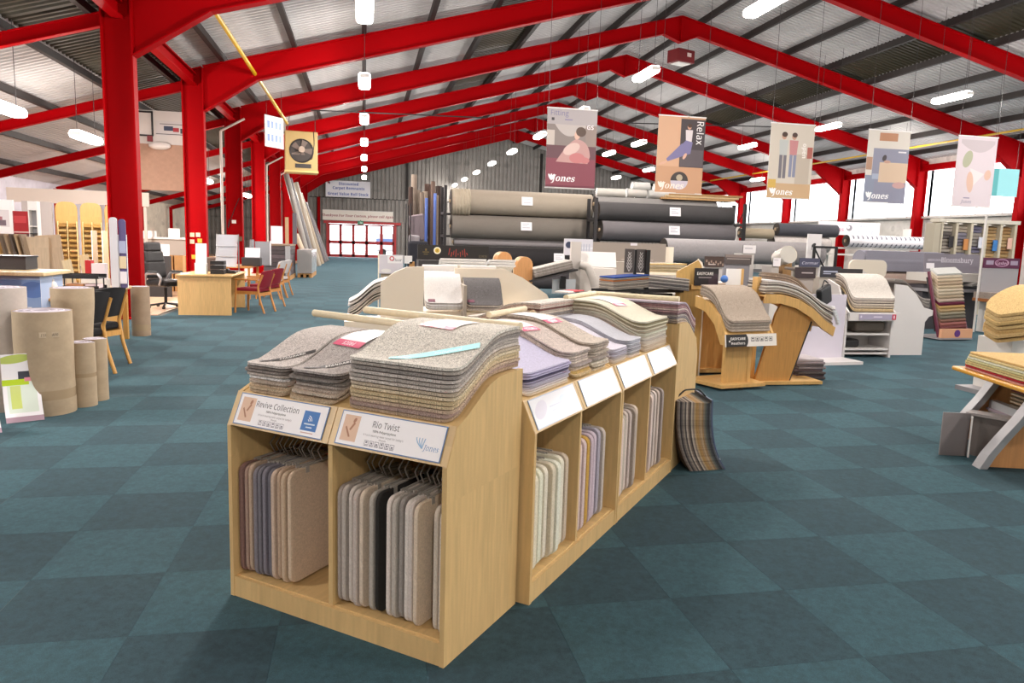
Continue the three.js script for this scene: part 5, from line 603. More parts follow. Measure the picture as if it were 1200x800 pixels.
  carpetRoll(6.75, 10.75, 1.43, 16, 0.27, '#a8a5a8', 'light grey marbled roll in front of the right rack', { fl: true }); const gs = thing('low_rack', 'pale trestle carrying the light grey marbled roll', 'rack', [8.75, 0, 16]); for (const sx of [-1.8, 1.8]) mk('trestle', [bx(0.08, 1.15, 0.5, sx, 0.575, 0)], MT.grey, gs); mk('rail', [bx(3.7, 0.08, 0.06, 0, 1.0, -0.2)], MT.grey, gs);
  const wp = thing('white_price_board', 'white hanging board with black leaf mark beside the grey roll', 'board', [10.25, 0, 15.5]); board('board_face', 0.36, 1.1, 0.03, canvas(96, 256, (g, w, h) => { g.fillStyle = '#e6e3e3'; g.fillRect(0, 0, w, h); g.fillStyle = '#2c2a2c'; g.beginPath(); g.ellipse(44, 60, 16, 9, -0.5, 0, 7); g.fill(); g.fillRect(30, 70, 4, 16); }), wp, [0, 1.35, 0], [0, 0, 0]); mk('board_post', [bx(0.05, 0.82, 0.05, 0, 0.41, 0)], MT.white, wp);
  // standing remnants at the left end of the rack
  const cl = ['#4a3a34', '#8d7f72', '#9b8e80', '#85776a', '#a39484', '#5c4a42', '#6d5a50', '#8a7b6c', '#3d322e', '#77695d'];
  cl.forEach((c, i) => { const u = 1.42 + i * 0.115, h = [3.1, 3.5, 3.05, 2.95, 3.0, 3.25, 3.3, 2.9, 3.2, 2.8][i], g = thing('standing_remnant', 'brown carpet remnant standing on end left of the beige roll', 'remnant', [u, 0, 23.4 + (i % 3) * 0.25], 0, 'standing remnants by the left rack'); mk('remnant_roll', [cy(0.07 + (i % 3) * 0.02, 0.08 + (i % 3) * 0.02, h, 14, 0, h / 2, 0)], carpet(c), g); mk('rolled_end', [cy(0.05, 0.05, 0.01, 12, 0, h + 0.005, 0)], MT.dark, g); });
  [[1.24, 2.55], [1.3, 2.5], [1.36, 2.55]].forEach(([u, h], i) => tag(mk('black_pole', [cy(0.018, 0.018, h, 8, u, h / 2, -22.6 + i * 0.1)], MT.black, scene), 'thin black and white pole standing beside the remnants', 'pole', 'thin poles by the remnants'));
  [[1.86, 2.75], [2.12, 2.9]].forEach(([u, h], i) => tag(mk('blue_tube', [cy(0.045, 0.045, h, 12, u, h / 2, -22.8)], mat('#5878c8', { roughness: 0.25 }), scene), i ? 'taller blue wrapped tube among the remnants' : 'shorter blue wrapped tube among the remnants', 'tube', 'blue tubes')); tag(mk('white_tube', [cy(0.05, 0.05, 3.0, 12, 2.36, 1.5, -22.8)], mat('#cfc6cc', { roughness: 0.3 }), scene), 'white wrapped tube between the blue tubes and the beige roll', 'tube');
  const dp = thing('draped_remnant', 'pale mauve remnant folded over the standing rolls', 'remnant', [1.62, 1.45, 22.9]); mk('fold', [rb(0.5, 0.8, 0.16, 0.06, 0, 0.4, 0, 0, 0, 0.2)], carpet('#8f8288'), dp); mk('fold', [rb(0.34, 0.4, 0.2, 0.06, -0.12, -0.02, 0.06, 0, 0, -0.1)], carpet('#b3adb2'), dp); const dk = thing('dark_remnant', 'dark navy remnant pile below the mauve fold', 'remnant', [1.6, 0, 22.5]); mk('fold', [rb(0.62, 1.45, 0.4, 0.1, 0, 0.725, 0)], carpet('#33343c'), dk); mk('fold', [rb(0.3, 0.9, 0.3, 0.08, 0.4, 0.45, 0.05)], carpet('#4c4a50'), dk);
}
// ---------- banners, signs and fittings under the roof ----------
{
  const script = (g, w, h, y, c = '#fff') => { g.strokeStyle = c; g.fillStyle = c; for (const a of [-0.5, 0, 0.5]) { g.beginPath(); g.ellipse(w * 0.12 + a * 16, y - 4, 6, 17, a * 0.9, 0, 7); g.fill(); } txt(g, 'Jones', w * 0.36, y, 44, c, 'serif', 'center', 'italic bold'); };
  const person = (g, x, y, k, top, legs, skin, pose) => { g.fillStyle = skin; g.beginPath(); g.ellipse(x, y, 11 * k, 14 * k, 0, 0, 7); g.fill(); g.fillStyle = '#4a352c'; g.beginPath(); g.ellipse(x + 2 * k, y - 6 * k, 12 * k, 10 * k, 0, 0, 7); g.fill(); g.fillStyle = top; g.beginPath(); g.moveTo(x - 20 * k, y + 16 * k); g.lineTo(x + 20 * k, y + 16 * k); g.lineTo(x + 16 * k, y + 78 * k); g.lineTo(x - 16 * k, y + 78 * k); g.fill(); g.fillStyle = legs; if (pose) { g.beginPath(); g.moveTo(x - 16 * k, y + 70 * k); g.lineTo(x + 18 * k, y + 78 * k); g.lineTo(x + 10 * k, y + 110 * k); g.lineTo(x - 70 * k, y + 150 * k); g.lineTo(x - 78 * k, y + 138 * k); g.fill(); g.fillRect(x - 4 * k, y + 90 * k, 16 * k, 50 * k); } else { g.fillRect(x - 16 * k, y + 76 * k, 14 * k, 92 * k); g.fillRect(x + 2 * k, y + 76 * k, 14 * k, 92 * k); } };
  const B = [
    ['hanging banner of a woman in a pink dress seated on a mauve carpet', 4.46, (g, w, h) => { g.fillStyle = '#b5aeb0'; g.fillRect(0, 0, w, h); g.fillStyle = '#8f8480'; g.fillRect(0, 80, w, 110); g.fillStyle = '#c4bcb8'; g.beginPath(); g.moveTo(40, 80); g.quadraticCurveTo(110, 190, 200, 90); g.lineTo(200, 80); g.fill(); g.fillStyle = '#9a8b84'; g.fillRect(200, 80, 56, 130); g.fillStyle = '#cfc4bc'; g.fillRect(0, 110, 40, 75); g.fillStyle = '#6b4850'; g.fillRect(0, 185, w, 70); g.fillStyle = '#8a4654'; g.fillRect(0, 250, w, 140); g.fillStyle = '#6f3040'; g.fillRect(0, 386, w, 10); txt(g, 'Fitting', 62, 24, 34, '#7d7aa0', 'sans-serif'); g.fillStyle = '#4a4448'; g.fillRect(22, 48, 14, 14); g.fillStyle = '#8d86a8'; g.fillRect(90, 52, 40, 6); g.fillStyle = '#c79c98'; g.beginPath(); g.moveTo(50, 268); g.quadraticCurveTo(110, 170, 150, 150); g.quadraticCurveTo(220, 150, 226, 235); g.lineTo(215, 272); g.fill(); g.fillStyle = '#e0c4bc'; g.beginPath(); g.ellipse(130, 200, 46, 26, -0.5, 0, 7); g.fill(); g.fillStyle = '#c97f80'; g.beginPath(); g.ellipse(160, 245, 40, 26, 0, 0, 7); g.ellipse(200, 255, 24, 16, 0, 0, 7); g.fill(); g.fillStyle = '#dcb8a6'; g.beginPath(); g.ellipse(158, 128, 15, 24, 0.2, 0, 7); g.fill(); g.fillStyle = '#5d4a40'; g.beginPath(); g.ellipse(176, 112, 26, 24, 0.3, 0, 7); g.fill(); txt(g, 'GS', 222, 88, 30, '#f2eef0', 'sans-serif', 'center', 'bold'); script(g, w, h, 350); }],
    ['hanging banner reading Relax with a person lying beside a round inset', 7.03, (g, w, h) => { g.fillStyle = '#c79a78'; g.fillRect(0, 0, w, h); g.fillStyle = '#d3a888'; g.fillRect(0, 0, 120, 260); g.fillStyle = '#443c40'; g.fillRect(122, 12, 134, 250); g.fillStyle = '#5c5358'; g.fillRect(126, 170, 126, 88); g.save(); g.translate(226, 80); g.rotate(HALF); txt(g, 'Relax', 0, 0, 52, '#f4f2f0', 'sans-serif'); g.restore(); person(g, 168, 52, 1.0, '#dcd2d4', '#7b76a0', '#c99a80', 1); g.fillStyle = '#7b76a0'; g.beginPath(); g.moveTo(130, 140); g.lineTo(190, 130); g.lineTo(180, 190); g.lineTo(60, 235); g.lineTo(52, 222); g.fill(); g.fillStyle = '#d8ac94'; g.beginPath(); g.ellipse(36, 244, 22, 7, -0.4, 0, 7); g.ellipse(150, 205, 8, 18, 0.5, 0, 7); g.fill(); g.fillStyle = '#3c3634'; g.beginPath(); g.arc(128, 334, 47, Math.PI, 0); g.fill(); g.fillStyle = '#c9c0cc'; g.beginPath(); g.arc(128, 334, 47, 0, Math.PI); g.fill(); g.fillStyle = '#b5a890'; g.beginPath(); g.arc(128, 318, 17, 0, 7); g.fill(); script(g, w, h, 360, '#f3e6dc'); }],
    ['hanging banner of two people standing in a pale room', 9.79, (g, w, h) => { g.fillStyle = '#d6cdbf'; g.fillRect(0, 0, w, h); g.fillStyle = '#c4b8a8'; g.fillRect(160, 160, 80, 170); g.fillStyle = '#cfae86'; g.fillRect(0, 320, w, 80); g.fillStyle = '#d9b45c'; g.fillRect(4, 300, 44, 46); person(g, 80, 66, 1.35, '#c3c7c4', '#77747c', '#c49a82'); person(g, 140, 66, 1.3, '#c98a8c', '#8a8fa8', '#c49a82'); g.fillStyle = '#b06458'; g.fillRect(222, 120, 30, 60); g.save(); g.translate(206, 140); g.rotate(HALF); txt(g, 'open', 0, 0, 34, '#f4efe8', 'sans-serif', 'center', 'bold'); g.restore(); script(g, w, h, 366); }],
    ['hanging banner of a person resting by a cream panel on a blue grey ground', 12.35, (g, w, h) => { g.fillStyle = '#dcd6cc'; g.fillRect(0, 0, w, h); g.fillStyle = '#b9825c'; g.fillRect(70, 14, 110, 44); g.fillStyle = '#8e90a4'; g.fillRect(40, 100, 216, 300); g.fillStyle = '#b58e74'; g.fillRect(0, 150, 38, 70); g.fillStyle = '#8a93a8'; g.fillRect(0, 250, 60, 150); g.fillStyle = '#d9bfa4'; g.fillRect(84, 176, 172, 110); g.fillStyle = '#3d3438'; g.beginPath(); g.ellipse(110, 152, 12, 18, 0.3, 0, 7); g.fill(); g.fillStyle = '#c49a88'; g.beginPath(); g.ellipse(128, 172, 20, 8, 0, 0, 7); g.fill(); g.fillStyle = '#c9a09c'; g.beginPath(); g.ellipse(210, 300, 40, 18, 0, 0, 7); g.fill(); g.fillStyle = '#e8e6ea'; g.fillRect(190, 112, 50, 8); g.fillStyle = '#aab4c8'; g.fillRect(44, 240, 40, 30); script(g, w, h, 362); }],
    ['pale creased hanging banner with faint plants and bare feet', 14.84, (g, w, h) => { g.fillStyle = '#d8ccd2'; g.fillRect(0, 0, w, h); g.fillStyle = '#c4b9be'; g.beginPath(); g.moveTo(20, 40); g.quadraticCurveTo(150, 140, 240, 40); g.lineTo(240, 20); g.lineTo(20, 20); g.fill(); g.fillStyle = '#aeb096'; g.beginPath(); g.ellipse(70, 130, 28, 50, 0.3, 0, 7); g.fill(); g.fillStyle = '#e6dcdc'; g.beginPath(); g.moveTo(90, 180); g.lineTo(190, 210); g.lineTo(120, 280); g.fill(); g.fillStyle = '#dab7a4'; g.beginPath(); g.ellipse(98, 260, 22, 60, -0.1, 0, 7); g.ellipse(214, 215, 22, 30, 0.2, 0, 7); g.fill(); g.fillStyle = '#8d86a0'; g.fillRect(66, 348, 40, 6); txt(g, 'Jones', 86, 372, 26, '#8d86a0', 'serif', 'center', 'italic'); }],
  ];
  for (const [label, u, draw] of B) { const g = thing('hanging_banner', label, 'banner', [u, 2.72, 16]), w = 1.13, h = 1.7; const pg = new THREE.BoxGeometry(w, h, 0.006, 8, 8, 1), p = pg.attributes.position; for (let i = 0; i < p.count; i++) p.setZ(i, p.getZ(i) + 0.018 * Math.sin(p.getX(i) * 5 + u) * (0.4 + 0.6 * (0.5 - p.getY(i) / h))); pg.computeVertexNormals(); const m = new THREE.Mesh(pg, [MT.white, MT.white, MT.white, MT.white, print(canvas(256, 400, draw), { roughness: 0.55 }), MT.offwhite]); m.name = 'banner_print'; m.position.y = h / 2; m.castShadow = m.receiveShadow = true; g.add(m); mk('top_batten', [bx(w + 0.02, 0.025, 0.02, 0, h, 0)], MT.white, g); mk('bottom_batten', [bx(w + 0.02, 0.025, 0.02, 0, 0, 0)], MT.offwhite, g); for (const sx of [-1, 1]) { const tp = topH(u + sx * w / 2) + 0.2 - 2.72; mk('hanging_wire', [bar([sx * w / 2 * 0.96, h, 0], [sx * w / 2 * 0.96, tp, 0], 0.005, 5)], MT.dark, g); } }
  const tq = thing('turquoise_banner', 'turquoise two tone banner hung near the right windows', 'banner', [19.65, 3.38, 20]); mk('banner_sheet', [bx(0.75, 0.85, 0.012, 0.14, 0.43, 0)], mat('#8fd3da', { roughness: 0.6 }), tq); mk('banner_margin', [bx(0.4, 0.85, 0.014, -0.43, 0.43, 0)], mat('#4fa8ac', { roughness: 0.6 }), tq); mk('hanging_wire', [bar([0.4, 0.85, 0], [0.4, topH(20) + 0.2 - 3.38, 0], 0.005, 5)], MT.dark, tq); mk('hanging_wire', [bar([-0.5, 0.85, 0], [-0.5, topH(19.2) + 0.2 - 3.38, 0], 0.005, 5)], MT.dark, tq);
  const s1 = thing('remnants_sign', 'white sign with blue lettering about carpet remnants under the gable', 'sign', [-1.16, 4.42, 56.6]); board('sign_face', 3.22, 1.18, 0.04, canvas(512, 190, (g, w, h) => { g.fillStyle = '#ecebf2'; g.fillRect(0, 0, w, h); g.fillStyle = '#a33a44'; g.fillRect(22, 16, 14, 18); g.fillStyle = '#3a3a50'; g.fillRect(36, 16, 14, 26); txt(g, 'Discounted', 262, 34, 42, '#2a4ca6', 'sans-serif', 'center', 'bold'); txt(g, 'Carpet Remnants', 262, 84, 44, '#2a4ca6', 'sans-serif', 'center', 'bold'); txt(g, 'Great Value Roll Stock', 256, 152, 44, '#2a4ca6', 'sans-serif', 'center', 'bold'); }), s1, [0, 0.59, 0], [0, 0, 0]); for (const x of [-1.4, 1.4]) mk('hanging_wire', [bar([x, 1.18, 0], [x, topH(-1.16 + x) + 0.2 - 4.42, 0], 0.01, 5)], MT.dark, s1);
  const s2 = thing('thank_you_banner', 'long white banner with red script above the entrance doors', 'banner', [-0.44, 2.74, 57.26]); board('banner_face', 5.2, 0.74, 0.03, canvas(1024, 144, (g, w, h) => { g.fillStyle = '#f0eae0'; g.fillRect(0, 0, w, h); txt(g, 'Thankyou For Your Custom, please call Again', 512, 74, 46, '#8c1622', 'serif', 'center', 'italic bold'); }), s2, [0, 0.37, 0], [0, 0, 0]); mk('banner_batten', [bx(5.24, 0.04, 0.05, 0, 0.75, 0)], MT.offwhite, s2);
  const ex = thing('exit_sign', 'small green running figure exit sign over the doors', 'sign', [-0.25, 2.48, 57.06]); board('sign_face', 0.42, 0.26, 0.05, canvas(64, 40, (g, w, h) => { g.fillStyle = '#3f9a78'; g.fillRect(0, 0, w, h); g.fillStyle = '#e6f3ec'; g.fillRect(24, 8, 8, 24); g.fillRect(36, 14, 14, 18); }), ex, [0, 0.13, 0], [0, 0, 0]); mk('sign_bracket', [bx(0.06, 0.08, 0.2, 0, 0.28, -0.1)], MT.dark, ex);
  const bxs = (x, y, s, w, label) => { const [u, h] = AS(x, y, s), g = thing('red_heater_box', label, 'heater box', [u, h, s], 0.35); mk('casing', [rb(w, w * 0.55, w * 0.7, 0.03, 0, 0, 0)], mat('#6f1218', { roughness: 0.45 }), g); mk('grille', [bx(w * 0.7, 0.03, w * 0.5, 0, -w * 0.29, 0)], MT.offwhite, g); mk('badge', [bx(w * 0.24, w * 0.16, 0.02, w * 0.15, w * 0.05, w * 0.355)], mat('#d8c4c0'), g); for (const sx of [-1, 1]) mk('hanging_rod', [bar([sx * w * 0.4, w * 0.26, 0], [sx * w * 0.4, topH(u) + 0.2 - h, 0], 0.008, 5)], MT.dark, g); };
  bxs(798, 67, 27, 0.85, 'maroon box heater hung under the ridge'); bxs(688, 126.5, 46, 0.8, 'smaller looking maroon box heater hung far down the ridge');
  const rod = (x0, y0, s0, x1, y1, s1_, label) => { const a = AS(x0, y0, s0), b = AS(x1, y1, s1_); tag(mk('tie_rod', [bar([a[0], a[1], -s0], [b[0], b[1], -s1_], 0.02, 6)], MT.dark, scene), label, 'tie rod'); };
  rod(364, 129, 24, 570, 138, 24, 'thin black rod crossing the roof space by the heater'); rod(730, 144, 23.5, 1040, 152, 23.5, 'thin black rod behind the hanging banners');
}

// ---------- right side displays ----------
{
  // three arched wooden sample stands set round one centre
  const W3 = mat('#e4ba78', { roughness: 0.4, map: TX.wood });
  const label = canvas(512, 110, (g, w, h) => { g.fillStyle = '#e9e4dc'; g.fillRect(0, 0, w, h); g.fillStyle = '#1d1a1a'; g.beginPath(); g.moveTo(0, 0); g.lineTo(200, 0); g.quadraticCurveTo(240, 55, 200, 110); g.lineTo(0, 110); g.fill(); txt(g, 'EASYCARE', 118, 38, 32, '#f2eee8', 'sans-serif', 'center', 'bold'); txt(g, 'Heathers', 118, 78, 32, '#e4dfd8', 'sans-serif', 'center', 'bold'); g.fillStyle = '#e4dfd8'; g.beginPath(); g.arc(34, 60, 9, 0, 7); g.fill(); icons(g, 250, 30, 5, 34, '#2c2a2c'); });
  // front stand: arch towards the camera
  const a = thing('arched_stand', 'wooden arched stand with black and white EASYCARE label and grey beige samples', 'stand', [3.95, 0, 7.35], 0.22, 'arched wooden stands');
  mk('leg_panel', [bx(0.34, 0.62, 0.05, 0, 0.34, 0.1), bx(0.05, 0.62, 0.26, 0.16, 0.34, 0.0)], W3, a); mk('base_plate', [ext([[-0.36, 0.12], [-0.2, 0.3], [0.22, 0.32], [0.36, 0.14], [0.3, -0.25], [-0.3, -0.25]], 0.035).rotateX(-HALF).translate(0, 0.03, 0)], W3, a); for (const [x, z] of [[-0.26, -0.15], [0.26, -0.15], [0, 0.2]]) mk('foot', [cy(0.03, 0.03, 0.03, 10, x, 0.015, z)], MT.black, a);
  const arch = (x) => ext([[-0.3, 0.5], [-0.28, 0.62], [-0.16, 0.8], [0.02, 0.93], [0.24, 0.98], [0.24, 0.86], [0.06, 0.82], [-0.1, 0.7], [-0.22, 0.5]], 0.035).rotateY(HALF).translate(x, 0, 0); mk('arch_cheek', [arch(-0.33)], W3, a); mk('arch_cheek', [arch(0.295)], W3, a); mk('arch_bed', [ext([[-0.28, 0.6], [-0.16, 0.78], [0.02, 0.91], [0.24, 0.96], [0.24, 0.94], [0.02, 0.89], [-0.15, 0.76], [-0.26, 0.6]], 0.6).rotateY(HALF).translate(-0.3, 0, 0)], W3, a); board('label_board', 0.68, 0.13, 0.02, label, a, [0, 0.55, 0.31], [-0.15, 0, 0]).userData.label = 'black and white label reading EASYCARE';
  arcPile(3.95, 7.35, 0.22, 0, 0.58, ['#a2978b', '#8d8379', '#b0a599', '#968b80', '#b9ada0', '#857b72', '#a4988c'], 0.64, 0.985, 0.5, 'grey beige carpet sample on the arched stand with the black label', 'samples on the EASYCARE stand', { top: fleck('#b3a698'), b0: -0.29, t: 0.013, gap: 0.004 });
  const hd = thing('stand_header', 'black and white EASYCARE header card behind the arched stand', 'sign', [4.05, 0, 7.95], 0.15); board('header_card', 0.32, 0.2, 0.015, canvas(256, 160, (g, w, h) => { g.fillStyle = '#1c191b'; g.fillRect(0, 0, w, h); g.fillStyle = '#3a2a34'; g.beginPath(); g.arc(220, 120, 70, 0, 7); g.fill(); txt(g, 'EASYCARE', 110, 50, 38, '#f2eee8', 'sans-serif', 'center', 'bold'); g.fillStyle = '#8d8486'; g.fillRect(40, 80, 140, 12); }), hd, [-0.16, 1.17, 0], [0, 0, 0], MT.dark); mk('white_card', [bx(0.2, 0.2, 0.015, 0.2, 1.17, 0.02)], MT.white, hd); mk('blue_bow', [sp(0.045, 10, 0.06, 1.15, 0.04)], mat('#4a7fd0', { roughness: 0.3 }), hd); mk('rear_post', [bx(0.05, 1.27, 0.05, 0.33, 0.635, -0.02)], W3, hd); mk('rear_rail', [bx(0.7, 0.05, 0.03, 0.0, 1.05, -0.02)], W3, hd);
  // right stand: arch to the right with a slanting leg panel
  const b = thing('arched_stand', 'wooden arched stand with slanted leg and fanned samples to the right', 'stand', [4.62, 0, 7.55], 0, 'arched wooden stands');
  const cur = [[-0.3, 1.02], [-0.1, 1.02], [0.1, 0.97], [0.28, 0.87], [0.44, 0.74], [0.58, 0.66]], low = cur.map(([x, y]) => [x - 0.02, y - 0.1]); mk('arch_cheek', [ext([...low, ...cur.slice().reverse()], 0.035, 0, 0, 0, 0.19)], W3, b); mk('arch_cheek', [ext([...low, ...cur.slice().reverse()], 0.035, 0, 0, 0, -0.24)], W3, b); mk('arch_bed', [ext([...cur.map(([x, y]) => [x, y - 0.03]), ...cur.slice().reverse().map(([x, y]) => [x, y - 0.01])], 0.4, 0, 0, 0, -0.21)], W3, b); mk('leg_panel', [ext([[-0.34, 0.04], [0.08, 0.04], [0.3, 0.74], [0.14, 0.86], [-0.08, 0.92], [-0.14, 0.8]], 0.04, 0, 0, 0, 0.14)], mat('#cf9c5a', { roughness: 0.4, map: TX.wood }), b); mk('edge_strip', [bar([0.09, 0.04, 0.16], [0.31, 0.72, 0.16], 0.015, 6)], MT.dark, b); mk('base_plate', [bx(0.95, 0.035, 0.42, 0.0, 0.03, 0.02)], W3, b); mk('post', [bx(0.05, 1.2, 0.1, -0.31, 0.6, 0.02)], W3, b);
  const run = (n, f) => Array.from({ length: n }, (_, i) => f[i % f.length]);
  const prR = smoothPts([[0, 0.67], [0.14, 0.75], [0.3, 0.88], [0.48, 0.98], [0.68, 1.03], [0.88, 1.03]]); pile({ u: 4.62 + 0.58, s: 7.55, t: HALF }, 0, 0.4, ['#b5a48c', '#6f665c', '#8d8478', '#c9bfb2', '#77706a', '#a89d90', '#d8d2c8', '#857c74', '#5f5a58', '#bdb4aa', '#7a7370', '#d3cec8', '#e6e3de'], { prof: prR, key: 'standR', len: 0.88, b0: 0, t: 0.011, gap: 0.003, label: 'neutral carpet sample fanned over the slanted arched stand', group: 'samples on the slanted stand', kind: carpet, jz: 0.02 });
  const fl = thing('acrylic_clip', 'clear ribbed plastic edge strip on the fanned samples', 'clip', [5.24, 0.7, 7.36]); for (let i = 0; i < 6; i++) mk('rib', [bx(0.03, 0.025, 0.05, -0.012 * i, 0.028 * i, 0.02)], mat('#d6dbe2', { roughness: 0.15 }), fl);
  // left stand: arch to the left
  const c = thing('arched_stand', 'wooden arched stand with straight panel beside the mauve far end pile', 'stand', [4.02, 0, 8.25], 0, 'arched wooden stands');
  const cl = [[-0.42, 0.86], [-0.3, 0.95], [-0.12, 1.03], [0.1, 1.06], [0.3, 1.05]]; mk('arch_cheek', [ext([...cl.map(([x, y]) => [x + 0.02, y - 0.1]), ...cl.slice().reverse()], 0.035, 0, 0, 0, 0.16)], W3, c); mk('leg_panel', [ext([[-0.26, 0.04], [0.24, 0.04], [0.24, 0.96], [0.05, 0.97], [-0.1, 0.93], [-0.26, 0.82]], 0.04, 0, 0, 0, 0.1)], mat('#d3a262', { roughness: 0.4, map: TX.wood }), c); mk('base_plate', [bx(0.72, 0.04, 0.45, 0.03, 0.045, 0.0)], W3, c); mk('foot_rail', [bx(0.7, 0.025, 0.4, 0.03, 0.0125, 0)], MT.black, c); mk('side_leaf', [bx(0.1, 0.8, 0.03, 0.29, 0.45, 0.12, 0, 0, 0.08)], mat('#c9b6b8'), c);
  pile({ u: 4.02 - 0.42, s: 8.25, t: -HALF }, 0, 0.36, ['#a39488', '#857b76', '#b3a69c', '#8f8580', '#cfc4ba', '#ddd4cc'], { prof: smoothPts([[0, 0.87], [0.12, 0.96], [0.3, 1.04], [0.52, 1.07], [0.72, 1.06]]), key: 'standL', len: 0.72, b0: 0, t: 0.011, gap: 0.002, label: 'pale carpet sample draped over the straight arched stand', group: 'samples on the straight stand', kind: carpet });
  // samples left on the floor
  ['#4f4a4c', '#6b5c60', '#57504f', '#7a6a6e', '#8d8486', '#6f6668', '#9a9094', '#b3acb0'].forEach((q, i) => tag(((o) => { o.position.set(5.16 + rr(-0.02, 0.02), 0.02 + i * 0.03, -7.86 + rr(-0.02, 0.02)); o.rotation.y = rr(-0.08, 0.08); return o; })(mk('floor_sample', [rb(0.36, 0.028, 0.4, 0.008)], carpet(q), scene)), 'dark carpet sample in the low pile by the slanted stand', 'carpet sample', 'samples piled by the slanted stand'));
  ['#3a3838', '#8a8684', '#55514f'].forEach((q, i) => tag(((o) => { o.position.set(6.1, 0.09 + i * 0.035, -9.35); return o; })(mk('floor_sample', [rb(0.6, 0.03, 0.4, 0.008)], carpet(q), scene)), 'long dark sample lying on the white shelf foot', 'carpet sample', 'samples on the white shelf foot'));
  // white curved display
  const WM = mat('#dcd8d6', { roughness: 0.45 });
  const d = thing('white_display', 'white curved display with shelves and lilac label strip', 'display', [7.13, 0, 9.5]); mk('cheek', [ext([[-0.28, 0], [0.22, 0], [0.22, 0.62], [0.26, 0.66], [0.1, 0.78], [-0.02, 1.02], [-0.28, 1.1]], 0.03).rotateY(-HALF).translate(-0.36, 0, 0)], WM, d); mk('cheek', [ext([[-0.28, 0], [0.22, 0], [0.22, 0.62], [0.26, 0.66], [0.1, 0.78], [-0.02, 1.02], [-0.28, 1.1]], 0.03).rotateY(-HALF).translate(0.39, 0, 0)], WM, d);
  for (const y of [0.06, 0.12, 0.34]) mk('shelf', [bx(0.7, 0.025, 0.42, 0.0, y, 0)], WM, d); mk('back_panel', [bx(0.72, 1.05, 0.02, 0, 0.53, -0.26)], WM, d); mk('front_rail', [bx(0.82, 0.12, 0.03, 0.03, 0.6, 0.27)], WM, d); board('label_strip', 0.6, 0.08, 0.012, canvas(256, 36, (g, w, h) => { g.fillStyle = '#a79fb5'; g.fillRect(0, 0, w, h); g.fillStyle = '#d8d3e0'; g.fillRect(100, 14, 60, 7); g.fillRect(10, 10, 10, 14); g.fillStyle = '#c23a52'; g.fillRect(228, 0, 28, 36); g.fillStyle = '#f2e6ea'; g.fillRect(238, 8, 8, 20); }), d, [0.06, 0.6, 0.294], [0, 0, 0]).userData.label = 'lilac strip with red end'; mk('header', [ext([[-0.3, 1.05], [0.32, 1.05], [0.3, 1.22], [0.1, 1.3], [-0.24, 1.26]], 0.02, 0, 0.05, -0.06, -0.28)], mat('#c9c6c2'), d); mk('header_card', [bx(0.4, 0.2, 0.015, -0.06, 1.16, -0.23)], MT.dark, d); mk('shelf_contents', [rb(0.5, 0.16, 0.3, 0.05, 0.08, 0.44, 0)], mat('#6b6258', { map: TX.heather }), d); mk('shelf_contents', [rb(0.26, 0.12, 0.25, 0.04, -0.18, 0.195, 0)], MT.dark, d);
  arcPile(7.13, 9.5, 0, 0.03, 0.68, ['#b5a078', '#c3ae88', '#7d756e', '#b9ab98', '#8d857d', '#c9beb0', '#78706a', '#bdb2a6', '#8a827b', '#cfc8c0', '#a39a92'], 0.67, 1.0, 0.46, 'stone carpet sample on the white curved display', 'samples on the white display', { b0: -0.25, t: 0.014, gap: 0.004, top: fleck('#ddd8d2') });
  const e = thing('white_display_wing', 'white side wing of the curved display with scrolled shoulder', 'display', [7.95, 0, 9.75]); mk('wing_panel', [ext([[-0.26, 0], [0.3, 0], [0.3, 0.5], [0.36, 0.58], [0.42, 0.6], [0.42, 0.68], [0.26, 0.72], [0.1, 0.92], [-0.06, 1.04], [-0.26, 1.06]], 0.03, 0, 0, 0, 0.2)], WM, e); mk('wing_panel', [ext([[-0.26, 0], [0.3, 0], [0.3, 0.5], [0.36, 0.58], [0.42, 0.6], [0.42, 0.68], [0.26, 0.72], [0.1, 0.92], [-0.06, 1.04], [-0.26, 1.06]], 0.03, 0, 0, 0, -0.3)], WM, e); mk('wing_body', [bx(0.5, 0.6, 0.5, 0.02, 0.3, -0.04)], WM, e);
  pile({ u: 7.95 + 0.42, s: 9.75, t: HALF }, 0.05, 0.46, ['#77716c', '#8d8781', '#6f6965', '#9a938d', '#7d7772', '#a19a94'], { prof: smoothPts([[0, 0.7], [0.14, 0.75], [0.3, 0.93], [0.46, 1.06], [0.66, 1.08]]), key: 'wing', len: 0.66, b0: 0, t: 0.014, gap: 0.004, label: 'grey carpet sample draped over the scrolled white wing', group: 'samples on the white wing', kind: carpet });
  const bk = thing('black_bag', 'black sample bag hung between the slanted stand and the white display', 'bag', [6.1, 0.78, 8.9], 0.5); mk('bag_body', [rb(0.3, 0.26, 0.08, 0.03, 0, 0.13, 0, 0, 0, 0.3)], MT.black, bk); mk('bag_strap', [tube([[-0.08, 0.24, 0], [-0.02, 0.34, 0], [0.08, 0.3, 0]], 0.01, 6)], MT.black, bk); const bf = thing('white_side_panel', 'plain white panel supporting the black bag', 'panel', [6.2, 0, 9.05], 0.1); mk('panel', [bx(0.75, 0.9, 0.03, 0, 0.47, 0)], mat('#cfc9d6'), bf); mk('panel_foot', [bx(0.8, 0.04, 0.6, 0, 0.02, 0.1)], WM, bf);
  // header cards and piles behind
  const card = (x0, y0, x1, y1, s, draw, label, body = '#b9b3ae') => { const p = AS(x0, y0, s), q = AS(x1, y1, s), w = q[0] - p[0], h = p[1] - q[1], g = thing('header_card', label, 'sign', [(p[0] + q[0]) / 2, 0, s]); board('card_face', w, h, 0.02, canvas(160, 90, draw), g, [0, (p[1] + q[1]) / 2, 0], [0, 0, 0], MT.dark); mk('card_support', [bx(w * 0.96, q[1], 0.3, 0, q[1] / 2, -0.17)], mat(body), g); };
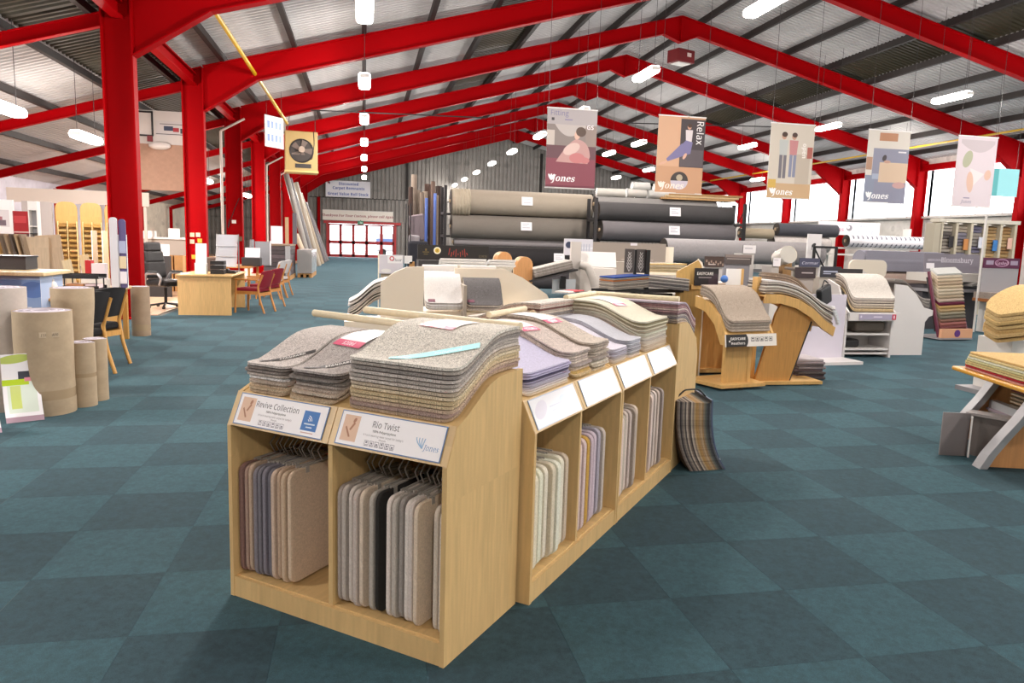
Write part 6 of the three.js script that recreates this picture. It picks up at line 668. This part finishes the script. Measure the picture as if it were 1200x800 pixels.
  card(826, 300, 848, 313, 10.6, (g, w, h) => { g.fillStyle = '#4a3a34'; g.fillRect(0, 0, w, h); g.fillStyle = '#a58f80'; for (let i = 0; i < 8; i++) g.fillRect(10 + i * 19, 30 + (i * 17) % 30, 12, 20); g.fillStyle = '#d8cfc8'; g.fillRect(30, 64, 60, 8); }, 'small dark photograph card on a grey sample unit', '#c4c0be');
  card(850, 298, 880, 310, 11.2, (g, w, h) => { g.fillStyle = '#5a5250'; g.fillRect(0, 0, w, h); g.fillStyle = '#8d7f7a'; g.fillRect(0, 0, w, 26); g.fillStyle = '#c3b8b4'; g.fillRect(10, 36, 140, 6); }, 'brown header card with skyline top on a slate unit', '#8f8d92');
  card(871, 287, 885, 297, 12, (g, w, h) => { g.fillStyle = '#efecee'; g.fillRect(0, 0, w, h); g.fillStyle = '#b9b6c0'; g.fillRect(20, 30, 100, 10); }, 'white price card above the round fronted display', '#cfcac6');
  card(916, 303, 931, 312, 11.5, (g, w, h) => { g.fillStyle = '#5f6668'; g.fillRect(0, 0, w, h); txt(g, 'Tudor', 80, 44, 40, '#d8dcdc', 'sans-serif'); }, 'grey plaque with pale lettering on a stone unit', '#b5afa6'); card(937, 302, 960, 313, 11.5, (g, w, h) => { g.fillStyle = '#4c4e66'; g.fillRect(0, 0, w, h); txt(g, 'Cormar', 80, 50, 38, '#d8d8e6', 'sans-serif', 'center', 'italic'); }, 'blue plaque with script lettering beside the grey one', '#b5afa6');
  card(932, 313, 955, 326, 9.9, (g, w, h) => { g.fillStyle = '#3a3032'; g.fillRect(0, 0, w, h); g.fillStyle = '#b9b0b0'; g.fillRect(50, 40, 90, 10); }, 'dark header card over the brown curved pile', '#a8a09a'); card(962, 312, 985, 325, 10.2, (g, w, h) => { g.fillStyle = '#2c2c36'; g.fillRect(0, 0, w, h); g.fillStyle = '#aab0c4'; g.fillRect(20, 36, 110, 12); g.fillRect(20, 56, 60, 8); }, 'black header card under the cream hood', '#b9b2a8'); card(906, 302, 914, 312, 10.8, (g, w, h) => { g.fillStyle = '#e9e6ea'; g.fillRect(0, 0, w, h); g.fillStyle = '#bcb8c4'; g.fillRect(20, 20, 90, 8); }, 'small white ticket beside the round fronted display');
  const rd = thing('round_display', 'round fronted cream display wrapped in film', 'display', [6.75, 0, 11]); mk('drum', [cy(0.14, 0.14, 0.3, 24, 0, 1.4, 0, HALF - 0.3)], mat('#d8cdb8'), rd); mk('wrap', [cy(0.145, 0.145, 0.26, 24, -0.02, 1.4, 0.03, HALF - 0.3)], MT.film, rd); mk('column', [bx(0.16, 1.3, 0.2, 0.02, 0.65, -0.02)], mat('#b08a5c', { map: TX.wood }), rd);
  arcPile(7.05, 10.6, HALF, 0, 0.4, ['#77706a', '#8d857d', '#a39a92', '#b9b0a8'], 0.95, 1.2, 0.5, 'stone carpet sample on the curve beside the round fronted display', 'samples by the round display', { kind: carpet, b0: -0.1 }); const rs = thing('curved_shelf', 'cream shelf under the stone samples by the round display', 'shelf', [6.95, 0, 10.6]); mk('shelf_body', [bx(0.4, 0.93, 0.4, 0, 0.465, 0)], MT.offwhite, rs); mk('shelf_lip', [bx(0.44, 0.02, 0.42, 0, 0.935, 0)], MT.cream, rs);
  arcPile(6.5, 10.1, HALF, 0, 0.5, ['#8d7a68', '#a08c7a', '#7c6a5c', '#b3a08e', '#94826f', '#9d8b78'], 0.72, 1.06, 0.7, 'brown carpet sample on the curved pile behind the slanted stand', 'brown curved samples', { b0: -0.15, t: 0.014 }); const rs2 = thing('curved_shelf', 'grey shelf under the brown curved samples', 'shelf', [6.3, 0, 10.1]); mk('shelf_body', [bx(0.3, 0.7, 0.46, 0, 0.35, 0)], MT.offwhite, rs2); mk('shelf_lip', [bx(0.34, 0.02, 0.48, 0, 0.71, 0)], MT.cream, rs2);
  const hood = thing('cream_hood', 'cream hooded panel above the black header card', 'panel', [8.45, 0, 11.2]); mk('hood_panel', [ext(rrect(0.72, 0.3, 0.12), 0.03, 0.004, 0, 1.08, 0)], mat('#ddd3c2'), hood); mk('hood_body', [bx(0.7, 1.1, 0.3, 0, 0.55, -0.16)], MT.offwhite, hood);
  // tall burgundy ladder racks
  const lr = thing('burgundy_rack', 'burgundy ladder rack full of flat carpet samples', 'rack', [10.32, 0, 11.45], 0.1), BM = mat('#5c1230', { roughness: 0.4 }); for (const sx of [-1, 1]) mk('side_rail', [beam([sx * 0.33, 0.06, 0.22], [sx * 0.3, 1.2, -0.16], 0.03, 0.05)], BM, lr); mk('base_tray', [bx(0.7, 0.16, 0.06, 0, 0.13, 0.27)], mat('#d9a27c'), lr); mk('base_badge', [cy(0.065, 0.065, 0.01, 20, 0, 0.13, 0.3, HALF)], mat('#5a2a78'), lr); mk('base_frame', [bx(0.72, 0.03, 0.6, 0, 0.035, 0)], MT.grey, lr); mk('back_frame', [bx(0.6, 1.0, 0.02, 0, 0.62, -0.05, -0.3)], MT.dark, lr);
  const lc = ['#6b3a3c', '#8f5a54', '#7d5a4c', '#6f6a5c', '#8d8672', '#a8906a', '#b3925c', '#5c1230', '#b9a898', '#a8977f', '#bcae98', '#c9bca6', '#bfae92', '#b39f86', '#c9b69c', '#d0c2ac', '#cfd0cc'];
  lc.forEach((q, i) => { const f = i / lc.length, o = mk('flat_sample', [rb(0.56, 0.045, 0.2, 0.008)], carpet(q), scene); o.position.set(10.33 + 0.004 * i, 0.27 + f * 1.0, -11.45 + 0.14 - f * 0.32); o.rotation.set(0.55, 0.1, 0); tag(o, i === 16 ? 'pale grey header sample at the top of the burgundy rack' : 'carpet sample slotted in the burgundy ladder rack', 'carpet sample', i === 16 ? undefined : 'samples in the burgundy rack'); });
  const gh = thing('grey_header', 'grey header board with pale serif lettering over the sample unit', 'sign board', [11.75, 0, 13]); board('header_face', 1.3, 0.38, 0.03, canvas(512, 150, (g, w, h) => { g.fillStyle = '#77727c'; g.fillRect(0, 0, w, h); txt(g, 'Bloomsbury', 300, 50, 52, '#d8d3dc', 'serif'); txt(g, 'ABINGDON', 90, 52, 24, '#c9c4d0', 'serif'); g.fillStyle = '#e6e3e8'; g.fillRect(16, 76, 74, 44); }), gh, [0, 1.34, 0], [-0.1, 0, 0], mat('#77727c')); mk('unit_body', [bx(1.3, 0.9, 0.5, 0, 0.45, -0.2)], mat('#3f3d42'), gh); mk('unit_shelf', [bx(1.4, 0.16, 0.6, 0, 1.06, -0.1)], mat('#c9c4bc'), gh); mk('unit_shelf', [bx(1.36, 0.06, 0.6, 0, 0.8, -0.08)], MT.grey, gh); mk('side_leaf', [bx(0.5, 0.05, 0.5, 0.5, 0.98, 0.05, 0, 0, 0.25)], mat('#8d8a86'), gh);
  const ph = thing('plum_header', 'plum header board with oval logo over a photo panel', 'sign board', [12.42, 0, 12.5]); board('header_face', 0.84, 0.2, 0.03, canvas(320, 80, (g, w, h) => { g.fillStyle = '#5a1440'; g.fillRect(0, 0, w, h); g.strokeStyle = '#d8a8c8'; g.lineWidth = 5; g.beginPath(); g.ellipse(160, 38, 60, 27, 0, 0, 7); g.stroke(); txt(g, 'Gaskell', 160, 40, 32, '#ecd0e2', 'serif', 'center', 'italic'); g.fillStyle = '#a99ab0'; g.fillRect(20, 20, 66, 34); g.fillRect(236, 20, 66, 34); }), ph, [0, 1.38, 0.02], [0, 0, 0], mat('#5a1440')); mk('photo_panel', [bx(0.84, 0.5, 0.025, 0, 1.03, 0.01)], mat('#a7a3a6'), ph); mk('sample_tray', [bx(0.86, 0.12, 0.4, 0, 0.74, 0.08)], fleck('#a89c92'), ph); mk('tray_edge', [bx(0.9, 0.06, 0.44, 0, 0.65, 0.1)], mat('#a86a3c', { map: TX.wood }), ph); mk('cabinet', [bx(0.5, 0.62, 0.3, 0, 0.31, 0)], MT.offwhite, ph); mk('edge_post', [bx(0.03, 2.3, 0.03, -0.45, 1.15, 0)], MT.offwhite, ph);
  // wall rack of hanging ranges behind
  const wr = thing('range_rack', 'tall rack of sample ranges in five bays below the right windows', 'rack', [15.4, 0, 16.4]); for (let i = 0; i < 6; i++) mk('bay_post', [bx(0.07, 2.35, 0.3, -1.1 + i * 0.44, 1.175, 0)], mat('#c3bba6'), wr); mk('top_rail', [bx(2.4, 0.09, 0.34, 0, 2.38, 0)], mat('#cfcabd'), wr); mk('back_board', [bx(2.2, 2.3, 0.03, 0, 1.15, -0.14)], mat('#a9a196'), wr); mk('edge_panel', [bx(0.2, 2.3, 0.3, -1.22, 1.15, 0)], mat('#b3ab98'), wr);
  const hue = [['#a39a90', '#6d6664', '#b5ada2'], ['#7d7a86', '#8d8a98', '#b3a898'], ['#9b9792', '#a8a19a', '#77748a'], ['#b9925c', '#c9a878', '#a88a60'], ['#c9b083', '#b89a6c', '#a88458']]; for (let i = 0; i < 5; i++) for (let j = 0; j < 12; j++) { const o = mk('range_strip', [bx(0.34, 0.06, 0.14, -0.88 + i * 0.44, 1.3 + j * 0.085, -0.02, 0.3)], carpet(hue[i][(j >> 1) % 3]), wr); } ['#2f2c30', '#c98a50', '#d8dce8', '#3f7fc4', '#e0b8a8'].forEach((q, i) => mk('range_card', [bx(0.13, 0.28, 0.02, -0.76 + i * 0.44, 1.85 - (i % 2) * 0.06, 0.1)], mat(q), wr));
  const ms = thing('white_wall_sign', 'white sign with red and blue lettering below the right windows', 'sign', [15.5, 0, 21.6]); board('sign_face', 2.25, 0.42, 0.03, canvas(512, 104, (g, w, h) => { g.fillStyle = '#ebe9f0'; g.fillRect(0, 0, w, h); txt(g, 'Woollens', 104, 60, 46, '#c98aa0', 'serif', 'center', 'bold'); g.fillStyle = '#8d8a94'; g.beginPath(); g.arc(256, 48, 24, 0, 7); g.fill(); g.fillStyle = '#ebe9f0'; g.beginPath(); g.arc(248, 42, 13, 0, 7); g.fill(); txt(g, 'Amtico', 396, 34, 34, '#a0b4d8', 'sans-serif'); txt(g, 'Flooring', 396, 74, 34, '#a0b4d8', 'sans-serif'); }), ms, [0, 2.27, 0], [0, 0, 0]); mk('sign_post', [bx(0.06, 2.07, 0.06, -0.9, 1.035, -0.05)], MT.white, ms); mk('sign_post', [bx(0.06, 2.07, 0.06, 0.9, 1.035, -0.05)], MT.white, ms);
  // rolls on the right
  carpetRoll(12.2, 14.2, 2.128, 20.42, 0.19, '#5b5d66', 'dark marled roll on the rack below the right windows', { fl: true }); carpetRoll(12.1, 14.0, 1.7, 20.5, 0.24, '#cfc8c8', 'cream roll under the dark marled one', { mat: mat('#d5cfcf', { map: TX.paper }) }); carpetRoll(11.0, 12.05, 1.98, 20.4, 0.15, '#b3a58e', 'short beige roll left of the dark marled one', {});
  const dots = canvas(512, 128, (g, w, h) => { g.fillStyle = '#eceaf0'; g.fillRect(0, 0, w, h); for (let i = 0; i < 12; i++) for (let j = 0; j < 3; j++) { g.fillStyle = j === 1 ? '#c98aa0' : '#6f6f80'; g.beginPath(); g.ellipse(22 + i * 42 + (j % 2) * 20, 22 + j * 42, 7, 10, 0.4, 0, 7); g.fill(); } }); dots.wrapS = dots.wrapT = THREE.RepeatWrapping; dots.repeat.set(0.5, 1.6); const dr = carpetRoll(14.65, 17.45, 1.855, 20.5, 0.19, '#eceaf0', 'white roll with rows of dark and pink motifs', { mat: print(dots, { roughness: 0.4 }) });
  const rk = thing('end_rack', 'pale steel frame carrying the rolls below the right windows', 'rack', [14.2, 0, 20.4]); for (const u of [-3, -1.1, 0.1, 3]) mk('upright', [bx(0.07, 2.3, 0.3, u, 1.15, -0.62)], MT.offwhite, rk); for (const h of [1.42, 1.62]) mk('beam', [bx(6.1, 0.05, 0.5, 0, h + 0.012, -0.35)], MT.offwhite, rk); const bfr = thing('black_frame_rack', 'black braced steel frame left of the wide grey roll', 'frame', [10.35, 0, 15.2]); for (const x of [-0.28, 0.28]) mk('upright', [bx(0.05, 1.6, 0.05, x, 0.8, 0)], MT.black, bfr); mk('top_bar', [bx(0.6, 0.05, 0.05, 0, 1.6, 0)], MT.black, bfr); mk('brace', [bar([-0.28, 1.58, 0], [0.28, 0.7, 0], 0.018)], MT.black, bfr);
  const gr = thing('grey_display_roll', 'wide grey roll with flat front behind the white wing', 'carpet roll', [11.3, 0, 14]); mk('roll', [bx(1.9, 0.42, 0.03, 0, 1.34, 0.2), cy(0.22, 0.22, 1.9, 28, 0, 1.34, 0, 0, 0, HALF)], carpet('#8f8e9a'), gr); mk('lower_roll', [cy(0.34, 0.34, 2.4, 32, -0.1, 0.8, 0, 0, 0, HALF)], carpet('#a39084'), gr); mk('roll_stand', [bx(2.0, 0.5, 0.4, 0, 0.25, -0.05)], MT.grey, gr);
  const bw = thing('blind_board', 'cream board with papers under the window ledge', 'board', [15.55, 0, 18.5]); mk('board_face', [bx(0.85, 0.9, 0.04, 0.6, 1.95, 0)], mat('#d3cdc4', { map: TX.dirt }), bw); mk('board_slot', [bx(0.34, 0.05, 0.02, 0.85, 2.2, 0.03)], MT.dark, bw); mk('carton', [bx(0.4, 0.3, 0.3, 0.55, 1.5, 0.1)], MT.card, bw); mk('board_base', [bx(0.85, 1.4, 0.3, 0.6, 0.7, -0.05)], mat('#8d8a90'), bw);
  // felt underlay samples
  const uw = ['#c3a46c', '#cdb07a', '#bd9e66', '#d0b47e', '#c6a970', '#d3b883', '#caae78'];
  const us = thing('underlay_stand', 'white stand under the tan felt samples', 'stand', [6.95, 0, 6.7]); mk('stand_body', [bx(0.6, 0.62, 0.45, 0.15, 0.31, -0.1)], MT.offwhite, us); mk('stand_foot', [bx(0.9, 0.05, 0.56, 0.1, 0.025, -0.08)], MT.grey, us);
  const ug = (() => { const g = new THREE.BoxGeometry(0.95, 0.03, 0.6, 12, 1, 12), p = g.attributes.position; for (let i = 0; i < p.count; i++) { const x = p.getX(i) + 0.475, z = p.getZ(i); const b = x / 0.95; p.setY(i, p.getY(i) + 0.3 * Math.sin(Math.min(1, b * 1.3) * HALF)); const r = 0.28, dz = 0.3 - Math.abs(z), e = x < r ? r - Math.sqrt(Math.max(0, r * r - (r - x) ** 2)) : 0; p.setZ(i, z * (1 - e / 0.3)); } g.computeVertexNormals(); return muv(plain(g)); })();
  uw.forEach((q, i) => { const o = share('underlay_sample', ug, fleck(q), scene); o.position.set(7.02 + rr(-0.015, 0.015), 0.62 + i * 0.045, -6.6); o.rotation.y = 0.15; tag(o, 'tan felt underlay sample draped on the white stand', 'underlay sample', 'felt samples on the white stand'); });
  // tray stand at the right edge
  const TS = { u: 4.75, s: 5.12, t: -0.284 }, tsd = thing('tray_stand', 'wooden tray stand on grey edged peach gables at the edge of the carpet', 'stand', [TS.u, 0, TS.s], TS.t), peach = mat('#d9a06a', { roughness: 0.45, map: TX.wood }), edgeM = mat('#b9bbbe', { roughness: 0.3, metalness: 0.4 });
  for (const [x, z] of [[0, 0.06], [-0.16, 0.86]]) {
    const c = [[x, 0.0], [x + 0.05, 0.1], [x + 0.13, 0.22], [x + 0.23, 0.36], [x + 0.34, 0.54]];
    mk('gable_panel', [ext([[x + 0.02, 0.01], [x + 0.9, 0.01], [x + 0.9, 0.54], ...c.slice().reverse()], 0.03, 0, 0, 0, z - 0.015)], peach, tsd);
    mk('edge_band', [ext([...c.map(([a_, h]) => [a_ - 0.04, h]), ...c.slice().reverse().map(([a_, h]) => [a_ + 0.012, h])], 0.1, 0.002, 0, 0, z - 0.05)], edgeM, tsd);
  }
  mk('tray_board', [rb(1.1, 0.035, 1.5, 0.014, 0.55, 0.585, 0.72)], mat('#dba23e', { roughness: 0.3, map: TX.wood }), tsd); mk('stretcher', [bx(0.06, 0.1, 0.8, 0.3, 0.3, 0.45)], edgeM, tsd); mk('shelf', [bx(0.5, 0.02, 0.76, 0.5, 0.28, 0.46)], mat('#8b7d86'), tsd);
  const put = (o, x, y, z, r = 0) => { const q = W(TS, x, y, z); o.position.set(q[0], q[1], -q[2]); o.rotation.y = TS.t + r; return o; };
  const flat = (n0, w, d) => muv(plain(drape(w, d, n0, 'flat', () => 0, 0.05, true).clone()));
  ['#c98f86', '#a31522', '#d6c48e', '#c9b87e', '#d3cf9c', '#e3e4cc', '#d8c48c', '#cfae72'].forEach((q, i) => tag(put(share('flat_sample', drape(0.8, 0.84, 0.0125, 'flat', () => 0, 0.05, true), fleck(q), scene), 0.43 + i * 0.006 + (i === 7 ? 0.02 : 0), 0.612 + i * 0.0165, 0.9 - (i === 7 ? 0.03 : 0), rr(-0.02, 0.02)), i === 7 ? 'large tan felt sheet topping the pile on the wooden tray' : i === 1 ? 'bright red sample near the bottom of the tray pile' : i === 5 ? 'pale mint sample under the tan felt sheet' : 'pale sample in the pile on the wooden tray', 'underlay sample', 'samples on the wooden tray'));
  ['#c9b68a', '#d8cba8', '#b9a9ae', '#8d8696', '#cfc9d0'].forEach((q, i) => tag(put(share('flat_sample', drape(0.5, 0.5, 0.0125, 'flat', () => 0, 0.05, true), carpet(q), scene), 0.47, 0.612 + i * 0.0165, 1.44, 0.05 + rr(-0.02, 0.02)), 'lilac and cream sample in the lower pile beside the tan felt sheet', 'underlay sample', 'lower pile on the wooden tray'));
  ['#c9b89a', '#8d7f6c', '#d3c6ac', '#6b3a34', '#bfae92', '#a3937c', '#d0c0a2', '#94866f'].forEach((q, i) => tag(put(mk('hung_sample', [rb(0.5, 0.016, 0.5, 0.005)], fleck(q), scene), 0.6, 0.56 - 0.03 * i - 0.01, 0.46), 'cream and brown sample in the bundle under the wooden tray', 'underlay sample', 'bundle under the wooden tray'));
  const fo = thing('grey_folder', 'grey open sample folder standing under the wooden tray', 'folder', [...((q) => [q[0], 0, q[1]])(FL(1134, 536))], -0.75); mk('cover', [bx(0.2, 0.33, 0.012, -0.1, 0.165, 0.0, 0, 0.5)], mat('#8b8586', { roughness: 0.6 }), fo); mk('cover', [bx(0.34, 0.31, 0.012, 0.17, 0.155, -0.06, 0, -0.3)], mat('#6b6460', { roughness: 0.5 }), fo); mk('white_edge', [bx(0.012, 0.31, 0.02, 0.0, 0.16, 0.005)], MT.white, fo); mk('spine_top', [bx(0.34, 0.02, 0.14, 0.14, 0.32, -0.1, 0, -0.3)], mat('#97918f'), fo);
}
renderer.render(scene, camera);
